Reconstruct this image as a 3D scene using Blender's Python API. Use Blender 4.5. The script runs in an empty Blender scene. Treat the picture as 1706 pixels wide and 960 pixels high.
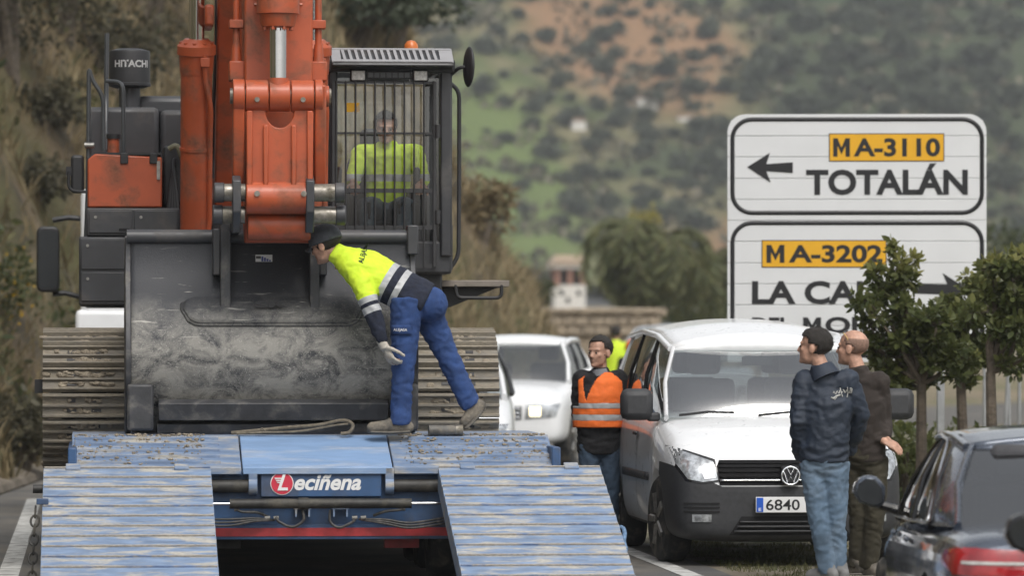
import bpy, bmesh, math, random
import numpy as np
from mathutils import Vector, Matrix, noise
from mathutils.bvhtree import BVHTree
R = math.radians; PI = math.pi
random.seed(7)
SC = bpy.context.scene
COL = SC.collection

# ------------------------------------------------------------------ camera, sky, sun, exposure
F = 8000.0            # focal length in photo pixels (photo is 1706 wide)
HZ = 562.0            # photo row of the horizon
CAMZ = 1.69
cam = bpy.data.cameras.new('camera'); camo = bpy.data.objects.new('camera', cam); COL.objects.link(camo)
camo.location = (0, 0, CAMZ); camo.rotation_euler = (R(90), 0, 0)
cam.sensor_width = 36; cam.lens = F / 1706 * 36
cam.shift_y = (HZ - 480) / 1706
cam.clip_start = .5; cam.clip_end = 5000
cam.dof.use_dof = True; cam.dof.focus_distance = 34.3; cam.dof.aperture_fstop = 2.7
SC.camera = camo

W = bpy.data.worlds.new('World'); SC.world = W; W.use_nodes = True
nt = W.node_tree; nt.nodes.clear()
sky = nt.nodes.new('ShaderNodeTexSky'); sky.sky_type = 'NISHITA'; sky.sun_disc = False
SUN_EL, SUN_ROT = R(55), R(160)
sky.sun_elevation = SUN_EL; sky.sun_rotation = SUN_ROT
sky.air_density = 1.6; sky.dust_density = 4.0; sky.ozone_density = 1.0
hs = nt.nodes.new('ShaderNodeHueSaturation'); hs.inputs['Saturation'].default_value = .22
bg = nt.nodes.new('ShaderNodeBackground'); bg.inputs['Strength'].default_value = .12
wo = nt.nodes.new('ShaderNodeOutputWorld')
nt.links.new(sky.outputs[0], hs.inputs['Color']); nt.links.new(hs.outputs[0], bg.inputs[0]); nt.links.new(bg.outputs[0], wo.inputs[0])
sl = bpy.data.lights.new('sun', 'SUN'); sl.energy = 1.1; sl.angle = R(25); sl.color = (1, .96, .9)
so = bpy.data.objects.new('sun', sl); COL.objects.link(so)
# sun comes from behind the camera, from the right (azimuth measured like the sky node)
sdir = Vector((math.sin(SUN_ROT) * math.cos(SUN_EL), math.cos(SUN_ROT) * math.cos(SUN_EL), math.sin(SUN_EL)))
so.rotation_euler = sdir.to_track_quat('Z', 'Y').to_euler()
so.location = sdir * 50
SC.view_settings.view_transform = 'Standard'; SC.view_settings.look = 'None'
SC.view_settings.exposure = .52; SC.view_settings.gamma = 1; SC.view_settings.use_curve_mapping = False
SC.render.engine = 'CYCLES'
SC.cycles.use_denoising = True
SC.cycles.max_bounces = 6; SC.cycles.transparent_max_bounces = 12
SC.cycles.volume_bounces = 0

# ------------------------------------------------------------------ helpers
def px(x, y, d):
    """photo pixel at depth d -> world point"""
    return Vector(((x - 853) / F * d, d, CAMZ - (y - HZ) / F * d))

def tag(o, label=None, cat=None, group=None, kind=None):
    if label: o['label'] = label
    if cat: o['category'] = cat
    if group: o['group'] = group
    if kind: o['kind'] = kind
    return o

def empty(name, loc=(0, 0, 0), rz=0, label=None, cat=None, group=None):
    o = bpy.data.objects.new(name, None); COL.objects.link(o)
    o.location = loc; o.rotation_euler = (0, 0, rz); o.empty_display_size = .1
    return tag(o, label, cat, group)

def copy_tree(o, parent=None):
    c = o.copy(); COL.objects.link(c); c.parent = parent
    for ch in [x for x in bpy.data.objects if x.parent == o]:
        copy_tree(ch, c)
    return c

def link_mesh(name, me, m=None, parent=None, smooth=None):
    if m is not None:
        me.materials.clear()
        for k in (m if isinstance(m, (list, tuple)) else [m]): me.materials.append(k)
    if smooth is not None:
        me.shade_smooth(); me.set_sharp_from_angle(angle=R(smooth))
    o = bpy.data.objects.new(name, me); COL.objects.link(o)
    if parent is not None: o.parent = parent
    return o

def V(*a): return Vector(a)

class MB:
    """collects shapes, build() links them as ONE mesh object"""
    def __init__(s): s.v = []; s.f = []; s.mi = []; s.cm = 0
    def add(s, vs, fs):
        b = len(s.v); s.v += [tuple(p) for p in vs]; s.f += [tuple(i + b for i in f) for f in fs]; s.mi += [s.cm] * len(fs); return s
    def box(s, x0, x1, y0, y1, z0, z1, M=None):
        vs = [Vector(p) for p in ((x0,y0,z0),(x1,y0,z0),(x1,y1,z0),(x0,y1,z0),(x0,y0,z1),(x1,y0,z1),(x1,y1,z1),(x0,y1,z1))]
        if M is not None: vs = [M @ p for p in vs]
        return s.add(vs, [(3,2,1,0),(4,5,6,7),(0,1,5,4),(1,2,6,5),(2,3,7,6),(3,0,4,7)])
    def prism(s, pts, axis, a, b):
        """polygon in the two other axes extruded along axis from a to b"""
        n = len(pts)
        def P(p, t):
            return {'x': (t, p[0], p[1]), 'y': (p[0], t, p[1]), 'z': (p[0], p[1], t)}[axis]
        vs = [P(p, a) for p in pts] + [P(p, b) for p in pts]
        fs = [tuple(range(n))[::-1], tuple(range(n, 2 * n))] + [(i, (i + 1) % n, n + (i + 1) % n, n + i) for i in range(n)]
        return s.add(vs, fs)
    def tube(s, pts, rad, n=10, cap=True, side=None, flat=1.0, rnd=False):
        """tube through pts; rad number or list; elliptical when flat != 1 (second axis = flat * r)"""
        pts = [Vector(p) for p in pts]; m = len(pts)
        rad = [rad] * m if not isinstance(rad, (list, tuple)) else list(rad)
        fl = [flat] * m if not isinstance(flat, (list, tuple)) else list(flat)
        if rnd:
            t0 = (pts[0] - pts[1]).normalized(); t1 = (pts[-1] - pts[-2]).normalized()
            def ext(p, t, r, f):
                q = min(1, f) * r
                return [(p + t * q * a, r * b) for a, b in ((.5, .87), (.85, .53), (.98, .18))]
            e0 = ext(pts[0], t0, rad[0], fl[0])[::-1]; e1 = ext(pts[-1], t1, rad[-1], fl[-1])
            pts = [e[0] for e in e0] + pts + [e[0] for e in e1]
            rad = [e[1] for e in e0] + rad + [e[1] for e in e1]
            fl = [fl[0]] * 3 + fl + [fl[-1]] * 3; m = len(pts)
        vs = []; ref = Vector(side) if side is not None else None
        for i in range(m):
            t = (pts[min(i + 1, m - 1)] - pts[max(i - 1, 0)])
            if t.length < 1e-9: t = Vector((0, 0, 1))
            t.normalize()
            if ref is None: ref = Vector((0, 0, 1)) if abs(t.z) < .9 else Vector((1, 0, 0))
            u = ref - t * ref.dot(t)
            if u.length < 1e-4: u = t.orthogonal()
            u.normalize(); w = t.cross(u)
            if side is None: ref = u
            for k in range(n):
                a = 2 * PI * k / n
                vs.append(pts[i] + u * (rad[i] * math.cos(a)) + w * (rad[i] * fl[i] * math.sin(a)))
        fs = [(i * n + k, i * n + (k + 1) % n, (i + 1) * n + (k + 1) % n, (i + 1) * n + k) for i in range(m - 1) for k in range(n)]
        if cap: fs += [tuple(range(n))[::-1], tuple(range((m - 1) * n, m * n))]
        return s.add(vs, fs)
    def cyl(s, a, b, r, r2=None, n=20):
        return s.tube([a, b], [r, r if r2 is None else r2], n)
    def ball(s, c, rx, ry=None, rz=None, nu=14, nv=9, M=None):
        ry = rx if ry is None else ry; rz = rx if rz is None else rz
        c = Vector(c); vs = []
        for j in range(1, nv):
            t = PI * j / nv
            for i in range(nu):
                a = 2 * PI * i / nu
                p = Vector((rx * math.sin(t) * math.cos(a), ry * math.sin(t) * math.sin(a), rz * math.cos(t)))
                vs.append(c + (M @ p if M is not None else p))
        tp = Vector((0, 0, rz)); vs += [c + (M @ tp if M is not None else tp), c - (M @ tp if M is not None else tp)]
        fs = [(j * nu + i, (j + 1) * nu + i, (j + 1) * nu + (i + 1) % nu, j * nu + (i + 1) % nu) for j in range(nv - 2) for i in range(nu)]
        k = (nv - 1) * nu
        fs += [(k, i, (i + 1) % nu) for i in range(nu)] + [(k + 1, (nv - 2) * nu + (i + 1) % nu, (nv - 2) * nu + i) for i in range(nu)]
        return s.add(vs, fs)
    def lathe(s, prof, c=(0, 0, 0), axis='z', n=24):
        """prof: (radius, height) list"""
        c = Vector(c); vs = []
        for r, h in prof:
            for k in range(n):
                a = 2 * PI * k / n; p = (r * math.cos(a), r * math.sin(a))
                vs.append(c + Vector({'z': (p[0], p[1], h), 'x': (h, p[0], p[1]), 'y': (p[0], h, p[1])}[axis]))
        m = len(prof)
        fs = [(i * n + k, i * n + (k + 1) % n, (i + 1) * n + (k + 1) % n, (i + 1) * n + k) for i in range(m - 1) for k in range(n)]
        fs += [tuple(range(n))[::-1], tuple(range((m - 1) * n, m * n))]
        return s.add(vs, fs)
    def patch(s, a, b, c, d, nu=6, nv=6, bulge=(0, 0, 0)):
        """quad a,b,c,d subdivided with a dome-shaped bulge"""
        a, b, c, d, bu = map(Vector, (a, b, c, d, bulge)); vs = []
        for j in range(nv + 1):
            v = j / nv
            for i in range(nu + 1):
                u = i / nu
                vs.append((a * (1 - u) + b * u) * (1 - v) + (d * (1 - u) + c * u) * v + bu * (4 * u * (1 - u)) ** .7 * (4 * v * (1 - v)) ** .7 if 0 < u < 1 and 0 < v < 1 else (a * (1 - u) + b * u) * (1 - v) + (d * (1 - u) + c * u) * v)
        return s.add(vs, [(j * (nu + 1) + i, j * (nu + 1) + i + 1, (j + 1) * (nu + 1) + i + 1, (j + 1) * (nu + 1) + i) for j in range(nv) for i in range(nu)])
    def loft(s, rings, close=True, caps=True):
        n = len(rings[0]); m = len(rings)
        fs = [(i * n + k, i * n + (k + 1) % n, (i + 1) * n + (k + 1) % n, (i + 1) * n + k) for i in range(m - 1) for k in range(n if close else n - 1)]
        if caps and close: fs += [tuple(range(n))[::-1], tuple(range((m - 1) * n, m * n))]
        return s.add([p for r in rings for p in r], fs)
    def mesh(s, name):
        me = bpy.data.meshes.new(name); me.from_pydata(s.v, [], s.f)
        if any(s.mi): me.polygons.foreach_set('material_index', s.mi)
        bm = bmesh.new(); bm.from_mesh(me); bmesh.ops.recalc_face_normals(bm, faces=bm.faces); bm.to_mesh(me); bm.free()
        return me
    def build(s, name, m, parent=None, smooth=35, bevel=0, thick=0, sub=0):
        o = link_mesh(name, s.mesh(name), m, parent, smooth)
        if thick:
            md = o.modifiers.new('thick', 'SOLIDIFY'); md.thickness = thick; md.offset = 0
        if sub:
            md = o.modifiers.new('sub', 'SUBSURF'); md.levels = sub; md.render_levels = sub
        if bevel:
            md = o.modifiers.new('bevel', 'BEVEL'); md.width = bevel; md.segments = 2; md.limit_method = 'ANGLE'; md.angle_limit = R(40)
        return o

def evaluated(o, name):
    dg = bpy.context.evaluated_depsgraph_get()
    me = bpy.data.meshes.new_from_object(o.evaluated_get(dg)); me.name = name
    return me

def remesh(mb, voxel, smooth=4, disp=0, dscale=.12, name='shape'):
    """one continuous skin over overlapping shapes"""
    o = link_mesh('tmp', mb.mesh('tmp'))
    md = o.modifiers.new('r', 'REMESH'); md.mode = 'VOXEL'; md.voxel_size = voxel
    if smooth:
        md = o.modifiers.new('s', 'SMOOTH'); md.factor = .5; md.iterations = smooth
    me = evaluated(o, name); bpy.data.objects.remove(o)
    if disp:
        n = len(me.vertices); co = np.empty(n * 3); no = np.empty(n * 3)
        me.vertices.foreach_get('co', co); me.vertex_normals.foreach_get('vector', no)
        co = co.reshape(-1, 3); no = no.reshape(-1, 3)
        off = np.empty(n)
        for i in range(n):
            p = Vector(co[i]) / dscale
            w = noise.noise_vector(p * .6) * .9
            off[i] = (1 - abs(noise.noise(Vector((p.x, p.y, p.z * 1.5)) + w)) * 2.6) * disp + (.5 - abs(noise.noise(Vector((p.x * 2.3, p.y * 2.3, p.z * 3.6)) + w * 1.5)) * 2.4) * disp * .5
        co += no * off[:, None]
        me.vertices.foreach_set('co', co.ravel()); me.update()
    me.shade_smooth()
    return me

def split_mesh(me, name_mats, parent, fn, planes=()):
    """cut me along planes (point, normal) and hand each face to the part fn(center) names"""
    bm = bmesh.new(); bm.from_mesh(me)
    for co, no in planes:
        bmesh.ops.bisect_plane(bm, geom=bm.verts[:] + bm.edges[:] + bm.faces[:], plane_co=co, plane_no=no, dist=1e-5)
    keys = [fn(f.calc_center_median()) for f in bm.faces]
    out = []
    for k, (nm, m) in name_mats.items():
        b2 = bm.copy(); b2.faces.ensure_lookup_table()
        kill = [f for f, kk in zip(b2.faces, keys) if kk != k]
        if len(kill) == len(b2.faces): b2.free(); continue
        bmesh.ops.delete(b2, geom=kill, context='FACES')
        m2 = bpy.data.meshes.new(nm); b2.to_mesh(m2); b2.free(); m2.shade_smooth()
        out.append(link_mesh(nm, m2, m, parent))
    bm.free()
    return out

def text_mesh(body, size, bold=.0, shear=0, extrude=.001, spacing=1.0, xscale=1.0, align='CENTER'):
    c = bpy.data.curves.new('t', 'FONT'); c.body = body; c.size = size; c.offset = bold * size; c.shear = shear
    c.extrude = extrude; c.align_x = align; c.align_y = 'CENTER'; c.space_character = spacing; c.resolution_u = 4
    o = bpy.data.objects.new('t', c); COL.objects.link(o)
    me = evaluated(o, 'lettering'); bpy.data.objects.remove(o); bpy.data.curves.remove(c)
    if xscale != 1: me.transform(Matrix.Diagonal((xscale, 1, 1, 1)))
    return me

FRONT = Matrix.Rotation(R(90), 4, 'X')       # text plane turned to face -Y
def text(body, loc, size, m, parent, name='lettering', rz=0, M=None, **k):
    me = text_mesh(body, size, **k)
    me.transform(Matrix.Translation(loc) @ (M if M is not None else Matrix.Rotation(rz, 4, 'Z') @ FRONT))
    return link_mesh(name, me, m, parent)

def fit_text(body, x0, x1, z0, z1, y, m, parent, name='lettering', **k):
    """lettering whose box fills x0..x1, z0..z1 on the plane y (facing -Y)"""
    me = text_mesh(body, 1, **k)
    co = np.empty(len(me.vertices) * 3); me.vertices.foreach_get('co', co); co = co.reshape(-1, 3)
    mn, mx = co.min(0), co.max(0)
    out = np.stack([x0 + (co[:, 0] - mn[0]) / (mx[0] - mn[0]) * (x1 - x0), y - co[:, 2] * .3, z0 + (co[:, 1] - mn[1]) / (mx[1] - mn[1]) * (z1 - z0)], 1)
    me.vertices.foreach_set('co', out.ravel()); me.update()
    return link_mesh(name, me, m, parent)

def decal(me, origin, u, v, bvh, off=.003):
    """wrap a flat mesh (x,y) onto a surface: origin + x*u + y*v, pushed along -(u x v) onto bvh"""
    u = Vector(u).normalized(); v = Vector(v).normalized(); n = u.cross(v).normalized(); origin = Vector(origin)
    for vt in me.vertices:
        p = origin + u * vt.co.x + v * vt.co.y + n * .25
        h = bvh.ray_cast(p, -n, .6)
        vt.co = (h[0] + n * off) if h[0] is not None else origin + u * vt.co.x + v * vt.co.y
    me.update(); return me

# ------------------------------------------------------------------ materials
def pm(name, col, rough=.5, metal=0, var=.12, scale=6, bump=0, bscale=60, dirt=None, damt=.5, dscale=3, coat=0, spec=.5, stretch=None, trans=0, alpha=1, detail=6, dsoft=.12):
    m = bpy.data.materials.new(name); m.use_nodes = True; n = m.node_tree.nodes; L = m.node_tree.links
    b = n['Principled BSDF']; tc = n.new('ShaderNodeTexCoord'); src = tc.outputs['Object']
    if stretch:
        mp = n.new('ShaderNodeMapping'); mp.inputs['Scale'].default_value = stretch; L.new(src, mp.inputs[0]); src = mp.outputs[0]
    def nz(sc, det=detail, dist=0):
        t = n.new('ShaderNodeTexNoise'); t.inputs['Scale'].default_value = sc; t.inputs['Detail'].default_value = det; t.inputs['Roughness'].default_value = .6
        t.inputs['Distortion'].default_value = dist; L.new(src, t.inputs['Vector']); return t
    def ramp(t, a, c, p0=.35, p1=.65):
        r = n.new('ShaderNodeValToRGB'); r.color_ramp.elements[0].position = p0; r.color_ramp.elements[1].position = p1
        r.color_ramp.elements[0].color = (*a, 1); r.color_ramp.elements[1].color = (*c, 1); L.new(t.outputs['Fac'], r.inputs[0]); return r
    lo = [max(0, c * (1 - var)) for c in col]; hi = [min(1, c * (1 + var)) for c in col]
    out = ramp(nz(scale), lo, hi).outputs[0]
    rr = None
    if dirt:
        t = nz(dscale, 10, .4); p = 1 - damt
        r = ramp(t, (0, 0, 0), (1, 1, 1), max(0, p - dsoft), min(1, p + dsoft))
        mx = n.new('ShaderNodeMix'); mx.data_type = 'RGBA'; L.new(r.outputs[0], mx.inputs['Factor']); L.new(out, mx.inputs['A'])
        dd = ramp(nz(dscale * 9), [c * .75 for c in dirt], [min(1, c * 1.2) for c in dirt]); L.new(dd.outputs[0], mx.inputs['B']); out = mx.outputs['Result']
        mr = n.new('ShaderNodeMapRange'); L.new(r.outputs[0], mr.inputs[0]); mr.inputs[3].default_value = rough; mr.inputs[4].default_value = .9; L.new(mr.outputs[0], b.inputs['Roughness']); rr = 1
    L.new(out, b.inputs['Base Color'])
    if not rr:
        t = nz(scale * 2.5); mr = n.new('ShaderNodeMapRange'); L.new(t.outputs['Fac'], mr.inputs[0]); mr.inputs[3].default_value = max(0, rough - .1); mr.inputs[4].default_value = min(1, rough + .1); L.new(mr.outputs[0], b.inputs['Roughness'])
    b.inputs['Metallic'].default_value = metal; b.inputs['Coat Weight'].default_value = coat; b.inputs['Coat Roughness'].default_value = .05
    b.inputs['Specular IOR Level'].default_value = spec; b.inputs['Transmission Weight'].default_value = trans; b.inputs['Alpha'].default_value = alpha
    if bump:
        t = nz(bscale, 4); bp = n.new('ShaderNodeBump'); bp.inputs['Strength'].default_value = bump; bp.inputs['Distance'].default_value = .02
        L.new(t.outputs['Fac'], bp.inputs['Height']); L.new(bp.outputs[0], b.inputs['Normal'])
    return m

def mixmat(name, cols, scales, rough=.9, bump=.3, bscale=3, coord='Object'):
    """ground-like material: patches of several colours at several sizes"""
    m = bpy.data.materials.new(name); m.use_nodes = True; n = m.node_tree.nodes; L = m.node_tree.links
    b = n['Principled BSDF']; tc = n.new('ShaderNodeTexCoord'); out = None
    for i, c in enumerate(cols):
        if out is None:
            rg = n.new('ShaderNodeRGB'); rg.outputs[0].default_value = (*c, 1); out = rg.outputs[0]; continue
        t = n.new('ShaderNodeTexNoise'); t.inputs['Scale'].default_value = scales[i - 1]; t.inputs['Detail'].default_value = 8; t.inputs['Roughness'].default_value = .65
        mp = n.new('ShaderNodeMapping'); mp.inputs['Location'].default_value = (i * 13.7, i * 5.1, i * 3.3); L.new(tc.outputs[coord], mp.inputs[0]); L.new(mp.outputs[0], t.inputs['Vector'])
        r = n.new('ShaderNodeValToRGB'); r.color_ramp.elements[0].position = .44; r.color_ramp.elements[1].position = .58; L.new(t.outputs['Fac'], r.inputs[0])
        mx = n.new('ShaderNodeMix'); mx.data_type = 'RGBA'; L.new(r.outputs[0], mx.inputs['Factor']); L.new(out, mx.inputs['A']); mx.inputs['B'].default_value = (*c, 1); out = mx.outputs['Result']
    L.new(out, b.inputs['Base Color']); b.inputs['Roughness'].default_value = rough; b.inputs['Specular IOR Level'].default_value = .2
    t = n.new('ShaderNodeTexNoise'); t.inputs['Scale'].default_value = bscale; t.inputs['Detail'].default_value = 8; L.new(tc.outputs[coord], t.inputs['Vector'])
    bp = n.new('ShaderNodeBump'); bp.inputs['Strength'].default_value = bump; bp.inputs['Distance'].default_value = .1; L.new(t.outputs['Fac'], bp.inputs['Height']); L.new(bp.outputs[0], b.inputs['Normal'])
    return m

def leafmat(name, cols, trans=.35, rough=.55):
    """per-leaf tint from the mesh's own random attribute"""
    m = bpy.data.materials.new(name); m.use_nodes = True; n = m.node_tree.nodes; L = m.node_tree.links
    b = n['Principled BSDF']; at = n.new('ShaderNodeAttribute'); at.attribute_name = 'tint'
    r = n.new('ShaderNodeValToRGB'); L.new(at.outputs['Fac'], r.inputs[0])
    e = r.color_ramp.elements
    e[0].color = (*cols[0], 1); e[1].color = (*cols[-1], 1)
    for i, c in enumerate(cols[1:-1]): k = e.new((i + 1) / (len(cols) - 1)); k.color = (*c, 1)
    L.new(r.outputs[0], b.inputs['Base Color']); b.inputs['Roughness'].default_value = rough; b.inputs['Specular IOR Level'].default_value = .3
    tl = n.new('ShaderNodeBsdfTranslucent'); L.new(r.outputs[0], tl.inputs[0])
    ms = n.new('ShaderNodeMixShader'); ms.inputs[0].default_value = trans
    L.new(b.outputs[0], ms.inputs[1]); L.new(tl.outputs[0], ms.inputs[2]); L.new(ms.outputs[0], n['Material Output'].inputs[0])
    return m

def glassmat(name, tint=(.8, .85, .85), refl=.25, rough=.03, dark=.0):
    m = bpy.data.materials.new(name); m.use_nodes = True; n = m.node_tree.nodes; L = m.node_tree.links
    n.remove(n['Principled BSDF'])
    tr = n.new('ShaderNodeBsdfTransparent'); tr.inputs[0].default_value = (*tint, 1)
    gl = n.new('ShaderNodeBsdfGlossy'); gl.inputs['Roughness'].default_value = rough
    fr = n.new('ShaderNodeFresnel'); fr.inputs[0].default_value = 1.5
    ad = n.new('ShaderNodeMath'); ad.operation = 'ADD'; ad.inputs[1].default_value = refl; ad.use_clamp = True; L.new(fr.outputs[0], ad.inputs[0])
    ms = n.new('ShaderNodeMixShader'); L.new(ad.outputs[0], ms.inputs[0]); L.new(tr.outputs[0], ms.inputs[1]); L.new(gl.outputs[0], ms.inputs[2])
    L.new(ms.outputs[0], n['Material Output'].inputs[0])
    return m

def emit(name, col, s):
    m = bpy.data.materials.new(name); m.use_nodes = True; n = m.node_tree.nodes; b = n['Principled BSDF']
    b.inputs['Base Color'].default_value = (*col, 1); b.inputs['Emission Color'].default_value = (*col, 1); b.inputs['Emission Strength'].default_value = s
    return m

M_ = {}
M_['black'] = pm('black_plastic', (.018, .018, .02), .45, var=.2)
M_['rubber'] = pm('rubber', (.02, .02, .02), .8, var=.3, dirt=(.16, .14, .11), damt=.38, dscale=7)
M_['white_paint'] = pm('white_car_paint', (.78, .79, .8), .3, var=.03, coat=.6)
M_['chrome'] = pm('chrome', (.75, .76, .78), .15, metal=1, var=.05)
M_['steel'] = pm('worn_steel', (.32, .31, .29), .4, metal=.8, var=.3, scale=20)
M_['void'] = pm('dark_inside', (.008, .008, .009), .9, var=.1)
# ------------------------------------------------------------------ terrain and road
def lerp_table(t, x):
    if x <= t[0][0]: return t[0][1]
    for (a, va), (b, vb) in zip(t, t[1:]):
        if x <= b: return va + (vb - va) * (x - a) / (b - a)
    return t[-1][1]
PATH = [(0, 1.78), (35.8, -1.35), (50, -2.6), (60, -2.75), (70, -1.8), (80, .6), (92, 4.3), (105, 8.5), (130, 18), (200, 50)]
def road_c(d): return lerp_table(PATH, d)
def smooth01(a, b, x):
    t = max(0, min(1, (x - a) / (b - a))); return t * t * (3 - 2 * t)

def bank_h(X, d):
    base = road_c(d) - 2.75 - .35 + .25 * noise.noise((d * .3, 0, 0))
    u = base - X
    if u <= 0: return -.3
    h = 2.0 * u if u < 4 else 8 + .9 * (u - 4)
    t = max(0, .6 - X); cap = 2.4 + .6 * t + .5 * t * t - max(0, X - .3) * 2.2
    if d > 60: h = min(h, max(cap, -.2))
    h *= 1 - smooth01(104, 120, d) * .85
    n = noise.noise((X * .5, d * .5, 0)) * .5 + noise.noise((X * 1.6, d * 1.6, 3)) * .22
    return max(-.3, h + n * min(1, u) - .1)

def grid(name, xs, ds, fn, m, attr=None):
    vs = [(x, d, fn(x, d)) for d in ds for x in xs]; n = len(xs)
    fs = [(j * n + i, j * n + i + 1, (j + 1) * n + i + 1, (j + 1) * n + i) for j in range(len(ds) - 1) for i in range(n - 1)]
    me = bpy.data.meshes.new(name); me.from_pydata(vs, [], fs)
    if attr:
        a = me.attributes.new('mask', 'FLOAT_COLOR', 'POINT'); a.data.foreach_set('color', [c for v in vs for c in attr(v)])
    me.shade_smooth()
    return link_mesh(name, me, m)

M_['earth'] = mixmat('field_earth', [(.16, .13, .09), (.11, .11, .05), (.22, .18, .12)], [.08, .3], coord='Object')
M_['asphalt'] = pm('asphalt', (.075, .074, .072), .85, var=.25, scale=1.2, bump=.25, bscale=90, dirt=(.17, .15, .12), damt=.42, dscale=.9, dsoft=.2)
M_['verge'] = mixmat('verge_soil', [(.17, .145, .11), (.09, .1, .035), (.2, .18, .14)], [1.2, 4.0], bscale=25, bump=.6)
M_['line'] = pm('road_line_paint', (.5, .5, .48), .7, var=.2, scale=9, dirt=(.12, .11, .1), damt=.42, dscale=6)
M_['bank'] = mixmat('bank_soil', [(.11, .083, .052), (.16, .125, .08), (.06, .05, .034), (.085, .08, .035)], [.5, .9, .35], bscale=4, bump=.8)

g = grid('ground', [-1500 + 3000 * i / 60 for i in range(61)], [-60 + 2060 * i / 80 for i in range(81)], lambda x, d: -.6 if d < 110 else -.6 + (d - 110) * .008, M_['earth'])
tag(g, 'bare brown earth stretching away beyond the road', None, None, 'structure')

def ribbon(name, ds, l, r, z, m, nx=2):
    vs = []; 
    for d in ds:
        a, b = road_c(d) + l(d), road_c(d) + r(d)
        vs += [(a + (b - a) * i / nx, d, z) for i in range(nx + 1)]
    n = nx + 1
    fs = [(j * n + i, j * n + i + 1, (j + 1) * n + i + 1, (j + 1) * n + i) for j in range(len(ds) - 1) for i in range(nx)]
    me = bpy.data.meshes.new(name); me.from_pydata(vs, [], fs); return link_mesh(name, me, m)
DS = [0, 10, 20, 29, 30, 30.5, 31, 31.5, 32, 32.5, 33, 34, 36, 42, 50, 55, 60, 65, 70, 75, 80, 86, 92, 98, 105, 115, 130]
rw = lambda d: 2.75 + 2.1 * smooth01(42, 52, d) - .75 * smooth01(32.5, 30, d)
o = ribbon('road', DS, lambda d: -2.85, rw, 0.0, M_['asphalt']); tag(o, 'grey dusty asphalt road under the trailer', kind='structure')
VD = [0, 10, 14, 17, 20, 26, 28, 29, 30, 30.5, 31, 31.5, 32, 32.5, 33, 34, 36, 42, 46, 50, 55, 60, 65, 70, 75, 80, 86, 92, 98, 105, 115, 118]
VU = [-.05, .0, .08, .16, .25, .4, .8, 1.5, 3, 6, 10, 18, 30, 45]
def verge_z(u, d): return -.006 - .27 * smooth01(32.6, 30.2, d) * smooth01(.0, .2, u) - .6 * smooth01(30, 45, u) + (.012 * noise.noise((u * 2, d, 0)) if u > .3 else 0)
vs = [(road_c(d) + rw(d) + u, d, verge_z(u, d)) for d in VD for u in VU]; k = len(VU)
me = bpy.data.meshes.new('verge'); me.from_pydata(vs, [], [(j * k + i, j * k + i + 1, (j + 1) * k + i + 1, (j + 1) * k + i) for j in range(len(VD) - 1) for i in range(k - 1)]); me.shade_smooth()
o = link_mesh('verge', me, M_['verge']); tag(o, 'dirt and grass verge under the white van', kind='structure')
o = ribbon('edge_line', [20, 30, 36, 42, 50], lambda d: -2.45, lambda d: -2.3, .004, M_['line']); tag(o, 'worn white edge line at the left of the road', 'road marking', kind='structure')
o = ribbon('edge_line', [32.8, 34, 36, 42, 50], lambda d: 2.38, lambda d: 2.53, .004, M_['line']); tag(o, 'worn white edge line beside the white van', 'road marking', kind='structure')
# low concrete gutter lip where the bank starts
mb = MB()
for i in range(40):
    d = 40 + i * .8; x = road_c(d) - 2.95; x2 = road_c(d + .8) - 2.95
    mb.add([(x - .35, d, -.02), (x, d, -.02), (x - .03, d, .05 + .02 * noise.noise((d, 0, 0))), (x - .35, d, .16), (x2 - .35, d + .8, -.02), (x2, d + .8, -.02), (x2 - .03, d + .8, .05), (x2 - .35, d + .8, .16)],
           [(0, 1, 2, 3), (1, 5, 6, 2), (2, 6, 7, 3), (7, 6, 5, 4)])
M_['sandy'] = mixmat('shoulder_sand', [(.17, .145, .115), (.1, .085, .065)], [2.0], bscale=12)
o = mb.build('shoulder', M_['sandy']); tag(o, 'sandy shoulder at the foot of the bank', kind='structure')

bx = [-40 + .0] + [-30 + i * .5 for i in range(40)] + [-10 + i * .22 for i in range(60)]
bd = [26 + i * .8 for i in range(122)]
bank = grid('bank', bx, bd, bank_h, M_['bank']); tag(bank, 'steep roadside bank of dry soil and grass', kind='structure')

# far hillside
def hill_h(X, d):
    z = 3 + max(0, d - 560) * .40
    z += 5 * noise.noise((X * .012, d * .012, 1)) + 2.2 * noise.noise((X * .04, d * .04, 5))
    z += 10 * math.exp(-((X + 4) / 14) ** 2) * .4
    return z
def hill_mask(v):
    x, d, z = v; PX = 853 + x / d * F; PY = HZ - (z - CAMZ) / d * F
    n = noise.noise((x * .05, d * .05, 2)) * 60 + noise.noise((x * .2, d * .2, 8)) * 25
    soil = max(0, 1 - (((PX - 1000 - PY * .6 + n) / 190) ** 2 + ((PY - 70 + n * .5) / 130) ** 2)) * 1.7
    soil = max(soil, max(0, 1 - (((PX - 1230) / 90) ** 2 + ((PY - 420 + n * .4) / 90) ** 2)))
    dark = max(smooth01(1180, 1330, PX + n) * smooth01(330, 120, PY + n * .4 - (PX - 1200) * .2), smooth01(1600, 1680, PX + n) * .8)
    dark = max(dark, max(0, 1 - (((PX - 1150 + n) / 170) ** 2 + ((PY - 270 + n) / 45) ** 2)))
    green = max(0, 1 - (((PX - 830 - (PY - 250) * .35 + n) / 130) ** 2 + ((PY - 300) / 230) ** 2)) * 1.4
    return (min(1, soil), min(1, dark), min(1, green), 1)
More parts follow.
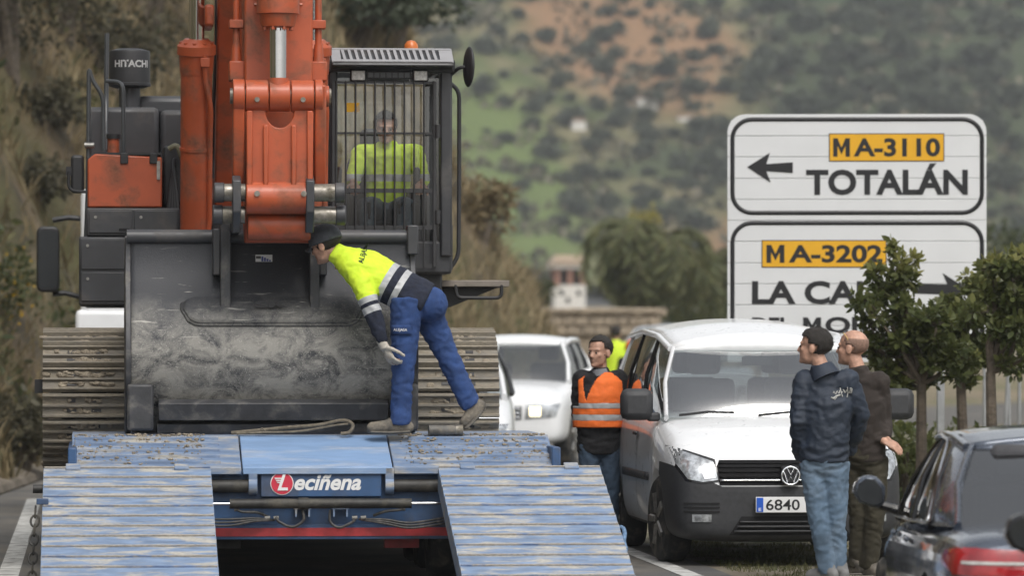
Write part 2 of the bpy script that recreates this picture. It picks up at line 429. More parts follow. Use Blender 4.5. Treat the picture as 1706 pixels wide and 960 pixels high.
def hill_material():
    m = bpy.data.materials.new('hillside'); m.use_nodes = True; n = m.node_tree.nodes; L = m.node_tree.links; b = n['Principled BSDF']
    at = n.new('ShaderNodeAttribute'); at.attribute_name = 'mask'; sp = n.new('ShaderNodeSeparateColor'); L.new(at.outputs['Color'], sp.inputs[0])
    tc = n.new('ShaderNodeTexCoord'); out = None
    rg = n.new('ShaderNodeTexNoise'); rg.inputs['Scale'].default_value = .12; rg.inputs['Detail'].default_value = 9; L.new(tc.outputs['Object'], rg.inputs['Vector'])
    r = n.new('ShaderNodeValToRGB'); r.color_ramp.elements[0].color = (.07, .085, .035, 1); r.color_ramp.elements[1].color = (.17, .15, .085, 1)
    r.color_ramp.elements[0].position = .38; r.color_ramp.elements[1].position = .62; L.new(rg.outputs['Fac'], r.inputs[0]); out = r.outputs[0]
    t2 = n.new('ShaderNodeTexNoise'); t2.inputs['Scale'].default_value = .5; t2.inputs['Detail'].default_value = 6; L.new(tc.outputs['Object'], t2.inputs['Vector'])
    for ch, ca, cb in (('Blue', (.10, .135, .045), (.13, .165, .06)), ('Red', (.27, .155, .09), (.2, .13, .07)), ('Green', (.035, .05, .025), (.07, .08, .045))):
        c = n.new('ShaderNodeMix'); c.data_type = 'RGBA'; c.inputs['A'].default_value = (*ca, 1); c.inputs['B'].default_value = (*cb, 1); L.new(t2.outputs['Fac'], c.inputs['Factor'])
        x = n.new('ShaderNodeMix'); x.data_type = 'RGBA'; L.new(sp.outputs[ch], x.inputs['Factor']); L.new(out, x.inputs['A']); L.new(c.outputs['Result'], x.inputs['B']); out = x.outputs['Result']
    L.new(out, b.inputs['Base Color']); b.inputs['Roughness'].default_value = .95; b.inputs['Specular IOR Level'].default_value = .1
    return m
hill = grid('hill', [-130 + i * 1.6 for i in range(165)], [540 + i * 2.2 for i in range(110)], hill_h, hill_material(), hill_mask)
tag(hill, 'green and rust brown hillside filling the background', kind='structure')

# ------------------------------------------------------------------ vegetation
rng = np.random.default_rng(5)
def leaf_mesh(name, centers, size, normals=None, aspect=.45, fold=.25, tint=None, jit=.35):
    """one leaf (two folded quads... six points) for every centre"""
    n = len(centers); c = np.asarray(centers, float)
    d = rng.normal(size=(n, 3)); 
    if normals is not None: d = d * .8 + normals
    d /= np.linalg.norm(d, axis=1)[:, None]
    s = rng.normal(size=(n, 3)); s -= d * (s * d).sum(1)[:, None]; s /= np.linalg.norm(s, axis=1)[:, None]
    w = np.cross(d, s)
    L = (np.asarray(size) * (1 + jit * rng.normal(size=n)).clip(.4, 1.8))[:, None]
    B = L * aspect * .5
    v = np.stack([c, c + d * L * .35 + s * B + w * B * fold, c + d * L * .35, c + d * L * .35 - s * B + w * B * fold,
                  c + d * L * .7 + s * B * .8 + w * B * fold, c + d * L * .7, c + d * L * .7 - s * B * .8 + w * B * fold, c + d * L], 1).reshape(-1, 3)
    b = (np.arange(n) * 8)[:, None]
    quads = np.concatenate([b + np.array([[1, 4, 5, 2]]), b + np.array([[2, 5, 6, 3]])])
    tris = np.concatenate([b + np.array([[0, 1, 2]]), b + np.array([[0, 2, 3]]), b + np.array([[4, 7, 5]]), b + np.array([[5, 7, 6]])])
    me = bpy.data.meshes.new(name)
    me.vertices.add(len(v)); me.vertices.foreach_set('co', v.ravel())
    idx = np.concatenate([quads.ravel(), tris.ravel()]); nf = len(quads) + len(tris)
    me.loops.add(len(idx)); me.loops.foreach_set('vertex_index', idx.astype(np.int32))
    me.polygons.add(nf)
    st = np.concatenate([np.arange(len(quads)) * 4, len(quads) * 4 + np.arange(len(tris)) * 3])
    me.polygons.foreach_set('loop_start', st.astype(np.int32))
    me.update(calc_edges=True)
    t = rng.random(n) if tint is None else np.clip(tint + rng.normal(size=n) * .12, 0, 1)
    a = me.attributes.new('tint', 'FLOAT', 'POINT'); a.data.foreach_set('value', np.repeat(t, 8).astype(np.float32))
    return me

def blade_mesh(name, P, h, lean=.35, w=.012, tint=None):
    """grass blades: bent tapering strips"""
    n = len(P); P = np.asarray(P, float); a = rng.random(n) * 2 * PI
    hh = h * (.5 + rng.random(n)); dx = np.cos(a) * hh * lean * rng.random(n); dy = np.sin(a) * hh * lean * rng.random(n)
    b = rng.random(n) * 2 * PI; sx, sy = np.cos(b) * w, np.sin(b) * w; z = np.zeros(n)
    v = np.stack([P - np.stack([sx, sy, z], 1), P + np.stack([sx, sy, z], 1), P + np.stack([dx * .4 + sx * .7, dy * .4 + sy * .7, hh * .55], 1), P + np.stack([dx * .4 - sx * .7, dy * .4 - sy * .7, hh * .55], 1), P + np.stack([dx, dy, hh], 1)], 1).reshape(-1, 3)
    k = (np.arange(n) * 5)[:, None]
    q = (k + np.array([[0, 1, 2, 3]])); t = (k + np.array([[3, 2, 4]]))
    me = bpy.data.meshes.new(name); me.vertices.add(len(v)); me.vertices.foreach_set('co', v.ravel())
    idx = np.concatenate([q.ravel(), t.ravel()]).astype(np.int32); me.loops.add(len(idx)); me.loops.foreach_set('vertex_index', idx); me.polygons.add(2 * n)
    me.polygons.foreach_set('loop_start', np.concatenate([np.arange(n) * 4, 4 * n + np.arange(n) * 3]).astype(np.int32)); me.update(calc_edges=True)
    tt = rng.random(n) if tint is None else np.clip(tint + rng.normal(size=n) * .15, 0, 1)
    at = me.attributes.new('tint', 'FLOAT', 'POINT'); at.data.foreach_set('value', np.repeat(tt, 5).astype(np.float32))
    return me

M_['straw'] = leafmat('dry_grass', [(.09, .075, .04), (.2, .155, .085), (.31, .25, .15)], .2, .8)
M_['weed'] = leafmat('green_weeds', [(.03, .042, .016), (.06, .075, .025), (.13, .12, .05)], .3)
M_['scrub'] = leafmat('scrub_leaves', [(.035, .034, .02), (.07, .064, .038), (.13, .115, .07)], .3)
M_['olive'] = leafmat('olive_leaves', [(.04, .052, .032), (.068, .082, .052), (.11, .122, .08)], .2)
M_['orange_leaf'] = leafmat('citrus_leaves', [(.045, .06, .022), (.09, .11, .038), (.15, .165, .06), (.28, .27, .09)], .45, .35)
M_['palm'] = leafmat('palm_fronds', [(.075, .09, .04), (.125, .14, .06), (.2, .195, .09)], .25)
M_['bark'] = pm('bark', (.1, .08, .06), .9, var=.35, scale=14, bump=.6, bscale=40)

def bank_points(n, dens):
    out = []
    while len(out) < n:
        d = random.uniform(40, 112); X = road_c(d) - 2.85 - (random.random() ** 1.4) * (16 if d < 70 else 9)
        z = bank_h(X, d)
        if z > -.05 and random.random() < dens(X, d): out.append((X, d, z - .03))
    return np.array(out)
pts = bank_points(52000, lambda X, d: .25 + .75 * smooth01(-.2, .25, noise.noise((X * .35, d * .25, 9)) + (.5 if d > 72 else 0)))
tn = np.array([.27 + .5 * smooth01(66, 82, p[1]) + .25 * noise.noise((p[0] * .5, p[1] * .4, 4)) for p in pts])
o = link_mesh('dry_grass', blade_mesh('dry_grass', pts, .34, 1.3, .02, tn), M_['straw']); tag(o, 'tall dry straw coloured grass covering the bank', 'grass', kind='stuff')
pts = bank_points(13000, lambda X, d: smooth01(.05, .3, noise.noise((X * .45, d * .3, 21))) * (1 if d < 68 else .12))
o = link_mesh('weeds', leaf_mesh('weeds', pts + np.c_[np.zeros((len(pts), 2)), rng.random(len(pts)) * .35], .13, normals=np.array([[0, 0, .6]])), M_['weed']); tag(o, 'low green weeds scattered over the bank', 'weeds', kind='stuff')

def crown_points(n, blobs, shell=.55):
    """points in a union of ellipsoids, denser towards each surface"""
    vol = np.array([b[3] * b[4] * b[5] for b in blobs]) ** .7; pick = rng.choice(len(blobs), n, p=vol / vol.sum())
    u = rng.normal(size=(n, 3)); u /= np.linalg.norm(u, axis=1)[:, None]
    r = (shell + (1 - shell) * rng.random(n))[:, None] * (1 + .18 * rng.normal(size=(n, 1)))
    B = np.array(blobs)[pick]
    return B[:, :3] + u * r * B[:, 3:6], u

def shrub(name, loc, w, h, m, label, group=None, n=1400, leaf=.12, cat='shrub', blobs=None):
    t = empty(name, loc, 0, label, cat, group)
    if blobs is None:
        blobs = [(random.uniform(-.3, .3) * w, random.uniform(-.3, .3) * w, h * random.uniform(.35, .75), w * random.uniform(.2, .34), w * random.uniform(.2, .34), h * random.uniform(.2, .32)) for _ in range(7)]
    c, u = crown_points(n, blobs)
    link_mesh('crown', leaf_mesh('crown', c, leaf, u, tint=.5 + .3 * np.array([noise.noise(Vector(p) * (3 / max(w, .1))) for p in c])), m, t)
    mb = MB()
    for b in blobs[:5]: mb.tube([(0, 0, -.1), (b[0] * .4, b[1] * .4, b[2] * .5), (b[0], b[1], b[2])], [.05 * w, .03 * w, .012 * w], 6)
    mb.build('trunk', M_['bark'], t)
    return t
BBV = BVHTree.FromPolygons([v.co.copy() for v in bank.data.vertices], [tuple(p.vertices) for p in bank.data.polygons])
def on_bank(X, Y):
    """where the line of sight through a photo pixel meets the bank"""
    o = Vector((0, 0, CAMZ)); h = BBV.ray_cast(o, (px(X, Y, 50) - o).normalized()); p = h[0].copy() if h[0] is not None else px(X, Y, 60); p.z -= .1; return p
# scrub on the left bank: (px, py of the base, depth, width, height)
SCR = [(20, 120, 56, 2.4, 2.6, 'dark leafless looking scrub at the top left corner of the bank'), (110, 60, 60, 2.6, 2.4, 'dark scrub on the bank above the loader mirror'),
       (250, 50, 66, 3.0, 2.4, 'grey brown scrub on the bank behind the round air cleaner'), (75, 215, 54, 1.2, .9, 'low green bush half way up the left bank'),
       (590, 75, 92, 3.0, 1.9, 'pale olive scrub on the bank between boom and cab'), (660, 70, 96, 2.6, 1.8, 'pale olive scrub on the bank behind the cab roof'),
       (30, 800, 52, 1.6, 1.2, 'dark green bush at the foot of the left bank'), (805, 400, 97, 1.2, 1.3, 'dry brown green bush crowning the bank right of the cab'),
       (55, 330, 53, 1.1, .8, 'small grey green bush beside the black truck mirror'), (180, 150, 63, 2.0, 1.6, 'brown scrub on the bank behind the handrails')]
for X, Y, d, w, h, lb in SCR:
    p = on_bank(X, Y)
    shrub('bank_shrub', p, w, h, M_['straw'] if X > 700 else M_['scrub'] if d < 80 else M_['olive'], lb, 'shrubs on the bank', int(900 * w), .1 if d < 80 else .14)
# yellow broom at the far left
p = on_bank(2, 545); t = empty('broom_bush', p, 0, 'bush with small yellow flowers at the left edge', 'shrub')
M_['yellow_flower'] = leafmat('yellow_flowers', [(.45, .26, .02), (.6, .38, .03)], .2)
bl = [(0, 0, .5, .3, .3, .45), (.2, .1, .8, .22, .22, .3), (-.25, 0, .8, .25, .25, .35)]
c, u = crown_points(900, bl); link_mesh('crown', leaf_mesh('crown', c, .08, u), M_['weed'], t)
c, u = crown_points(160, bl, .9); link_mesh('blossom', leaf_mesh('blossom', c, .035, u, aspect=.9), M_['yellow_flower'], t)

# olive trees over the far hill
protos = []
for k in range(5):
    bl = [(random.uniform(-.8, .8), random.uniform(-.8, .8), random.uniform(.9, 2.0), random.uniform(.7, 1.1), random.uniform(.7, 1.1), random.uniform(.6, .9)) for _ in range(6)]
    c, u = crown_points(420, bl, .6)
    me = leaf_mesh('olive_tree', c, .5, u, aspect=.7, tint=.5 + .25 * np.array([noise.noise(Vector(p)) for p in c])); me.materials.append(M_['olive'])
    protos.append(me)
cnt = 0; tries = 0; placed = []
while cnt < 290 and tries < 30000:
    tries += 1
    PX, d = random.uniform(540, 1706), random.uniform(575, 745)
    X = (PX - 853) / F * d; z = hill_h(X, d); PY = HZ - (z - CAMZ) / d * F
    if PY < -25 or PY > 520: continue
    if PX < 760 and PY > 110: continue
    if 1215 < PX < 1640 and PY > 195: continue
    k = hill_mask((X, d, z))
    dens = .30 + .5 * k[1] - .12 * k[0] - .14 * k[2]
    if random.random() > dens: continue
    if any((X - a) ** 2 + ((d - b)) ** 2 < 3.1 ** 2 for a, b in placed): continue
    placed.append((X, d)); cnt += 1
    o = bpy.data.objects.new('olive_tree', random.choice(protos)); COL.objects.link(o)
    s = random.choice((.35, .5, .6, .7, .8, .95, 1.1)) * random.uniform(.85, 1.15) * (1.15 if k[1] > .5 else 1)
    o.location = (X, d, z - .3); o.scale = (s * random.uniform(.9, 1.4), s, s * random.uniform(.75, 1.0)); o.rotation_euler = (0, 0, random.uniform(0, 6.3))
    tag(o, 'blurred grey green olive tree dotted over the far hillside', 'tree', 'olive trees on the far hill')

# fine scrub and tufts between the olives
hp = []
while len(hp) < 9000:
    PX, d = random.uniform(520, 1706), random.uniform(565, 760); X = (PX - 853) / F * d; z = hill_h(X, d); PY = HZ - (z - CAMZ) / d * F
    if PY < -30 or PY > 545: continue
    if noise.noise((X * .16, d * .16, 31)) + .35 * noise.noise((X * .6, d * .6, 3)) < -.02 + .3 * random.random(): continue
    hp.append((X, d, z + random.uniform(-.1, .35)))
o = link_mesh('hill_scrub', leaf_mesh('hill_scrub', np.array(hp), .75, np.array([[0, 0, .5]]), aspect=.9, jit=.5), leafmat('hill_scrub', [(.05, .055, .03), (.09, .085, .05), (.14, .125, .08), (.2, .175, .12)], .2)); tag(o, 'fine low scrub speckling the far hillside', 'scrub', kind='stuff')
# farm buildings far up the hill
M_['farwhite'] = pm('whitewash', (.6, .58, .54), .9, var=.08)
M_['farroof'] = pm('pale_tiles', (.3, .2, .14), .9, var=.2)
for X, Y, w, h, dd, lb in ((1080, 182, 2.6, 1.5, 3, 'small white farmhouse high on the hill, largest of the group'), (1045, 190, 1.2, 1.1, 2, 'tiny white shed left of the hill farmhouse'),
                           (965, 218, 1.8, 1.2, 2, 'small pale ruin on the hill above the olive rows'), (1155, 203, 4.0, .6, 2, 'long low pale wall terrace right of the hill farmhouse')):
    best = min((abs(HZ - (hill_h((X - 853) / F * d, d) - CAMZ) / d * F - Y), d) for d in [560 + i * .5 for i in range(440)])
    d = best[1]; t = empty('farmhouse', ((X - 853) / F * d, d, hill_h((X - 853) / F * d, d) - .4), R(12), lb, 'building', 'farm buildings on the hill')
    MB().box(-w / 2, w / 2, 0, dd, 0, h + .4).build('wall', M_['farwhite'], t)
    MB().prism([(-w / 2 - .1, h + .4), (w / 2 + .1, h + .4), (w / 2 - .3, h + .75), (-w / 2 + .3, h + .75)], 'y', -.1, dd + .1).build('roof', M_['farroof'], t)

# small tower house with tiled roof, boundary wall, hedge and palm in the middle distance
M_['stone'] = mixmat('rubble_wall', [(.27, .22, .16), (.33, .27, .2), (.2, .16, .12)], [1.5, 3.0], bscale=6, bump=.8)
d = 300; s = F / d
t = empty('tower_house', px(950, 562, d), R(8), 'small white tower with brick openings and tiled top beyond the wall', 'building')
z = lambda py: (HZ - py) / s + CAMZ - t.location.z
w = 26 / s
brick = pm('old_brick', (.23, .12, .085), .9, var=.3, scale=3)
MB().box(-w, w, 0, 2 * w, -8, z(475)).build('wall', M_['farwhite'], t)
mb = MB()
for i in (-1, 1):
    for yy in (0, 2 * w - .35): MB().box(i * w - (.35 if i > 0 else 0), i * w + (0 if i > 0 else .35), yy, yy + .35, z(475), z(448)).build('pillar', brick, t)
MB().box(-.18, .18, 0, .35, z(475), z(448)).build('pillar', brick, t)
MB().box(-w * .85, w * .85, .5, 2 * w - .4, z(475), z(448)).build('chamber', M_['void'], t)
MB().box(-w - .12, w + .12, -.12, 2 * w + .12, z(448), z(442)).build('cornice', M_['farwhite'], t)
tile = MB().prism([(-w - .2, z(441.9)), (w + .2, z(441.9)), (w * .8, z(426)), (-w * .8, z(426))], 'y', -.2, 2 * w + .2).mesh('roof')
rf = link_mesh('roof', tile, pm('pale_roof_tiles', (.42, .33, .25), .9, var=.25, scale=3), t)
for i in range(9):
    x = -w - .1 + i * (2 * w + .2) / 8
    MB().tube([(x, -.25, z(441)), (x * .82, -.05, z(425.5))], .09, 8).build('roof_tile', rf.data.materials[0], rf)
for X, Y in ((936, 488), (964, 488), (946, 500)):
    wx = (X - 950) / s; MB().box(wx - .12, wx + .12, -.02, .1, z(Y + 5), z(Y - 4)).build('window', M_['void'], t)

d = 125; s = F / d
t = empty('boundary_wall', px(990, 562, d), R(-4), 'weathered rubble stone wall crossing behind the parked cars', 'wall')
z0 = t.location.z; mb = MB(); random.seed(3)
MB().box(-6.5, 1.6, .1, .5, -2.5, (562 - 522) / s).build('core', M_['stone'], t)
x = -1.6
st = pm('wall_stone', (.31, .255, .19), .95, var=.35, scale=3, bump=.5, bscale=10)
for row in range(3):
    x = -1.6
    while x < 1.6:
        w = random.uniform(.22, .42); h = .24
        zz = (562 - 560) / s + row * .25
        mb = MB(); j = lambda: random.uniform(-.03, .03)
        mb.box(x + .012, x + w - .012, j() * .6, .3, zz + .01 + j() * .3, zz + h - .01 + j() * .3); mb.build('stone', st, t, bevel=.03); x += w
MB().box(-6.5, 1.65, -.05, .6, (562 - 521.8) / s, (562 - 514) / s).build('coping', st, t, bevel=.03)

t = empty('hedge', px(1150, 562, 128), 0, 'clipped dark green hedge left of the big road sign', 'hedge')
s = F / 128
bl = [(-1.1 + i * .13 + random.uniform(-.05, .05), random.uniform(0, .4), (-1.3, -.6, .1, .55)[i % 4], .3, .3, .45) for i in range(56)]
c, u = crown_points(7000, bl, .7); link_mesh('crown', leaf_mesh('crown', c, .09, u, tint=.35 + .3 * rng.random(7000)), M_['weed'], t)
mb = MB()
for i in range(14): mb.tube([(-1.2 + i * .5, .25, -1.7), (-1.2 + i * .5 + .05, .25, .4)], [.04, .02], 6)
mb.build('trunk', M_['bark'], t)

def palm(loc, h, spread, label, nf=34, cat='palm tree'):
    t = empty('palm_tree', loc, 0, label, cat)
    MB().tube([(0, 0, -2), (.03, 0, h * .5), (0, 0, h)], [.24, .2, .22], 10).build('trunk', M_['bark'], t)
    for k in range(nf):
        a = random.uniform(0, 2 * PI); e = random.uniform(-.35, 1.45); L = spread * random.uniform(.85, 1.25); P = []; c = []; u = []
        dx = Vector((math.cos(a), math.sin(a), 0)); pos = Vector((0, 0, h)); el = e
        for i in range(12):
            P.append(pos.copy()); dr = dx * math.cos(el) + Vector((0, 0, math.sin(el))); pos = pos + dr * L / 11; el -= .17 + .02 * i * (1.2 - e * .4)
            if i > 0:
                sd = Vector((-dx.y, dx.x, 0))
                for sg in (-1, 1):
                    for q in range(3):
                        c.append(pos - dr * L / 33 * q); u.append((sd * sg * 1.0 + dr * .7 + Vector((0, 0, -.5))) * 3)
        fr = MB().tube(P, [.03 - .002 * i for i in range(12)], 5).build('frond', M_['bark'], t)
        link_mesh('leaflets', leaf_mesh('leaflets', np.array([tuple(x) for x in c]), .62, np.array([tuple(x) for x in u]), aspect=.12, jit=.15), M_['palm'], fr)
    return t
p = px(1088, 520, 150); palm(Vector((p.x, 150, 1.4)), 2.9, 2.5, 'dense green palm with drooping fronds behind the wall', 60)
p = px(1172, 500, 158); palm(Vector((p.x, 158, 1.4)), 2.3, 2.2, 'smaller palm half hidden by the road sign', 44)
shrub('yellow_bush', (px(1070, 355, 200).x, 200, px(1070, 420, 200).z), 1.6, 1.9, leafmat('yellow_bloom', [(.16, .15, .03), (.3, .26, .04), (.4, .34, .06)], .2), 'round yellow blooming bush above the palm', None, 900, .16)
for X, Y, d, w, h, lb in ((893, 492, 170, 1.6, 1.2, 'dark bush left of the white tower'), (1680, 500, 120, 3.4, 2.4, 'dark tree right of the road sign')):
    q = px(X, Y + 30, d); shrub('far_bush', q, w, h, M_['weed'] if d < 200 else M_['scrub'], lb, 'bushes in the middle distance', 1500, .16)
# grass fringe on the verge by the van wheels
pp = []
while len(pp) < 5000:
    d = random.uniform(33, 40); X = road_c(d) + 2.85 + abs(random.gauss(0, 1.2))
    if noise.noise((X * 1.3, d * 1.3, 7)) > -.15: pp.append((X, d, -.01))
o = link_mesh('verge_grass', blade_mesh('verge_grass', np.array(pp), .035, 1.2, .004, np.full(len(pp), .8)), M_['weed']); tag(o, 'short sparse grass on the verge beneath the van', 'grass', kind='stuff')
# ------------------------------------------------------------------ road sign
d = 45; s = F / d
def SX(x): return (x - 1427) / s
def SZ(y): return (HZ - y) / s + CAMZ
t = empty('road_sign', (px(1427, HZ, d).x, d, 0), R(-1.5), 'large white direction sign reading Totalán and La Cala del Moral', 'road sign')
M_['sign'] = pm('sign_sheet', (.66, .67, .68), .4, var=.03, scale=2)
M_['sblack'] = pm('sign_black', (.012, .012, .014), .5, var=.05)
M_['syellow'] = pm('sign_yellow', (.72, .38, .012), .45, var=.04)
M_['galv'] = pm('galvanised', (.42, .43, .44), .5, metal=.7, var=.12, scale=9)
# horizontal aluminium planks
ys = [190, 226, 261, 297, 332, 367, 402, 438, 473, 508, 543, 578, 604]
for a, b in zip(ys, ys[1:]):
    mb = MB(); x0, x1 = SX(1212), SX(1643)
    if a == 190:
        r = 30 / s; zt, zb = SZ(a), SZ(b) + .002; P = [(x0, zb), (x1, zb)]
        for cx, sg in ((x1 - r, 1), (x0 + r, -1)):
            for k in range(7):
                an = PI / 2 * k / 6; an = an if sg > 0 else PI / 2 + an
                P.append((cx + r * math.cos(an), zt - r + r * math.sin(an)))
        mb.prism(P, 'y', 0, .045)
    else: mb.box(x0, x1, 0, .045, SZ(b) + .002, SZ(a) - .002)
    mb.build('plank', M_['sign'], t, bevel=.003)
MB().box(SX(1218), SX(1638), .03, .04, SZ(600), SZ(200)).build('backing', M_['sign'], t)
def border(name, x0, x1, y0, y1, r, w):
    """rounded black frame lying 2 mm proud of the planks"""
    def ring(o):
        P = []
        X0, X1, Z0, Z1 = SX(x0) + o, SX(x1) - o, SZ(y1) + o, SZ(y0) - o; q = r / s - o
        for cx, cz, a0 in ((X1 - q, Z1 - q, 0), (X0 + q, Z1 - q, 90), (X0 + q, Z0 + q, 180), (X1 - q, Z0 + q, 270)):
            for k in range(9):
                a = R(a0 + 90 * k / 8); P.append((cx + q * math.cos(a), cz + q * math.sin(a)))
        return P
    A, B = ring(0), ring(w / s); n = len(A); mb = MB()
    vs = [(p[0], -.003, p[1]) for p in A] + [(p[0], -.003, p[1]) for p in B]
    mb.add(vs, [(i, (i + 1) % n, n + (i + 1) % n, n + i) for i in range(n)])
    mb.build(name, M_['sblack'], t, thick=.001)
border('border', 1217, 1639, 195, 358, 36, 7)
border('border', 1217, 1639, 368, 596, 36, 7)
def plate(x0, x1, y0, y1):
    MB().box(SX(x0), SX(x1), -.003, .002, SZ(y1), SZ(y0)).build('number_border', M_['sblack'], t)
    return MB().box(SX(x0 + 1.5), SX(x1 - 1.5), -.005, .001, SZ(y1 - 1.5), SZ(y0 + 1.5)).build('number_plate', M_['syellow'], t)
plate(1381, 1573, 222, 269); plate(1269, 1477, 400, 446)
def word(w, x0, x1, y0, y1, y=-.0035, **k): return fit_text(w, SX(x0), SX(x1), SZ(y1), SZ(y0), y, M_['sblack'], t, bold=.034, **k)
def letter_m(x0, x1, y0, y1, y=-.0035):
    X0, X1, Z0, Z1 = SX(x0), SX(x1), SZ(y1), SZ(y0); w = (X1 - X0) * .265; m = (X0 + X1) / 2; h = Z1 - Z0
    P = [(X0, Z0), (X0 + w, Z0), (X0 + w, Z1 - h * .42), (m, Z0 + h * .12), (X1 - w, Z1 - h * .42), (X1 - w, Z0), (X1, Z0), (X1, Z1), (X1 - w, Z1), (m, Z0 + h * .5), (X0 + w, Z1), (X0, Z1)]
    MB().prism(P, 'y', y - .0003, y + .001).build('lettering', M_['sblack'], t, smooth=None)
letter_m(1388, 1416, 230, 261, -.0055); word('A-3110', 1422, 1566, 230, 261, -.0055); letter_m(1277, 1307, 408, 438, -.0055); word('A-3202', 1314, 1470, 408, 438, -.0055)
word('TOTALÁN', 1343, 1612, 272, 325); word('LA CALA', 1253, 1500, 468, 507); word('DEL', 1253, 1318, 529, 555); letter_m(1338, 1368, 529, 555); word('ORAL', 1375, 1510, 528, 556)
mb = MB(); mb.prism([(SX(1245), SZ(278)), (SX(1283), SZ(254)), (SX(1277), SZ(273)), (SX(1321), SZ(270)), (SX(1321), SZ(288)), (SX(1277), SZ(285)), (SX(1284), SZ(304))], 'y', -.004, -.002); mb.build('arrow', M_['sblack'], t)
mb = MB(); mb.prism([(SX(1612), SZ(482)), (SX(1570), SZ(455)), (SX(1578), SZ(474)), (SX(1520), SZ(473)), (SX(1520), SZ(489)), (SX(1578), SZ(491)), (SX(1570), SZ(510))], 'y', -.004, -.002); mb.build('arrow', M_['sblack'], t)
for X in (1275, 1568):
    MB().box(SX(X) - .035, SX(X) + .035, .05, .15, -.1, SZ(196)).build('post', M_['galv'], t, bevel=.006)

# citrus trees in front of the sign
def citrus(name, base, blobs, label, forks, n=2600):
    t = empty(name, base, 0, label, 'tree', 'citrus trees by the sign')
    subs = []
    for b in blobs:
        for _ in range(11):
            v = Vector((random.gauss(0, 1), random.gauss(0, 1), random.gauss(0, 1))).normalized() * random.uniform(.45, 1.4); k = random.uniform(.22, .42)
            subs.append((b[0] + v.x * b[3], b[1] + v.y * b[4], b[2] + v.z * b[5], b[3] * k, b[4] * k, b[5] * k))
    c, u = crown_points(n, subs, .2)
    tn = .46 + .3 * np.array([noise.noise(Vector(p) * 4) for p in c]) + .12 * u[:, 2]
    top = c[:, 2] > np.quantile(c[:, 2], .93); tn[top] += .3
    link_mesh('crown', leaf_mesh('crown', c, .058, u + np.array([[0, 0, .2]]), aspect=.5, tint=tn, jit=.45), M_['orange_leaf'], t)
    mb = MB(); f = Vector(forks)
    mb.tube([(0, 0, -.1), (f.x * .4, 0, f.z * .5), f], [.06, .05, .042], 9)
    for b in blobs: mb.tube([f, (f * .5 + Vector(b[:3]) * .5) + Vector((random.uniform(-.05, .05), 0, -.03)), b[:3]], [.03, .018, .006], 6)
    for p in c[::9]:
        b = min(blobs, key=lambda b: (Vector(b[:3]) - Vector(p)).length); mb.tube([b[:3], p], [.006, .002], 4)
    mb.build('trunk', M_['bark'], t)
def blob(X, Y, d, rx, rz, base, ry=None):
    p = px(X, Y, d) - base; return (p.x, p.y, p.z, rx, ry or rx, rz)
d = 41.5; b = Vector((px(1535, 0, d).x, d, 0))
citrus('citrus_tree', b, [blob(1462, 480, d, .16, .16, b), blob(1500, 450, d, .13, .16, b), blob(1490, 425, d, .06, .12, b), blob(1440, 500, d - .2, .1, .1, b), blob(1500, 520, d, .25, .2, b), blob(1530, 570, d, .28, .2, b), blob(1480, 560, d + .1, .18, .18, b), blob(1500, 605, d + .2, .2, .14, b), blob(1560, 540, d - .2, .2, .15, b), blob(1450, 540, d, .12, .12, b), blob(1475, 590, d, .16, .14, b), blob(1515, 640, d + .2, .2, .12, b), blob(1575, 600, d, .2, .14, b)],
       'citrus tree with yellow shoots hiding the end of the sign lettering', (px(1535, 640, d) - b), 6200)
d = 42.6; b = Vector((px(1608, 0, d).x, d, 0))
citrus('citrus_tree', b, [blob(1590, 525, d, .2, .12, b), blob(1610, 545, d, .26, .2, b), blob(1580, 570, d, .2, .18, b), blob(1640, 500, d, .18, .18, b), blob(1650, 580, d, .25, .18, b), blob(1652, 470, d, .09, .12, b), blob(1615, 610, d, .2, .12, b), blob(1625, 470, d, .12, .1, b)],
       'citrus tree with a forked bare trunk left of the fence poles', (px(1600, 625, d) - b), 5200)
d = 40.4; b = Vector((px(1655, 0, d).x, d, 0))
citrus('citrus_tree', b, [blob(1685, 460, d, .22, .16, b), blob(1660, 520, d, .26, .2, b), blob(1700, 540, d, .3, .25, b), blob(1740, 480, d, .3, .3, b), blob(1655, 450, d, .08, .12, b), blob(1720, 590, d, .25, .16, b), blob(1690, 435, d, .1, .08, b)],
       'rightmost citrus tree with dense dark crown cut by the frame', (px(1650, 620, d) - b), 5600)
shrub('verge_bush', Vector((px(1500, 0, 44).x, 44, 0)), 1.3, 1.0, M_['orange_leaf'], 'dark bush low behind the citrus trunk beside the men', None, 1700, .085)
shrub('verge_bush', Vector((px(1590, 0, 46).x, 46, 0)), 1.6, .95, M_['orange_leaf'], 'dark bush low between the two citrus trunks', None, 1900, .085)
# poles of a fence further back
for i, (X, lean) in enumerate(((1640, 0), (1652, .02), (1668, .08), (1683, -.02), (1697, .01), (1712, 0))):
    b = px(X, 0, 50 + i * .3); o = MB().tube([(0, 0, -.1), (lean, 0, 1.48)], .018, 8).build('fence_pole', M_['galv']); o.location = (b.x, b.y, 0)
    tag(o, ['first pale fence pole right of the citrus trunk', 'second pale fence pole right of the citrus trunk', 'slanting pale fence pole behind the dark sedan roof', 'pale fence pole right of the slanting one', 'last pale fence pole before the frame edge', 'pale fence pole cut by the right frame edge'][i], 'pole', 'fence poles behind the sedan')
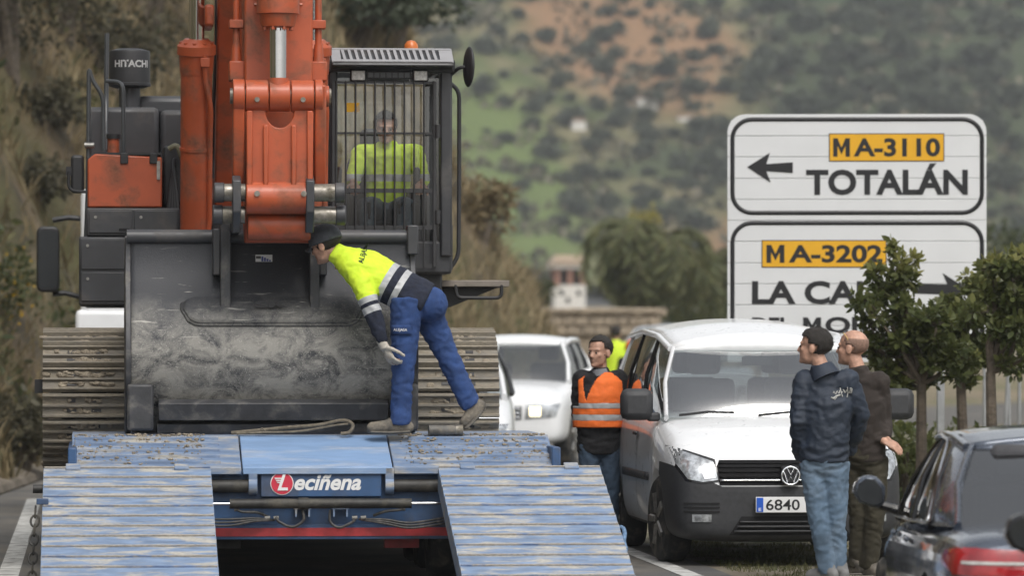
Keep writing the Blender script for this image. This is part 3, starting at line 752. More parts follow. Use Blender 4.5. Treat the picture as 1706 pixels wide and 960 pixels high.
# ------------------------------------------------------------------ low loader trailer
YAW = R(5)
def frame(x, d, yaw):
    """world origin (x, d) with a local frame turned by yaw: far end swings left"""
    return (x, d, 0), yaw
M_['blue'] = pm('worn_blue_paint', (.155, .22, .34), .55, var=.18, scale=5, dirt=(.36, .34, .30), damt=.44, dscale=5, stretch=(.6, 1.6, 3), dsoft=.09)
M_['blue_ramp'] = pm('scraped_blue_ramp', (.165, .23, .345), .55, var=.25, scale=9, dirt=(.39, .375, .34), damt=.45, dscale=6.5, stretch=(.55, 2.4, 2.4), dsoft=.07)
M_['blue_lip'] = pm('worn_ramp_lip', (.13, .19, .32), .55, var=.25, scale=12, dirt=(.33, .30, .26), damt=.56, dscale=6, stretch=(.7, 2, 2), dsoft=.05)
M_['blue_plain'] = pm('pale_blue_paint', (.2, .31, .5), .45, var=.1, scale=5, dirt=(.42, .42, .42), damt=.36, dscale=2.2, stretch=(.5, 2, 2))
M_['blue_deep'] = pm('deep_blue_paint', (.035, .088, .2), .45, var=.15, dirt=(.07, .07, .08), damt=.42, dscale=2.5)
M_['red_tape'] = pm('red_reflector', (.36, .03, .035), .4, var=.2, scale=12)
M_['grime'] = pm('grimy_black_steel', (.035, .034, .032), .55, metal=.3, var=.35, scale=9, dirt=(.12, .11, .09), damt=.4, dscale=6)
M_['hose'] = pm('hose', (.03, .03, .03), .55, var=.3, dirt=(.14, .13, .12), damt=.42, dscale=20)
M_['soil'] = pm('dried_mud', (.27, .23, .175), .95, var=.3, scale=14, bump=.8, bscale=60)
M_['white'] = pm('white_print', (.75, .75, .75), .5, var=.03)
M_['red'] = pm('red_print', (.55, .03, .06), .45, var=.05)

(o_, yw) = frame(-1.35, 33.0, YAW)
TR = empty('low_loader_trailer', o_, yw, 'blue low loader trailer with two folded down loading ramps', 'trailer')
# sloping tail plates and the flat deck behind them
def slab(x0, x1, y0, z0, y1, z1, th, name, m, parent, bevel=.006):
    mb = MB(); dz = th
    mb.add([(x0, y0, z0 - dz), (x1, y0, z0 - dz), (x1, y1, z1 - dz), (x0, y1, z1 - dz), (x0, y0, z0), (x1, y0, z0), (x1, y1, z1), (x0, y1, z1)], [(3,2,1,0),(4,5,6,7),(0,1,5,4),(1,2,6,5),(2,3,7,6),(3,0,4,7)])
    return mb.build(name, m, parent, bevel=bevel)
zf, zn = 1.0, .795
pl = slab(-.50, .53, 0, zn, .72, zf, .05, 'tail_plate', M_['blue_plain'], TR)
for x0, x1 in ((-1.67, -.51), (.54, 1.67)):
    p = slab(x0, x1, 0.0, zn, .72, zf, .05, 'tail_plate', M_['blue'], TR)
    for k in range(5):
        y = .09 + k * .135; z = zn + (zf - zn) * y / .72
        xa, xb = (x0 + .02, x1 - .14) if x0 < 0 else (x0 + .14, x1 - .02)
        MB().box(xa, xb, y - .012, y + .02, z - .01, z + .018).build('rib', M_['blue'], p, bevel=.004)
MB().box(-1.67, 1.67, .722, 2.25, .93, 1.0).build('deck', M_['blue'], TR)
for sx in (-1, 1):
    MB().box(sx * 1.665 - .03, sx * 1.665 + .03, .02, 2.3, .45, .93 if sx else 0).build('side_beam', M_['blue_deep'], TR, bevel=.01)
    for k in range(3): MB().box(sx * 1.70 - .012, sx * 1.70 + .012, .05 + k * .09, .09 + k * .09, .5, .8).build('stake', M_['blue'], TR)
# well deck under the excavator, gooseneck
MB().box(-1.55, 1.55, 2.3, 9.6, .52, .66).build('well_deck', M_['grime'], TR)
MB().box(-.7, .7, 9.6, 12.2, 1.1, 1.4).build('gooseneck', M_['blue_deep'], TR, bevel=.02)
MB().box(-.7, .7, 9.4, 9.8, .6, 1.4).build('neck_upright', M_['blue_deep'], TR, bevel=.02)
# rear face
MB().box(-1.62, 1.62, .10, .16, .30, .745).build('rear_panel', M_['blue_deep'], TR, bevel=.004)
MB().box(-1.5, 1.5, .06, .099, .295, .40).build('bumper_beam', M_['blue_deep'], TR, bevel=.006)
MB().box(-1.45, 1.45, .052, .0595, .318, .375).build('reflector_strip', M_['red_tape'], TR)
for x0, x1 in ((-1.6, -.39), (.48, 1.6)):
    MB().box(x0, x1, .04, .1, .735, .775).build('cross_rail', M_['blue_deep'], TR, bevel=.005)
# name board
nb = MB().box(-.375, .455, .02, .09, .59, .775).build('name_board', M_['blue_deep'], TR, bevel=.006)
mb = MB(); mb.lathe([(.08, 0), (.08, .004)], (-.23, .0135, .683), 'y', 36); mb.build('emblem_rim', M_['white'], nb)
mb = MB(); mb.lathe([(.074, 0), (.074, .003)], (-.23, .0095, .683), 'y', 36); mb.build('emblem', M_['red'], nb)
mb = MB(); mb.prism([(-.225, .745), (-.205, .745), (-.235, .655), (-.19, .655), (-.19, .635), (-.262, .635)], 'y', .0045, .008)
mb.build('emblem_letter', M_['white'], nb)
for k in range(3): MB().prism([(-.285 + k * .008, .722 - k * .014), (-.232 - k * .004, .722 - k * .014), (-.235 - k * .004, .714 - k * .014), (-.275 + k * .008, .714 - k * .014)], 'y', .0045, .008).build('emblem_wing', M_['white'], nb)
fit_text('eciñena', -.145, .315, .635, .742, .0185, M_['white'], nb, bold=.03, shear=.28)
# hinge tubes at both sides of the board
for x0, x1 in ((-.76, -.43), (.51, .90)):
    MB().cyl((x0, .045, .665), (x1, .045, .665), .045, n=20).build('hinge_tube', M_['grime'], TR)
    xe = x1 if x0 < 0 else x0
    MB().cyl((xe - .03, .04, .665), (xe + .03, .04, .665), .062, n=24).build('hinge_collar', M_['blue'], TR, bevel=.004)
    MB().box(xe - .03, xe + .03, .0, .1, .69, .79).build('hinge_plate', M_['blue'], TR, bevel=.004)
# ramp spreading cylinder and its rods
MB().cyl((-.59, -.02, .545), (.66, -.02, .545), .034, n=20).build('cylinder_barrel', M_['grime'], TR)
for x0, x1 in ((-.78, -.58), (.65, .86)): MB().cyl((x0, -.02, .545), (x1, -.02, .545), .010, n=12).build('cylinder_rod', M_['chrome'], TR)
MB().cyl((-.12, -.02, .545), (-.05, -.02, .545), .041, n=20).build('cylinder_gland', M_['grime'], TR)
for x in (-.09, .17):
    for q in (-.045, .045): MB().box(x + q - .006, x + q + .006, -.03, .1, .455, .515).build('bracket', M_['blue'], TR)
    MB().box(x - .06, x + .06, -.03, .1, .505, .515).build('bracket', M_['blue'], TR)
# hydraulic hoses
def hose(pts, r=.010, name='hose', m=None, par=None):
    # smooth the path
    P = [Vector(p) for p in pts]; out = []
    for i in range(len(P) - 1):
        p0, p1, p2, p3 = P[max(i - 1, 0)], P[i], P[i + 1], P[min(i + 2, len(P) - 1)]
        for k in range(5):
            t = k / 5; out.append(.5 * ((2 * p1) + (p2 - p0) * t + (2 * p0 - 5 * p1 + 4 * p2 - p3) * t * t + (3 * p1 - p0 - 3 * p2 + p3) * t ** 3))
    out.append(P[-1]); return MB().tube(out, r, 8).build(name, m or M_['hose'], par or TR)
hose([(-.09, -.01, .50), (-.085, -.02, .43), (-.16, -.03, .385), (-.25, -.02, .42), (-.27, .0, .45)])
hose([(.10, -.01, .50), (.10, -.02, .42), (.16, -.03, .38), (.24, -.02, .41), (.27, .02, .43)])
hose([(-.54, -.02, .505), (-.50, -.03, .49), (-.40, -.02, .485), (-.33, .02, .455)]); hose([(.60, -.02, .505), (.57, -.03, .50), (.48, -.02, .49), (.40, .02, .46)])
for k in range(3):
    hose([(-.82, .0, .40 + k * .02), (-.6, -.02, .395 + k * .022), (-.42, -.02, .425 + .01 * k), (-.28, .03, .43)], .008)
    hose([(.92, .0, .41 + k * .02), (.66, -.02, .375 + k * .018), (.48, -.02, .405 + .014 * k), (.30, .03, .435)], .008)
for x in (-.33, -.27, .27, .33, -.54, .60): MB().cyl((x - .018, .01, .445 if abs(x) < .5 else .505), (x + .018, .01, .448 if abs(x) < .5 else .507), .014, n=10).build('hose_fitting', M_['steel'], TR)
# axles and wheels under the deck
for y in (.75, 2.0, 3.2):
    MB().cyl((-1.2, y, .38), (1.2, y, .38), .07, n=12).build('axle', M_['grime'], TR)
    for x in (-1.3, -.95, .95, 1.3):
        w = MB().lathe([(.2, -.13), (.36, -.13), (.385, -.09), (.385, .09), (.36, .13), (.2, .13)], (x, y, .385), 'x', 28).build('wheel', M_['rubber'], TR)
        MB().lathe([(.06, -.135), (.2, -.135), (.2, .135), (.06, .135)], (x, y, .385), 'x', 20).build('rim', M_['grime'], w)
for x in (-.5, .5): MB().box(x - .06, x + .06, .2, 9.5, .40, .62).build('chassis_beam', M_['grime'], TR)
for x in (-.62, .62): MB().box(x - .12, x + .12, .4, .52, .22, .42).build('spring_hanger', M_['red_tape'] if x > 0 else M_['grime'], TR)
# loading ramps
def ramp_part(xc, w, label):
    t = bpy.data.objects.new('ramp', None); COL.objects.link(t); t.parent = TR; t['label'] = label
    y0, z0, y1, z1 = -.06, .79, -2.62, .03
    x0, x1 = xc - w / 2, xc + w / 2; L = math.hypot(y1 - y0, z1 - z0); dy, dz = (y1 - y0) / L, (z1 - z0) / L
    ny, nz = dz, -dy          # upward normal
    if nz < 0: ny, nz = -ny, -nz
    def P(x, s_, h): return (x, y0 + dy * s_ + ny * h, z0 + dz * s_ + nz * h)
    def bar(xa, xb, sa, sb, ha, hb): return [P(xa, sa, ha), P(xb, sa, ha), P(xb, sb, ha), P(xa, sb, ha), P(xa, sa, hb), P(xb, sa, hb), P(xb, sb, hb), P(xa, sb, hb)]
    BF = [(3,2,1,0),(4,5,6,7),(0,1,5,4),(1,2,6,5),(2,3,7,6),(3,0,4,7)]
    for sx in (x0, x1 - .03): MB().add(bar(sx, sx + .03, 0, L, -.16, -.012), BF).build('side_rail', M_['blue'], t, bevel=.004)
    n = 13; st = L / n
    for k in range(n):
        q = MB(); s0, s1 = k * st, (k + 1) * st - .006
        # each tread plate is tilted a little and ends in a raised lip
        q.add([P(x0, s0, -.02), P(x1, s0, -.02), P(x1, s1, -.022), P(x0, s1, -.022), P(x0, s0, .006), P(x1, s0, .006), P(x1, s1, -.012), P(x0, s1, -.012)], BF)
        o = q.build('slat', M_['blue_ramp'], t, bevel=.002)
        MB().add(bar(x0 + .005, x1 - .005, s0 + .002, s0 + .016, -.003, .017), BF).build('tread_bar', M_['blue_lip'], o, bevel=.002)
    for xh in (x0 + .2, x1 - .2): MB().add(bar(xh - .05, xh + .05, -.06, .05, -.05, .02), BF).build('hinge_lug', M_['blue'], t, bevel=.006)
    return t
ramp_part(-1.29, 1.14, 'left ramp, scraped blue with a chain on its side'); ramp_part(1.40, 1.12, 'right ramp, scraped blue and muddy')
# chain on the left ramp, rope on the right ramp
def chain(pts, n, m, par):
    for k in range(n):
        a = Vector(pts[0]).lerp(Vector(pts[1]), k / n); b = Vector(pts[0]).lerp(Vector(pts[1]), (k + 1.25) / n)
        ax = (b - a); c = (a + b) / 2; side = Vector((1, 0, 0)) if k % 2 else Vector((0, 1, 0)); up = ax.normalized(); L = ax.length / 2; P = []
        for i in range(15):
            q = 2 * PI * i / 14; P.append(c + up * L * math.cos(q) + side * .028 * math.sin(q))
        MB().tube(P, .008, 6, cap=False).build('chain_link', m, par)
chain([(-1.905, -.78, .56), (-1.93, -1.15, .02)], 9, M_['grime'], TR)
MB().box(-1.90, -1.82, -.80, -.74, .57, .61).build('chain_lug', M_['blue_deep'], TR, bevel=.005)
MB().cyl((-1.93, -.30, .66), (-1.86, -.30, .66), .03, n=16).build('side_pin', M_['grime'], TR)
hose([(1.95, -1.22, .42), (1.985, -1.25, .42), (1.995, -1.28, .38), (1.985, -1.32, .33), (1.995, -1.35, .28), (1.97, -1.36, .26)], .014, 'rope', pm('blue_rope', (.12, .2, .32), .9, var=.4, scale=60))

# mud and gravel spilled on the tail plates
def clods(n, area, name, label, smin=.0025, smax=.015):
    mb = MB(); 
    for _ in range(n):
        x, y, z = area(); r = smin + (smax - smin) * random.random() ** 3
        v0 = len(mb.v); mb.ball((x, y, z + r * .3), r * random.uniform(.8, 1.6), r * random.uniform(.8, 1.4), r * random.uniform(.5, .9), 6, 4)
        for i in range(v0, len(mb.v)):
            p = Vector(mb.v[i]); mb.v[i] = tuple(p + noise.noise_vector(p * 60) * r * .5)
    o = mb.build(name, M_['soil']); o.location = o_; o.rotation_euler = (0, 0, yw); tag(o, label, 'soil', kind='stuff'); return o
def tail(x0, x1, bias=1.0):
    def f():
        x = random.uniform(x0, x1); y = .76 - .7 * random.random() ** bias; return x, y, zn + (zf - zn) * min(y, .72) / .72 + .002
    return f
clods(700, tail(-1.66, -.75, 1.6), 'spilled_soil', 'crumbs of dry earth spilled over the left tail plate')
clods(800, tail(.62, 1.64, 1.6), 'spilled_soil', 'crumbs of dry earth spilled over the right tail plate')

# ------------------------------------------------------------------ white truck pulling it (mostly hidden)
TK = empty('white_truck', (px(290, 0, 45).x + .4, 44.2, 0), YAW, 'white truck with black mirror mostly hidden behind the excavator', 'truck')
MB().box(-1.2, 1.2, 1.0, 3.2, 1.05, 3.1).build('cab', M_['white_paint'], TK, bevel=.08)
MB().box(-1.25, 1.25, .98, 2.4, 1.05, 1.95).build('side_skirt', M_['white_paint'], TK, bevel=.05)
MB().box(-1.0, 1.0, .97, 1.0, 2.2, 2.9).build('rear_window', M_['black'], TK)
MB().box(-.45, .45, -3.5, 3.0, .75, 1.0).build('chassis', M_['grime'], TK)
for y in (-1.6, 2.2):
    for x in (-1.05, 1.05):
        w = MB().lathe([(.3, -.15), (.47, -.15), (.5, -.1), (.5, .1), (.47, .15), (.3, .15)], (x, y, .5), 'x', 28).build('wheel', M_['rubber'], TK)
        MB().lathe([(.05, -.12), (.3, -.14), (.3, .14), (.05, .12)], (x, y, .5), 'x', 20).build('rim', M_['steel'], w)
def inv(root, p): return Matrix.LocRotScale(root.location, root.rotation_euler, None).inverted() @ Vector(p)
def mirror_housing(par, c, w, h, th, m, glass=None):
    P = []; r = min(w, h) * .28
    for cx, cz, a0 in ((w / 2 - r, h / 2 - r, 0), (-w / 2 + r, h / 2 - r, 90), (-w / 2 + r, -h / 2 + r, 180), (w / 2 - r, -h / 2 + r, 270)):
        for k in range(5): a = R(a0 + 22.5 * k); P.append((c[0] + cx + r * math.cos(a), c[2] + cz + r * math.sin(a)))
    o = MB().prism(P, 'y', c[1], c[1] + th).build('mirror', m, par, bevel=.02)
    if glass:
        Q = [(c[0] + (x - c[0]) * .84, c[2] + (z - c[2]) * .88) for x, z in P]
        MB().prism(Q, 'y', c[1] - .004, c[1] + .01).build('mirror_glass', glass, o)
    return o
M_['mirror_glass'] = pm('mirror_glass', (.05, .055, .06), .08, metal=.6, var=.05)
c = inv(TK, px(80, 432, 46)); mirror_housing(TK, (c.x, c.y, c.z), .22, .63, .13, M_['black'], M_['mirror_glass'])
for Y, dx in ((367, 52), (490, 42)):
    a = inv(TK, px(88, Y, 46.1)); b = inv(TK, px(88 + dx, Y - (2 if Y < 400 else -4), 46.1)); MB().tube([a, (a + b) / 2 + Vector((0, 0, .02)), b, b + Vector((.5, .1, 0))], .026, 8).build('mirror_arm', M_['black'], TK)
# ------------------------------------------------------------------ excavator
M_['orange'] = pm('orange_machine_paint', (.41, .08, .027), .45, var=.13, scale=3, dirt=(.19, .075, .042), damt=.41, dscale=5, dsoft=.1, coat=.15)
M_['ex_grey'] = pm('dark_grey_machine_paint', (.047, .048, .053), .42, var=.18, scale=3, dirt=(.11, .1, .09), damt=.36, dscale=3)
M_['ex_black'] = pm('black_machine_parts', (.022, .022, .024), .5, var=.25, scale=5)
M_['track'] = pm('dusty_track_steel', (.20, .185, .16), .7, metal=.25, var=.25, scale=7, dirt=(.29, .255, .2), damt=.5, dscale=5, stretch=(.6, 2, 2), bump=.2, bscale=50)
M_['pin_steel'] = pm('greasy_pin_steel', (.28, .26, .23), .4, metal=.7, var=.3, scale=20, dirt=(.2, .18, .14), damt=.45, dscale=9)

EX = empty('excavator', (-1.973, 37.5, .66), YAW, 'orange and dark grey tracked excavator with its bucket resting on the trailer', 'excavator')
def EL(X, Y, d):
    return inv(EX, px(X, Y, d))
Z0 = .66
# --- tracks
def track(xc, w=.60):
    t = bpy.data.objects.new('track', None); COL.objects.link(t); t.parent = EX
    r = .50; yf, yb = -2.42 + r, 2.45 - r; zc = r + .06; pitch = .19
    # path: stadium, with the front a little raised like an idler
    per = 2 * (yb - yf) + 2 * PI * r; n = int(per / pitch); pitch = per / n
    def at(q):
        q %= per; top = yb - yf
        if q < PI * r: a = q / r; return (yf - r * math.sin(a), zc + r * math.cos(a), PI / 2 + a)          # front arc, from top down
        q -= PI * r
        if q < top: return (yf + q, zc - r, 3 * PI / 2 )
        q -= top
        if q < PI * r: a = q / r; return (yb + r * math.sin(a), zc - r * math.cos(a), 3 * PI / 2 + a)
        q -= PI * r; return (yb - q, zc + r, PI / 2)
    # one triple grouser shoe, local: u along the path, h outward
    prof = [(-.092, -.012), (.088, -.012), (.088, .0), (.082, .034), (.068, .036), (.062, .006), (.012, .003), (.006, .028), (-.008, .028), (-.014, .003), (-.062, .006), (-.068, .034), (-.082, .034), (-.092, .0)]
    mb = MB(); mb.prism(prof, 'x', -w / 2, w / 2); me = mb.mesh('shoe'); me.materials.append(M_['track'])
    mbh = MB()
    for x in (-.09, .09): mbh.box(x - .035, x + .035, -.048, -.024, .0, .012)
    for x in (-.09, .09): mbh.box(x - .028, x + .028, .024, .05, .0, .012)
    mh = mbh.mesh('bolt_plate'); mh.materials.append(M_['ex_black'])
    mud = []
    for v in range(5):
        q = MB(); 
        for _ in range(26):
            x = random.gauss(0, w * .2); x = max(-w * .45, min(w * .45, x)); u = random.choice((-.037, .037)) + random.uniform(-.015, .015)
            q.ball((x, u, .004), random.uniform(.02, .06), random.uniform(.014, .024), random.uniform(.008, .022), 7, 5)
        for i, p in enumerate(q.v): p = Vector(p); q.v[i] = tuple(p + noise.noise_vector(p * 40) * .012)
        m_ = q.mesh('mud'); m_.materials.append(M_['soil']); m_.shade_smooth(); mud.append(m_)
    for k in range(n):
        y, z, a = at(k * pitch + .05)
        o = bpy.data.objects.new('shoe', me); COL.objects.link(o); o.parent = t
        # outward normal direction in y,z: front arc -> (-sin, cos)
        if abs(a - 3 * PI / 2) < 1e-6 and z < zc: ny, nz = 0, -1
        elif abs(a - PI / 2) < 1e-6: ny, nz = 0, 1
        else:
            cy = yf if y < 0 else yb; ny, nz = (y - cy) / r, (z - zc) / r
        X = Vector((1, 0, 0)); N = Vector((0, ny, nz)); U = N.cross(X)
        o.matrix_local = Matrix((( X.x, U.x, N.x, xc), (X.y, U.y, N.y, y), (X.z, U.z, N.z, z), (0, 0, 0, 1)))
        if y < -1.4:
            b = bpy.data.objects.new('bolt_plate', mh); COL.objects.link(b); b.parent = o
            if k % 1 == 0:
                b = bpy.data.objects.new('mud', random.choice(mud)); COL.objects.link(b); b.parent = o; b['kind'] = 'stuff'; b.scale = (random.choice((-1, 1)) * random.uniform(.6, 1.1), 1, random.uniform(.5, 1.2))
    MB().lathe([(.1, -.16), (.42, -.16), (.44, -.1), (.44, .1), (.42, .16), (.1, .16)], (xc, yf, zc), 'x', 28).build('idler', M_['ex_black'], t)
    MB().lathe([(.1, -.1), (.42, -.1), (.42, .1), (.1, .1)], (xc, yb, zc), 'x', 20).build('sprocket', M_['ex_black'], t)
    MB().box(xc - .17, xc + .17, yf + .1, yb - .1, .25, .85).build('track_frame', M_['ex_grey'], t, bevel=.03)
track(-1.36); track(1.375)
MB().box(-1.1, 1.1, -1.0, 1.0, .35, .95).build('undercarriage', M_['ex_black'], EX, bevel=.05)
MB().cyl((0, 0, .9), (0, 0, 1.3), .75, n=32).build('slew_ring', M_['ex_black'], EX)
MB().box(-1.72, -1.66, -2.25, -2.12, .62, .72).build('track_guard', M_['ex_black'], EX)

# --- house (local z = world z - .66)
def zz(world): return world - Z0
MB().box(-1.36, 1.36, -1.0, 2.4, zz(1.93), zz(2.2)).build('house_floor', M_['ex_grey'], EX, bevel=.02)
MB().box(-.42, .45, -1.25, .2, zz(1.95), zz(2.6)).build('boom_foot', M_['ex_black'], EX, bevel=.03)
MB().box(-1.345, -.64, -1.22, 2.3, zz(2.45), zz(2.665)).build('tool_box', M_['ex_grey'], EX, bevel=.015)
MB().box(-1.40, -1.0, -1.22, .5, zz(1.93), zz(2.448)).build('step_box', M_['ex_grey'], EX, bevel=.015)
MB().box(-.99, -.64, -1.1, .5, zz(2.2), zz(2.448)).build('hose_bay', M_['ex_black'], EX)
for x0, x1, z0, z1 in ((-1.325, -1.0, 2.475, 2.645), (-.985, -.66, 2.475, 2.645), (-1.385, -1.02, 2.2, 2.43), (-1.385, -1.02, 1.96, 2.18)):
    p = MB().box(x0, x1, -1.232, -1.221, zz(z0), zz(z1)).build('door_panel', M_['ex_grey'], EX, bevel=.006)
    MB().lathe([(.012, 0), (.012, .008)], (x0 + .05, -1.24, zz(z1 - .05)), 'y', 10).build('bolt', M_['steel'], p)
MB().box(-1.10, -1.02, -1.236, -1.23, zz(2.49), zz(2.51)).build('vent_slot', M_['void'], EX)
# orange tank
tk = MB().prism([(-1.335, zz(2.67)), (-.775, zz(2.67)), (-.775, zz(3.05)), (-1.28, zz(3.075)), (-1.335, zz(3.03))], 'y', -1.2, .3).build('tank', M_['orange'], EX, bevel=.012)
MB().box(-1.29, -.78, -1.19, -.3, zz(3.066), zz(3.085)).build('tread_strip', M_['ex_black'], tk)
for x in (-1.06, -.84): MB().box(x - .03, x + .03, -1.215, -1.19, zz(3.0), zz(3.08)).build('clip', M_['ex_black'], tk, bevel=.005)
MB().box(-.815, -.79, -1.215, -1.2, zz(2.88), zz(3.02)).build('level_gauge', M_['steel'], tk)
MB().cyl((-1.14, -.9, zz(3.07)), (-1.14, -.9, zz(3.2)), .045, n=18).build('filler_neck', M_['orange'], tk)
MB().cyl((-1.14, -.9, zz(3.2)), (-1.14, -.9, zz(3.235)), .055, n=18).build('filler_cap', M_['ex_black'], tk)
# engine hood behind
MB().box(-1.34, -.78, .1, 2.3, zz(2.67), zz(3.49)).build('engine_hood', M_['ex_grey'], EX, bevel=.04)
MB().box(-.77, -.42, .12, 2.3, zz(2.67), zz(3.47)).build('engine_hood', M_['ex_grey'], EX, bevel=.04)
MB().box(-.95, -.35, .9, 2.0, zz(3.45), zz(3.62)).build('hood_top', M_['ex_grey'], EX, bevel=.05)
MB().box(-.42, 1.3, .9, 2.3, zz(2.2), zz(2.8)).build('rear_hood', M_['ex_grey'], EX, bevel=.05)
MB().box(-1.3, 1.3, 2.3, 2.75, zz(1.95), zz(2.85)).build('counterweight', M_['ex_grey'], EX, bevel=.08)
# bits in the gap beside the tank
for k in range(4): hose([(-.74 + k * .03, -1.05, zz(2.45)), (-.72 + k * .02, -1.0, zz(2.7)), (-.68, -.9, zz(2.95 + k * .03)), (-.55, -.7, zz(3.0))], .018, 'hose', M_['ex_black'], EX)
MB().box(-.76, -.60, -.9, -.2, zz(2.7), zz(3.15)).build('valve_block', M_['ex_black'], EX, bevel=.02)
hose([(-.72, -1.0, zz(3.12)), (-.66, -1.02, zz(3.14)), (-.62, -1.0, zz(3.05)), (-.6, -.9, zz(2.98))], .022, 'pipe', pm('greenish_hose', (.18, .17, .11), .6), EX)
# air pre-cleaner
c = EL(216, 0, 38.3); cx, cy = c.x, c.y
pc = MB().lathe([(.0, zz(3.995)), (.1, zz(3.992)), (.158, zz(3.975)), (.163, zz(3.96)), (.163, zz(3.72)), (.17, zz(3.715)), (.17, zz(3.695)), (.12, zz(3.68)), (.0, zz(3.68))], (cx, cy, 0), 'z', 36).build('air_cleaner', M_['ex_black'], EX)
MB().cyl((cx, cy, zz(3.45)), (cx, cy, zz(3.68)), .085, n=20).build('intake_pipe', M_['ex_grey'], pc)
tm = text_mesh('HITACHI', .075, bold=.035, xscale=1.05)
for v in tm.vertices:
    a = v.co.x / .1645 + .12; v.co = Vector((cx + .1645 * math.sin(a), cy - .1645 * math.cos(a), zz(3.865) + v.co.y))
link_mesh('lettering', tm, M_['white'], pc)
# handrails
def rail(pts, r=.019, m=None, name='handrail', par=None):
    P = [Vector(p) for p in pts]; out = [P[0]]
    for i in range(1, len(P) - 1):
        a = (P[i - 1] - P[i]); b = (P[i + 1] - P[i]); q = min(.07, a.length * .45, b.length * .45)
        for k in range(5):
            t_ = k / 4; A = P[i] + a.normalized() * q * (1 - t_); B = P[i] + b.normalized() * q * t_; out.append(A.lerp(B, t_))
    out.append(P[-1]); return MB().tube(out, r, 10).build(name, m or M_['ex_black'], par or EX)
M_['rail'] = pm('rail_paint', (.06, .065, .07), .35, var=.15)
dR = 36.25
rail([EL(140, 470, dR), EL(147, 300, dR), EL(148, 112, dR), EL(153, 132, dR), EL(172, 160, dR), EL(173, 252, dR)], .017, M_['rail'])
rail([EL(178, 55, 37.4), EL(177, 165, 37.4), EL(175, 250, 37.2)], .019, M_['rail'])
rail([EL(178, 135, 37), EL(205, 137, 36.9), EL(206, 258, 36.9)], .017, M_['rail'])
MB().cyl(EL(141, 242, dR - .03), EL(157, 242, dR - .03), .022, n=12).build('rail_clamp', M_['steel'], EX)
c = EL(129, 290, dR); mirror_housing(EX, (c.x, c.y, c.z), .10, .29, .05, M_['ex_black'])
rail([EL(115, 285, dR), EL(113, 318, dR), EL(148, 320, dR)], .012); MB().box(*[v for a, b in zip(EL(110, 292, dR), EL(120, 278, dR + .05)) for v in sorted((a, b))]).build('mirror_joint', M_['ex_black'], EX)

# --- boom and its cylinders
def beam(pts, x0, x1, name, m, par=EX, bevel=.015):
    """side profile polygon (y,z) extruded across"""
    return MB().prism(pts, 'x', x0, x1).build(name, m, par, bevel=bevel)
bo = beam([(-.75, zz(2.25)), (-.1, zz(2.2)), (.1, zz(2.5)), (-.9, zz(4.4)), (-1.75, zz(6.2)), (-3.2, zz(7.3)), (-3.4, zz(6.9)), (-2.75, zz(5.6)), (-2.1, zz(4.6)), (-.85, zz(2.7))], -.37, .20, 'boom', M_['orange'])
MB().box(-.47, -.40, -1.9, -1.3, zz(4.0), zz(4.16)).build('boom_lug', M_['orange'], EX, bevel=.02)
rail([(-.37, -1.5, zz(4.7)), (-.37, -1.4, zz(3.9)), (-.39, -1.15, zz(3.4)), (-.39, -1.0, zz(2.9))], .014, M_['rail'], 'boom_pipe')
def cylinder(x, top=None):
    a, b = Vector((x, -1.32, zz(2.05))), Vector((x, -1.62, zz(3.72))); u = (b - a).normalized()
    t = MB().tube([a, b], [.118, .118], 28).build('boom_cylinder', M_['orange'], EX, smooth=30)
    MB().tube([b - u * .06, b + u * .08, b + u * .085, b + u * .15, b + u * .20], [.122, .132, .145, .145, .09], 28).build('gland', M_['orange'], t)
    for k in range(10):
        an = 2 * PI * k / 10; q = b + u * .15; e1 = u.orthogonal().normalized(); e2 = u.cross(e1); q = q + (e1 * math.cos(an) + e2 * math.sin(an)) * .115
        MB().tube([q, q + u * .03], .016, 6).build('bolt', M_['orange'], t)
    MB().tube([b, b + u * 1.6], .058, 24).build('rod', M_['chrome'], t)
    for f in (.25, .63): MB().tube([a.lerp(b, f) - u * .012, a.lerp(b, f) + u * .012], .125, 28).build('clamp', M_['orange'], t)
    f = Vector((.06, -.125, 0))
    rail([b + f + u * .08, b + f - u * .10, b + f + Vector((.045, 0, 0)) - u * .32, a.lerp(b, .63) + Vector((.10, -.09, 0)), a.lerp(b, .28) + Vector((.10, -.09, 0)), a.lerp(b, .2) + Vector((.06, -.11, 0))], .02, M_['orange'], 'oil_pipe', t)
    MB().box(*[v for lo, hi in zip(b + f - u * .0 + Vector((-.035, -.03, -.02)), b + f + Vector((.035, .03, .05))) for v in (lo, hi)]).build('pipe_flange', M_['orange'], t, bevel=.005)
cylinder(-.525); cylinder(.34)

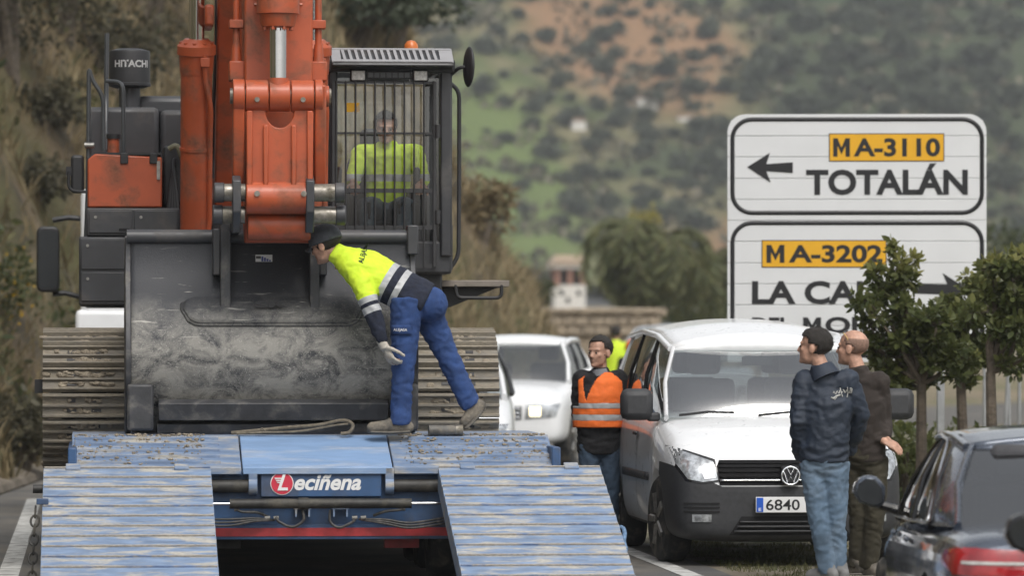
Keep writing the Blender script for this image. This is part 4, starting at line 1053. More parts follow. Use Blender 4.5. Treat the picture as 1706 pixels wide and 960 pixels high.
# --- arm, bucket cylinder, links  (front parts, depth 33.4 - 34.2)
def FX(X, d): return EL(X, HZ, d).x
def YD(d): return (d - 37.5) / math.cos(YAW)
xa = (FX(463, 33.8)); 
beam([(-3.75, zz(2.45)), (-3.62, zz(2.35)), (-3.35, zz(2.5)), (-3.05, zz(4.2)), (-2.9, zz(7.2)), (-3.6, zz(7.2)), (-3.72, zz(5.0)), (-3.72, zz(3.0))], xa - .235, xa + .245, 'arm', M_['orange'])
for sx in (-1, 1):
    x = xa + sx * .29
    MB().tube([(x, -3.62, zz(5.2)), (x, -3.62, zz(3.68))], .024, 14).build('oil_pipe', M_['orange'], EX)
    for z in (3.9, 4.3): MB().box(x - .05, x + .05, -3.67, -3.55, zz(z - .03), zz(z + .03)).build('pipe_clamp', M_['orange'], EX, bevel=.006)
    MB().tube([(x, -3.62, zz(3.76)), (x, -3.62, zz(3.62))], [.03, .04], 14).build('pipe_fitting', M_['orange'], EX)
    MB().box(x - .05, x + .06, -3.66, -3.45, zz(3.50), zz(3.64)).build('pipe_bracket', M_['orange'], EX, bevel=.01)
    for k in range(3): MB().tube([(x - .12 * sx, -3.78, zz(4.03 + k * .05)), (x - .30 * sx, -3.78, zz(4.03 + k * .05))], .012, 8).build('grease_line', M_['orange'], EX)
y = YD(33.52)
bc = MB().tube([(xa - .01, y, zz(4.7)), (xa - .01, y, zz(4.02))], .125, 28).build('bucket_cylinder', M_['orange'], EX)
MB().tube([(xa - .01, y, zz(4.06)), (xa - .01, y, zz(3.95)), (xa - .01, y, zz(3.945)), (xa - .01, y, zz(3.86)), (xa - .01, y, zz(3.85))], [.15, .15, .135, .115, .07], 28).build('gland', M_['orange'], bc)
for k in range(8):
    a = 2 * PI * (k + .5) / 8; MB().cyl((xa - .01 + .1 * math.cos(a), y + .1 * math.sin(a), zz(3.835)), (xa - .01 + .1 * math.cos(a), y + .1 * math.sin(a), zz(3.87)), .014, n=6).build('bolt', M_['orange'], bc)
MB().tube([(xa - .01, y, zz(4.0)), (xa - .01, y, zz(3.42))], .06, 26).build('rod', M_['chrome'], bc)
MB().tube([(xa - .01, y, zz(3.5)), (xa - .01, y, zz(3.36))], [.075, .085], 24).build('rod_eye', M_['orange'], bc)
zp = 3.375
for x0, x1, rr in ((-.325, -.245, .117), (-.238, -.08, .112), (-.072, .072, .108), (.08, .238, .112), (.245, .30, .117), (.30, .345, .075)):
    MB().cyl((xa + x0, y, zz(zp)), (xa + x1, y, zz(zp)), rr, n=32).build('pin_boss', M_['orange'], EX, bevel=.006)
MB().cyl((xa - .345, y, zz(zp)), (xa + .36, y, zz(zp)), .055, n=20).build('link_pin', M_['pin_steel'], EX)
for x in (-.16, .16): MB().cyl((xa + x, y - .125, zz(zp - .03)), (xa + x, y - .1, zz(zp - .03)), .018, n=12).build('grease_plug', M_['pin_steel'], EX)
# side links going back to the arm
for sx in (-1, 1):
    beam([(y - .09, zz(3.45)), (y + .09, zz(3.45)), (y + .28, zz(2.78)), (y + .1, zz(2.70)), (y - .02, zz(2.9))], xa + sx * .285 - .04, xa + sx * .285 + .04, 'side_link', M_['orange'], bevel=.012)
# push link: plate with two ribs and a half-moon cut at the top
P = [(-.235, 2.62), (.235, 2.62), (.228, 3.30), (.1, 3.30)]
P += [(.1 * math.cos(a), 3.27 - .12 * math.sin(a)) for a in [PI * k / 10 for k in range(0, 11)]]
P += [(-.1, 3.30), (-.228, 3.30)]
lk = MB().prism([(xa + p[0], zz(p[1])) for p in P], 'y', y - .045, y + .06).build('push_link', M_['orange'], EX, bevel=.008)
for x0, x1 in ((-.232, -.19), (-.115, -.08), (.08, .115), (.19, .232)):
    MB().box(xa + x0, xa + x1, y - .075, y - .04, zz(2.74), zz(3.27 if abs(x0) > .15 else 3.17)).build('rib', M_['orange'], lk, bevel=.008)
MB().cyl((xa - .235, y, zz(2.665)), (xa + .235, y, zz(2.665)), .115, n=32).build('lower_boss', M_['orange'], lk, bevel=.008)
for x in (-.16, .165): MB().cyl((xa + x, y - .13, zz(2.69)), (xa + x, y - .1, zz(2.69)), .02, n=12).build('grease_plug', M_['pin_steel'], lk)
MB().cyl((xa - .22, y + .12, zz(2.47)), (xa + .22, y + .12, zz(2.47)), .10, n=32).build('arm_end_boss', M_['orange'], EX, bevel=.008)
# pins with dark end caps sticking out left and right
for zq, yo, xl in ((2.70, 0, .455), (2.545, .06, .465)):
    for sx in (-1, 1):
        MB().cyl((xa + sx * .24, y + yo, zz(zq)), (xa + sx * (xl - .07), y + yo, zz(zq)), .062, n=24).build('bucket_pin', M_['pin_steel'], EX)
        MB().cyl((xa + sx * (xl - .07), y + yo, zz(zq)), (xa + sx * xl, y + yo, zz(zq)), .07, n=24).build('pin_cap', M_['ex_grey'], EX, bevel=.008)

# --- bucket, seen from its back
M_['bucket'] = pm('scratched_bucket_steel', (.05, .051, .056), .5, metal=.15, var=.25, scale=5, dirt=(.2, .19, .17), damt=.36, dscale=5, dsoft=.12, bump=.15, bscale=30)
def bucket_belly():
    m = bpy.data.materials.new('scraped_belly'); m.use_nodes = True; n = m.node_tree.nodes; L = m.node_tree.links; b = n['Principled BSDF']
    tc = n.new('ShaderNodeTexCoord')
    def nz(sc, det, st=(1, 1, 1), dist=0):
        mp = n.new('ShaderNodeMapping'); mp.inputs['Scale'].default_value = st; L.new(tc.outputs['Object'], mp.inputs[0])
        t = n.new('ShaderNodeTexNoise'); t.inputs['Scale'].default_value = sc; t.inputs['Detail'].default_value = det; t.inputs['Roughness'].default_value = .7; t.inputs['Distortion'].default_value = dist; L.new(mp.outputs[0], t.inputs['Vector']); return t.outputs['Fac']
    def rampf(f, a, c):
        r = n.new('ShaderNodeMapRange'); r.inputs[1].default_value = a; r.inputs[2].default_value = c; L.new(f, r.inputs[0]); return r.outputs[0]
    def mul(a, c):
        k = n.new('ShaderNodeMath'); k.operation = 'MULTIPLY'; L.new(a, k.inputs[0]); L.new(c, k.inputs[1]); return k.outputs[0]
    sx = n.new('ShaderNodeSeparateXYZ'); L.new(tc.outputs['Object'], sx.inputs[0])
    zn_ = n.new('ShaderNodeMath'); zn_.operation = 'MULTIPLY_ADD'; zn_.inputs[1].default_value = .35; L.new(nz(2.5, 4), zn_.inputs[0]); L.new(sx.outputs['Z'], zn_.inputs[2])
    low = n.new('ShaderNodeMapRange'); low.inputs[1].default_value = zz(2.18); low.inputs[2].default_value = zz(1.78); L.new(zn_.outputs[0], low.inputs[0])   # scraped up to here
    scr = mul(rampf(nz(5, 14, (1, 1, 1.3), .9), .36, .58), low.outputs[0])
    sc2 = mul(rampf(nz(26, 6, (1, 1, 1), 3.5), .54, .66), low.outputs[0])
    st_ = None
    for ang, stx in ((35, 1.2), (-50, 1.0), (8, .8), (70, 1.4)):
        mp = n.new('ShaderNodeMapping'); mp.inputs['Rotation'].default_value = (0, R(ang), 0); mp.inputs['Scale'].default_value = (stx * 3, 3, 42); L.new(tc.outputs['Object'], mp.inputs[0])
        t = n.new('ShaderNodeTexNoise'); t.inputs['Scale'].default_value = 1; t.inputs['Detail'].default_value = 3; t.inputs['Distortion'].default_value = .6; L.new(mp.outputs[0], t.inputs['Vector'])
        f_ = rampf(t.outputs['Fac'], .69, .76)
        if st_ is None: st_ = f_
        else:
            k = n.new('ShaderNodeMath'); k.operation = 'MAXIMUM'; L.new(st_, k.inputs[0]); L.new(f_, k.inputs[1]); st_ = k.outputs[0]
    hi_ = n.new('ShaderNodeMapRange'); hi_.inputs[1].default_value = zz(2.5); hi_.inputs[2].default_value = zz(1.85); hi_.inputs[3].default_value = .05; L.new(sx.outputs['Z'], hi_.inputs[0])
    st_ = mul(st_, hi_.outputs[0])
    k = n.new('ShaderNodeMath'); k.operation = 'MAXIMUM'; L.new(sc2, k.inputs[0]); L.new(st_, k.inputs[1]); sc2 = k.outputs[0]
    mx = n.new('ShaderNodeMix'); mx.data_type = 'RGBA'; mx.inputs['A'].default_value = (.036, .038, .044, 1); mx.inputs['B'].default_value = (.30, .29, .265, 1); L.new(scr, mx.inputs['Factor'])
    m2 = n.new('ShaderNodeMix'); m2.data_type = 'RGBA'; L.new(sc2, m2.inputs['Factor']); L.new(mx.outputs['Result'], m2.inputs['A']); m2.inputs['B'].default_value = (.38, .37, .34, 1)
    L.new(m2.outputs['Result'], b.inputs['Base Color']); b.inputs['Metallic'].default_value = .1; b.inputs['Specular IOR Level'].default_value = .3
    rr = n.new('ShaderNodeMapRange'); rr.inputs[3].default_value = .5; rr.inputs[4].default_value = .7; L.new(scr, rr.inputs[0]); L.new(rr.outputs[0], b.inputs['Roughness'])
    bp = n.new('ShaderNodeBump'); bp.inputs['Strength'].default_value = .25; bp.inputs['Distance'].default_value = .01; L.new(nz(30, 6, (1, 1, 1), 2), bp.inputs['Height']); L.new(bp.outputs[0], b.inputs['Normal'])
    return m
dB = 34.1
xl, xr = FX(216, dB), FX(688, dB); BY = YD(34.15)
prof = [(1.005, .10), (1.06, .02), (1.15, -.05), (1.3, -.17), (1.45, -.235), (1.6, -.245), (1.75, -.20), (1.9, -.11), (2.05, .005), (2.2, .075), (2.33, .10), (2.4, .10)]
nxs = 24
vs = []; fs = []
for i in range(nxs + 1):
    x = xl + (xr - xl) * i / nxs
    for z, yo in prof: vs.append((x, BY + yo, zz(z)))
m = len(prof)
for i in range(nxs):
    for j in range(m - 1): fs.append((i * m + j, (i + 1) * m + j, (i + 1) * m + j + 1, i * m + j + 1))
BK = MB().add(vs, fs).build('bucket', bucket_belly(), EX, smooth=50, thick=.03)
sub = BK.modifiers.new('sub', 'SUBSURF'); sub.levels = sub.render_levels = 1
# side plates closing the bucket, cutting edge away from us
for x in (xl, xr):
    s_ = 1 if x == xr else -1
    MB().prism([(BY + yo - .012, zz(z)) for z, yo in prof] + [(BY + .55, zz(2.42)), (BY + 1.25, zz(1.9)), (BY + 1.3, zz(1.05)), (BY + .7, zz(1.0))], 'x', x - .02 + s_ * .012, x + .02 + s_ * .012).build('side_plate', M_['bucket'], BK, bevel=.006)
MB().cyl((xl - .02, BY + .10, zz(2.405)), (xr + .02, BY + .10, zz(2.405)), .052, n=20).build('lip_tube', M_['ex_grey'], BK)
MB().box(xr - .03, xr + .05, BY + .02, BY + .2, zz(2.28), zz(2.49)).build('lip_bracket', M_['ex_grey'], BK, bevel=.01)
# wear plate with round ends and hinge ears
W0, W1 = FX(300, 33.95), FX(610, 33.95); P = []
for k in range(9): a = PI / 2 + PI / 2 * k / 8; P.append((W0 + .16 + .16 * math.cos(a), 1.93 + .12 * math.sin(a) - .0))
P = [(W0 + .16, 2.05)] + [(W0 + .14 + .14 * math.cos(R(90 + 18 * k)), 1.91 + .14 * math.sin(R(90 + 18 * k))) for k in range(11)] + [(W1 - .14 + .14 * math.cos(R(-90 + 18 * k)), 1.91 + .14 * math.sin(R(-90 + 18 * k))) for k in range(11)] + [(W1 - .16, 2.05)]
bv = BVHTree.FromPolygons([Vector(v) for v in vs], fs)
def onb(x, z, off):
    h = bv.ray_cast(Vector((x, BY - 2, zz(z))), Vector((0, 1, 0))); return (x, (h[0].y if h[0] else BY) - off, zz(z))
for off, shrink, mt in ((.022, 0, BK.data.materials[0]), (.034, .02, BK.data.materials[0])):
    xs = [W0 + shrink + (W1 - W0 - 2 * shrink) * i / 26 for i in range(27)]; mb = MB(); g_ = []
    for x in xs:
        e = min(x - W0, W1 - x) - shrink; q = .14 - shrink; hz = math.sqrt(max(.0004, q * q - max(0, q - e) ** 2)); g_.append([onb(x, 1.91 + hz * (-1 + 2 * j / 6), off * (1 - (j / 6) ** 1.5) - .012 * (j == 6)) for j in range(7)])
    mb.loft(g_, close=False); mb.build('wear_plate', mt, BK, smooth=60, thick=.012)
for X0, X1 in ((368, 385), (518, 534)):
    x0, x1 = FX(X0, 33.9), FX(X1, 33.9)
    er = beam([(BY - .13, zz(2.5)), (BY + .16, zz(2.5)), (BY + .2, zz(1.9)), onb((x0 + x1) / 2, 1.88, .02)[1:], (BY - .125, zz(2.02)), (BY - .13, zz(2.3))], x0, x1, 'hinge_ear', M_['bucket'], BK, .006)
    xo = x0 - .055 if X0 < 400 else x1
    MB().box(xo, xo + .055, BY - .10, BY + .1, zz(2.13), zz(2.46)).build('ear_gusset', M_['ex_grey'], BK, bevel=.01)
for sx, X0, X1 in ((-1, 348, 388), (1, 512, 548)):
    x0, x1 = FX(386 if sx < 0 else 508, 33.6), FX(400 if sx < 0 else 522, 33.6)
    beam([(y - .12, zz(2.78)), (y + .0, zz(2.82)), (y + .16, zz(2.72)), (y + .2, zz(2.42)), (y + .02, zz(2.42)), (y - .12, zz(2.56))], x0, x1, 'coupler_plate', M_['ex_grey'], EX, .008)
    beam([(y - .02, zz(2.55)), (y + .18, zz(2.55)), (BY + .16, zz(2.42)), (BY - .02, zz(2.42))], x0 - .004, x1 + .004, 'ear_top', M_['bucket'], BK, .006)
# heel shrouds and wear strips at the bottom
MB().box(FX(212, 33.8), FX(256, 33.8), BY - .27, BY + .1, zz(1.03), zz(1.36)).build('heel_shroud', M_['bucket'], BK, bevel=.02)
MB().box(xr - .16, xr + .03, BY - .27, BY + .1, zz(1.03), zz(1.36)).build('heel_shroud', M_['bucket'], BK, bevel=.02)
MB().prism([(BY - .21, zz(1.10)), (BY - .25, zz(1.22)), (BY - .2, zz(1.25)), (BY - .05, zz(1.25)), (BY - .05, zz(1.12))], 'x', xl + .20, xr - .18).build('wear_strip', M_['bucket'], BK, bevel=.006)
MB().prism([(BY - .12, zz(1.01)), (BY - .14, zz(1.075)), (BY - .02, zz(1.09)), (BY + .05, zz(1.01))], 'x', xl + .19, xr - .17).build('wear_strip', M_['bucket'], BK, bevel=.006)
# size decal
xd = FX(441, 34.05)
st = MB().box(xd - .06, xd + .06, onb(xd, 2.25, .024)[1], onb(xd, 2.25, .018)[1], zz(2.225), zz(2.278)).build('sticker', M_['white'], BK)
for k in range(4): MB().box(xd - .018 + k * .018, xd - .004 + k * .018, onb(xd, 2.25, .027)[1], onb(xd, 2.25, .024)[1], zz(2.23), zz(2.265 - k * .008)).build('sticker_bar', pm('sticker_blue', (.08, .1, .3), .5), st)
MB().box(xd - .056, xd - .022, onb(xd, 2.25, .027)[1], onb(xd, 2.25, .024)[1], zz(2.25), zz(2.268)).build('sticker_bar', M_['ex_grey'], st)
wx = FX(452, 34); q = fit_text('SR', wx - .12, wx + .12, zz(1.90), zz(1.945), onb(wx, 1.92, .075)[1], M_['ex_black'], BK, bold=.05)

# --- cab
xc0, xc1 = .48, 1.42; yc0, yc1 = YD(36.3), YD(36.3) + 1.75; zb, zt = zz(2.17), zz(3.72)
M_['cab'] = pm('cab_dark_paint', (.035, .036, .04), .4, var=.15, dirt=(.09, .085, .08), damt=.34, dscale=3)
CB = MB().box(xc0, xc1, yc0 + .03, yc1, zb, zz(2.42)).build('cab_sill', M_['cab'], EX, bevel=.02)
cab = bpy.data.objects.new('cab', None); COL.objects.link(cab); cab.parent = EX; CB.parent = cab
for x, yy, w in ((xc0, yc0, .07), (xc1 - .09, yc0, .09), (xc0, yc1 - .1, .07), (xc1 - .09, yc1 - .1, .09), (xc1 - .07, yc0 + .8, .07)):
    MB().box(x, x + w, yy, yy + .1, zz(2.3), zt).build('cab_pillar', M_['cab'], cab, bevel=.015)
for xa_, xb_, ya_, yb_ in ((xc0 - .02, xc1 + .02, yc0 - .04, yc0 + .16), (xc0 - .02, xc1 + .02, yc1 - .2, yc1), (xc0 - .02, xc0 + .1, yc0 + .161, yc1 - .201), (xc1 - .1, xc1 + .02, yc0 + .161, yc1 - .201)):
    MB().box(xa_, xb_, ya_, yb_, zt - .02, zz(3.80)).build('cab_roof', M_['cab'], cab, bevel=.02)
MB().patch((xc0 + .09, yc0 + .15, zz(3.79)), (xc1 - .09, yc0 + .15, zz(3.79)), (xc1 - .09, yc1 - .19, zz(3.79)), (xc0 + .09, yc1 - .19, zz(3.79)), 3, 3).build('roof_hatch', glassmat('hatch_glass', (.95, .97, .97), .02, .03), cab)
MB().box(xc0, xc0 + .06, yc0, yc1, zz(2.4), zz(2.55)).build('cab_rail', M_['cab'], cab)
MB().box(xc0 + .06, xc1 - .08, yc1 - .06, yc1 - .03, zz(2.4), zz(2.72)).build('cab_back', M_['ex_black'], cab)
M_['pane'] = glassmat('cab_glass', (.95, .97, .96), .07, .04)
MB().patch((xc0 + .07, yc0 + .05, zz(2.42)), (xc1 - .09, yc0 + .05, zz(2.42)), (xc1 - .09, yc0 + .07, zz(3.66)), (xc0 + .07, yc0 + .07, zz(3.66)), 4, 4, (0, -.02, 0)).build('windscreen', M_['pane'], cab)
MB().patch((xc1 - .012, yc0 + .12, zz(2.55)), (xc1 - .012, yc0 + .78, zz(2.55)), (xc1 - .012, yc0 + .78, zz(3.64)), (xc1 - .012, yc0 + .12, zz(3.64)), 3, 3).build('side_window', M_['pane'], cab)
MB().patch((xc0 + .1, yc1 - .045, zz(2.74)), (xc1 - .1, yc1 - .045, zz(2.74)), (xc1 - .1, yc1 - .045, zz(3.64)), (xc0 + .1, yc1 - .045, zz(3.64)), 3, 3).build('rear_window', M_['pane'], cab)
MB().box(xc1 - .05, xc1 + .012, yc0 + .1, yc1 - .1, zz(2.2), zz(2.55)).build('cab_door', M_['cab'], cab, bevel=.01)
# roof visor grille and lights
vz = zz(3.80)
vis = MB().prism([(yc0 - .16, vz - .06), (yc0 - .15, vz - .04), (yc0 + .1, vz + .075), (yc0 + .14, vz + .075), (yc0 + .14, vz - .0), (yc0 - .04, vz - .08)], 'x', xc0 + .02, xc1 + .0).build('roof_visor', M_['cab'], cab, bevel=.01)
g0, g1 = xc0 + .12, xc1 - .13
M_['visor'] = pm('visor_grey', (.3, .3, .31), .5, var=.08)
def onv(q, h): return (yc0 - .15 + .25 * q - h * .42, vz - .04 + .115 * q + h * .91)
def vbox(xa, xb, qa, qb, h0, h1, dx=0):
    return MB().add([(xa, *onv(qa, h0)), (xb, *onv(qa, h0)), (xb - dx, *onv(qb, h0)), (xa - dx, *onv(qb, h0)), (xa, *onv(qa, h1)), (xb, *onv(qa, h1)), (xb - dx, *onv(qb, h1)), (xa - dx, *onv(qb, h1))], [(3,2,1,0),(4,5,6,7),(0,1,5,4),(1,2,6,5),(2,3,7,6),(3,0,4,7)])
for k in range(15):
    x = g0 + (g1 - g0) * k / 14; vbox(x - .011, x + .011, .16, .88, .004, .014, .012).build('visor_slat', M_['visor'], vis)
for xa, xb in ((xc0 + .02, g0 - .03), (g1 + .03, xc1)): vbox(xa, xb, .0, 1.0, .003, .012).build('visor_end', M_['visor'], vis)
for qa, qb in ((.0, .15), (.89, 1.0)): vbox(xc0 + .03, xc1 - .01, qa, qb, .004, .015).build('visor_rim', M_['visor'], vis)
M_['lens'] = pm('lamp_lens', (.5, .5, .48), .12, var=.25, scale=40)
for X in (598, 703):
    c = EL(X, 124, 36.2); lp = MB().box(c.x - .06, c.x + .06, yc0 - .06, yc0 - .0, c.z - .045, c.z + .045).build('work_light', M_['ex_black'], cab, bevel=.01)
    MB().box(c.x - .05, c.x + .05, yc0 - .066, yc0 - .055, c.z - .036, c.z + .036).build('lens', M_['lens'], lp, bevel=.008)
c = EL(650, 123, 36.2); lb = MB().box(c.x - .17, c.x + .17, yc0 - .04, yc0, c.z - .03, c.z + .03).build('light_bar', M_['ex_black'], cab, bevel=.006)
for k in range(7): MB().box(c.x - .155 + k * .046, c.x - .12 + k * .046, yc0 - .045, yc0 - .038, c.z - .018, c.z + .018).build('lens', M_['rail'], lb)
c = EL(685, 82, 37.0); bc_ = MB().lathe([(.055, -.05), (.055, .0), (.05, .04), (.03, .065), (0, .072)], (c.x, c.y, c.z), 'z', 20).build('beacon', pm('amber_plastic', (.6, .16, .03), .3, var=.1), cab)
MB().lathe([(.06, -.075), (.06, -.05)], (c.x, c.y, c.z), 'z', 20).build('beacon_base', M_['ex_black'], bc_)
# guard grid in front of the glass
gd = bpy.data.objects.new('guard_grid', None); COL.objects.link(gd); gd.parent = cab
gx0, gx1, gz0, gz1, gy = xc0 + .055, 1.275, zz(2.22), zz(3.63), yc0 - .05
M_['guard'] = pm('guard_paint', (.03, .03, .032), .45, var=.2)
for k in range(11):
    x = gx0 + (gx1 - gx0) * k / 10; MB().cyl((x, gy, gz0), (x, gy, gz1), .0075, n=8).build('bar', M_['guard'], gd)
for z in (3.62, 3.235, 2.80, 2.52, 2.23): MB().box(gx0 - .02, gx1 + .02, gy + .004, gy + .018, zz(z) - (.008 if z > 2.9 else .016), zz(z) + (.008 if z > 2.9 else .016)).build('crossbar', M_['guard'], gd)
for x in (gx0 - .02, gx1 + .01): MB().box(x - .012, x + .012, gy - .005, gy + .025, gz0, gz1).build('frame_bar', M_['guard'], gd, bevel=.004)
for z in (3.25, 2.6): MB().cyl((gx1 + .03, gy, zz(z) - .05), (gx1 + .03, gy, zz(z) + .05), .022, n=12).build('hinge', M_['guard'], gd)
# right hand rail, hand mirror, step
rail([EL(742, 132, 36.6), EL(765, 150, 36.6), EL(765, 300, 36.6), EL(764, 425, 36.6), EL(752, 446, 36.6), EL(735, 448, 36.6)], .016, M_['ex_black'], 'handrail', cab)
c = EL(781, 111, 36.4); mr = MB().ball((0, 0, 0), .03, .11, .155, 20, 12); 
mo = mr.build('round_mirror', M_['ex_black'], cab, smooth=60); mo.location = c; mo.rotation_euler = (R(8), 0, R(14))
rail([EL(745, 130, 36.5), EL(765, 112, 36.4), c], .014, M_['ex_black'], 'mirror_arm', cab)
a = EL(736, 467, 37); b_ = EL(843, 467, 37); 
stp = MB().box(a.x - .1, b_.x, a.y - .35, a.y + .9, zz(2.075), zz(2.125)).build('catwalk', pm('step_steel', (.2, .175, .15), .6, metal=.3, var=.2, scale=8), EX, bevel=.006)
MB().prism([(a.x - .12, zz(1.9)), (a.x + .05, zz(1.92)), (b_.x - .08, zz(2.07)), (a.x - .12, zz(2.07))], 'y', a.y - .2, a.y + .5).build('bracket', M_['ex_black'], stp)
rail([(a.x + .08, a.y - .34, zz(2.09)), (a.x + .09, a.y - .34, zz(1.99)), (b_.x - .06, a.y - .34, zz(1.99)), (b_.x - .06, a.y - .34, zz(2.09))], .014, M_['ex_black'], 'step_bar', stp)
# seat and controls inside
st = MB().box(.68, 1.14, yc0 + .55, yc0 + 1.05, zz(2.40), zz(2.56)).build('seat', M_['ex_black'], cab, bevel=.05)
MB().box(.68, 1.14, yc0 + 1.02, yc0 + 1.18, zz(2.5), zz(3.1)).build('backrest', M_['ex_black'], cab, bevel=.06)
MB().box(.78, 1.04, yc0 + 1.05, yc0 + 1.17, zz(3.12), zz(3.32)).build('headrest', M_['ex_black'], cab, bevel=.05)
for x in (.58, 1.18):
    cs = MB().box(x - .07, x + .07, yc0 + .35, yc0 + .95, zz(2.55), zz(2.82)).build('console', M_['ex_black'], cab, bevel=.03)
    MB().tube([(x, yc0 + .42, zz(2.82)), (x, yc0 + .40, zz(2.97))], [.02, .026], 10, rnd=True).build('joystick', M_['ex_black'], cs)
for x in (.8, 1.0): MB().tube([(x, yc0 + .25, zz(2.42)), (x, yc0 + .2, zz(2.72))], .014, 8).build('travel_lever', M_['ex_black'], cab)
MB().box(.62, .72, yc0 + .06, yc0 + .068, zz(3.40), zz(3.47)).build('sticker', M_['syellow'], cab)
MB().box(1.02, 1.2, yc0 + .2, yc0 + .3, zz(2.5), zz(2.72)).build('monitor', M_['ex_black'], cab, bevel=.02)
# ------------------------------------------------------------------ vehicles
def section(y, zb, zt, w, wt, c):
    h = zt - zb
    half = [(0, zb), (w * .8, zb), (w * .96, zb + .05), (w * .995, zb + .25 * h), (w, zb + .55 * h), (w * .985, zt - .14 * h), (wt, zt - .012), (wt * .8, zt + c * .55), (wt * .4, zt + c * .92), (0, zt + c)]
    ring = [(x, y, z) for x, z in half] + [(-x, y, z) for x, z in half[-2:0:-1]]
    return ring
def body_mesh(stations, wheels, wr, half_w, sub=2):
    mb = MB(); mb.loft([section(*s) for s in stations])
    o = link_mesh('tmp', mb.mesh('tmp')); md = o.modifiers.new('s', 'SUBSURF'); md.levels = md.render_levels = sub
    cut = []
    for y in wheels:
        for sx in (-1, 1):
            c = MB().cyl((sx * (half_w - .26), y, wr * .98), (sx * (half_w + .3), y, wr * .98), wr * 1.16, n=40).build('cut', None)
            c.hide_render = True; cut.append(c); b = o.modifiers.new('b', 'BOOLEAN'); b.object = c; b.operation = 'DIFFERENCE'; b.solver = 'EXACT'
    me = evaluated(o, 'body'); bpy.data.objects.remove(o)
    for c in cut: bpy.data.objects.remove(c)
    return me
def panel(outline, bvh, axis, off, name, m, parent, step=.035, sgn=1, thick=0):
    """outline in the plane across axis ('y': (x,z), 'x': (y,z)), draped on the body"""
    bm = bmesh.new(); vs = [bm.verts.new((p[0], 0, p[1])) for p in outline]; bm.faces.new(vs)
    a0, a1 = min(p[0] for p in outline), max(p[0] for p in outline); b0, b1 = min(p[1] for p in outline), max(p[1] for p in outline)
    k = a0 + step
    while k < a1: bmesh.ops.bisect_plane(bm, geom=bm.verts[:] + bm.edges[:] + bm.faces[:], plane_co=(k, 0, 0), plane_no=(1, 0, 0)); k += step
    k = b0 + step
    while k < b1: bmesh.ops.bisect_plane(bm, geom=bm.verts[:] + bm.edges[:] + bm.faces[:], plane_co=(0, 0, k), plane_no=(0, 0, 1)); k += step
    for v in bm.verts:
        if axis == 'y': o, d = V(v.co.x, -3 if sgn > 0 else 9, v.co.z), V(0, sgn, 0)
        else: o, d = V(-3 if sgn > 0 else 3, v.co.x, v.co.z), V(sgn, 0, 0)
        h = bvh.ray_cast(o, d)
        v.co = (h[0] - d * off) if h[0] is not None else V(v.co.x, 0.3, v.co.z) if axis == 'y' else V(-.85 * sgn, v.co.x, v.co.z)
    me = bpy.data.meshes.new(name); bmesh.ops.recalc_face_normals(bm, faces=bm.faces); bm.to_mesh(me); bm.free()
    o = link_mesh(name, me, m, parent, 40)
    if thick: md = o.modifiers.new('t', 'SOLIDIFY'); md.thickness = thick; md.offset = 0
    return o
def bvh_of(me): return BVHTree.FromPolygons([v.co.copy() for v in me.vertices], [tuple(p.vertices) for p in me.polygons])
def wheel(t, x, y, r, w=.2, steer=0, rim=None):
    o = MB().lathe([(r * .62, -w / 2), (r * .9, -w / 2), (r * .985, -w * .38), (r, -w * .2), (r, w * .2), (r * .985, w * .38), (r * .9, w / 2), (r * .62, w / 2)], (0, 0, 0), 'x', 40).build('wheel', M_['rubber'], t)
    o.location = (x, y, r); o.rotation_euler = (0, 0, steer)
    q = MB().lathe([(.03, -w * .40), (r * .3, -w * .42), (r * .6, -w * .3), (r * .64, -w * .5), (r * .64, w * .5), (r * .6, w * .3), (r * .3, w * .42), (.03, w * .40)], (0, 0, 0), 'x', 28).build('rim', rim or M_['steel'], o)
    for k in range(5):
        a = 2 * PI * k / 5
        for s_ in (-1, 1): MB().tube([(s_ * w * .43, math.cos(a) * r * .15, math.sin(a) * r * .15), (s_ * w * .40, math.cos(a) * r * .6, math.sin(a) * r * .6)], [r * .1, r * .13], 6).build('spoke', rim or M_['steel'], o)
    return o
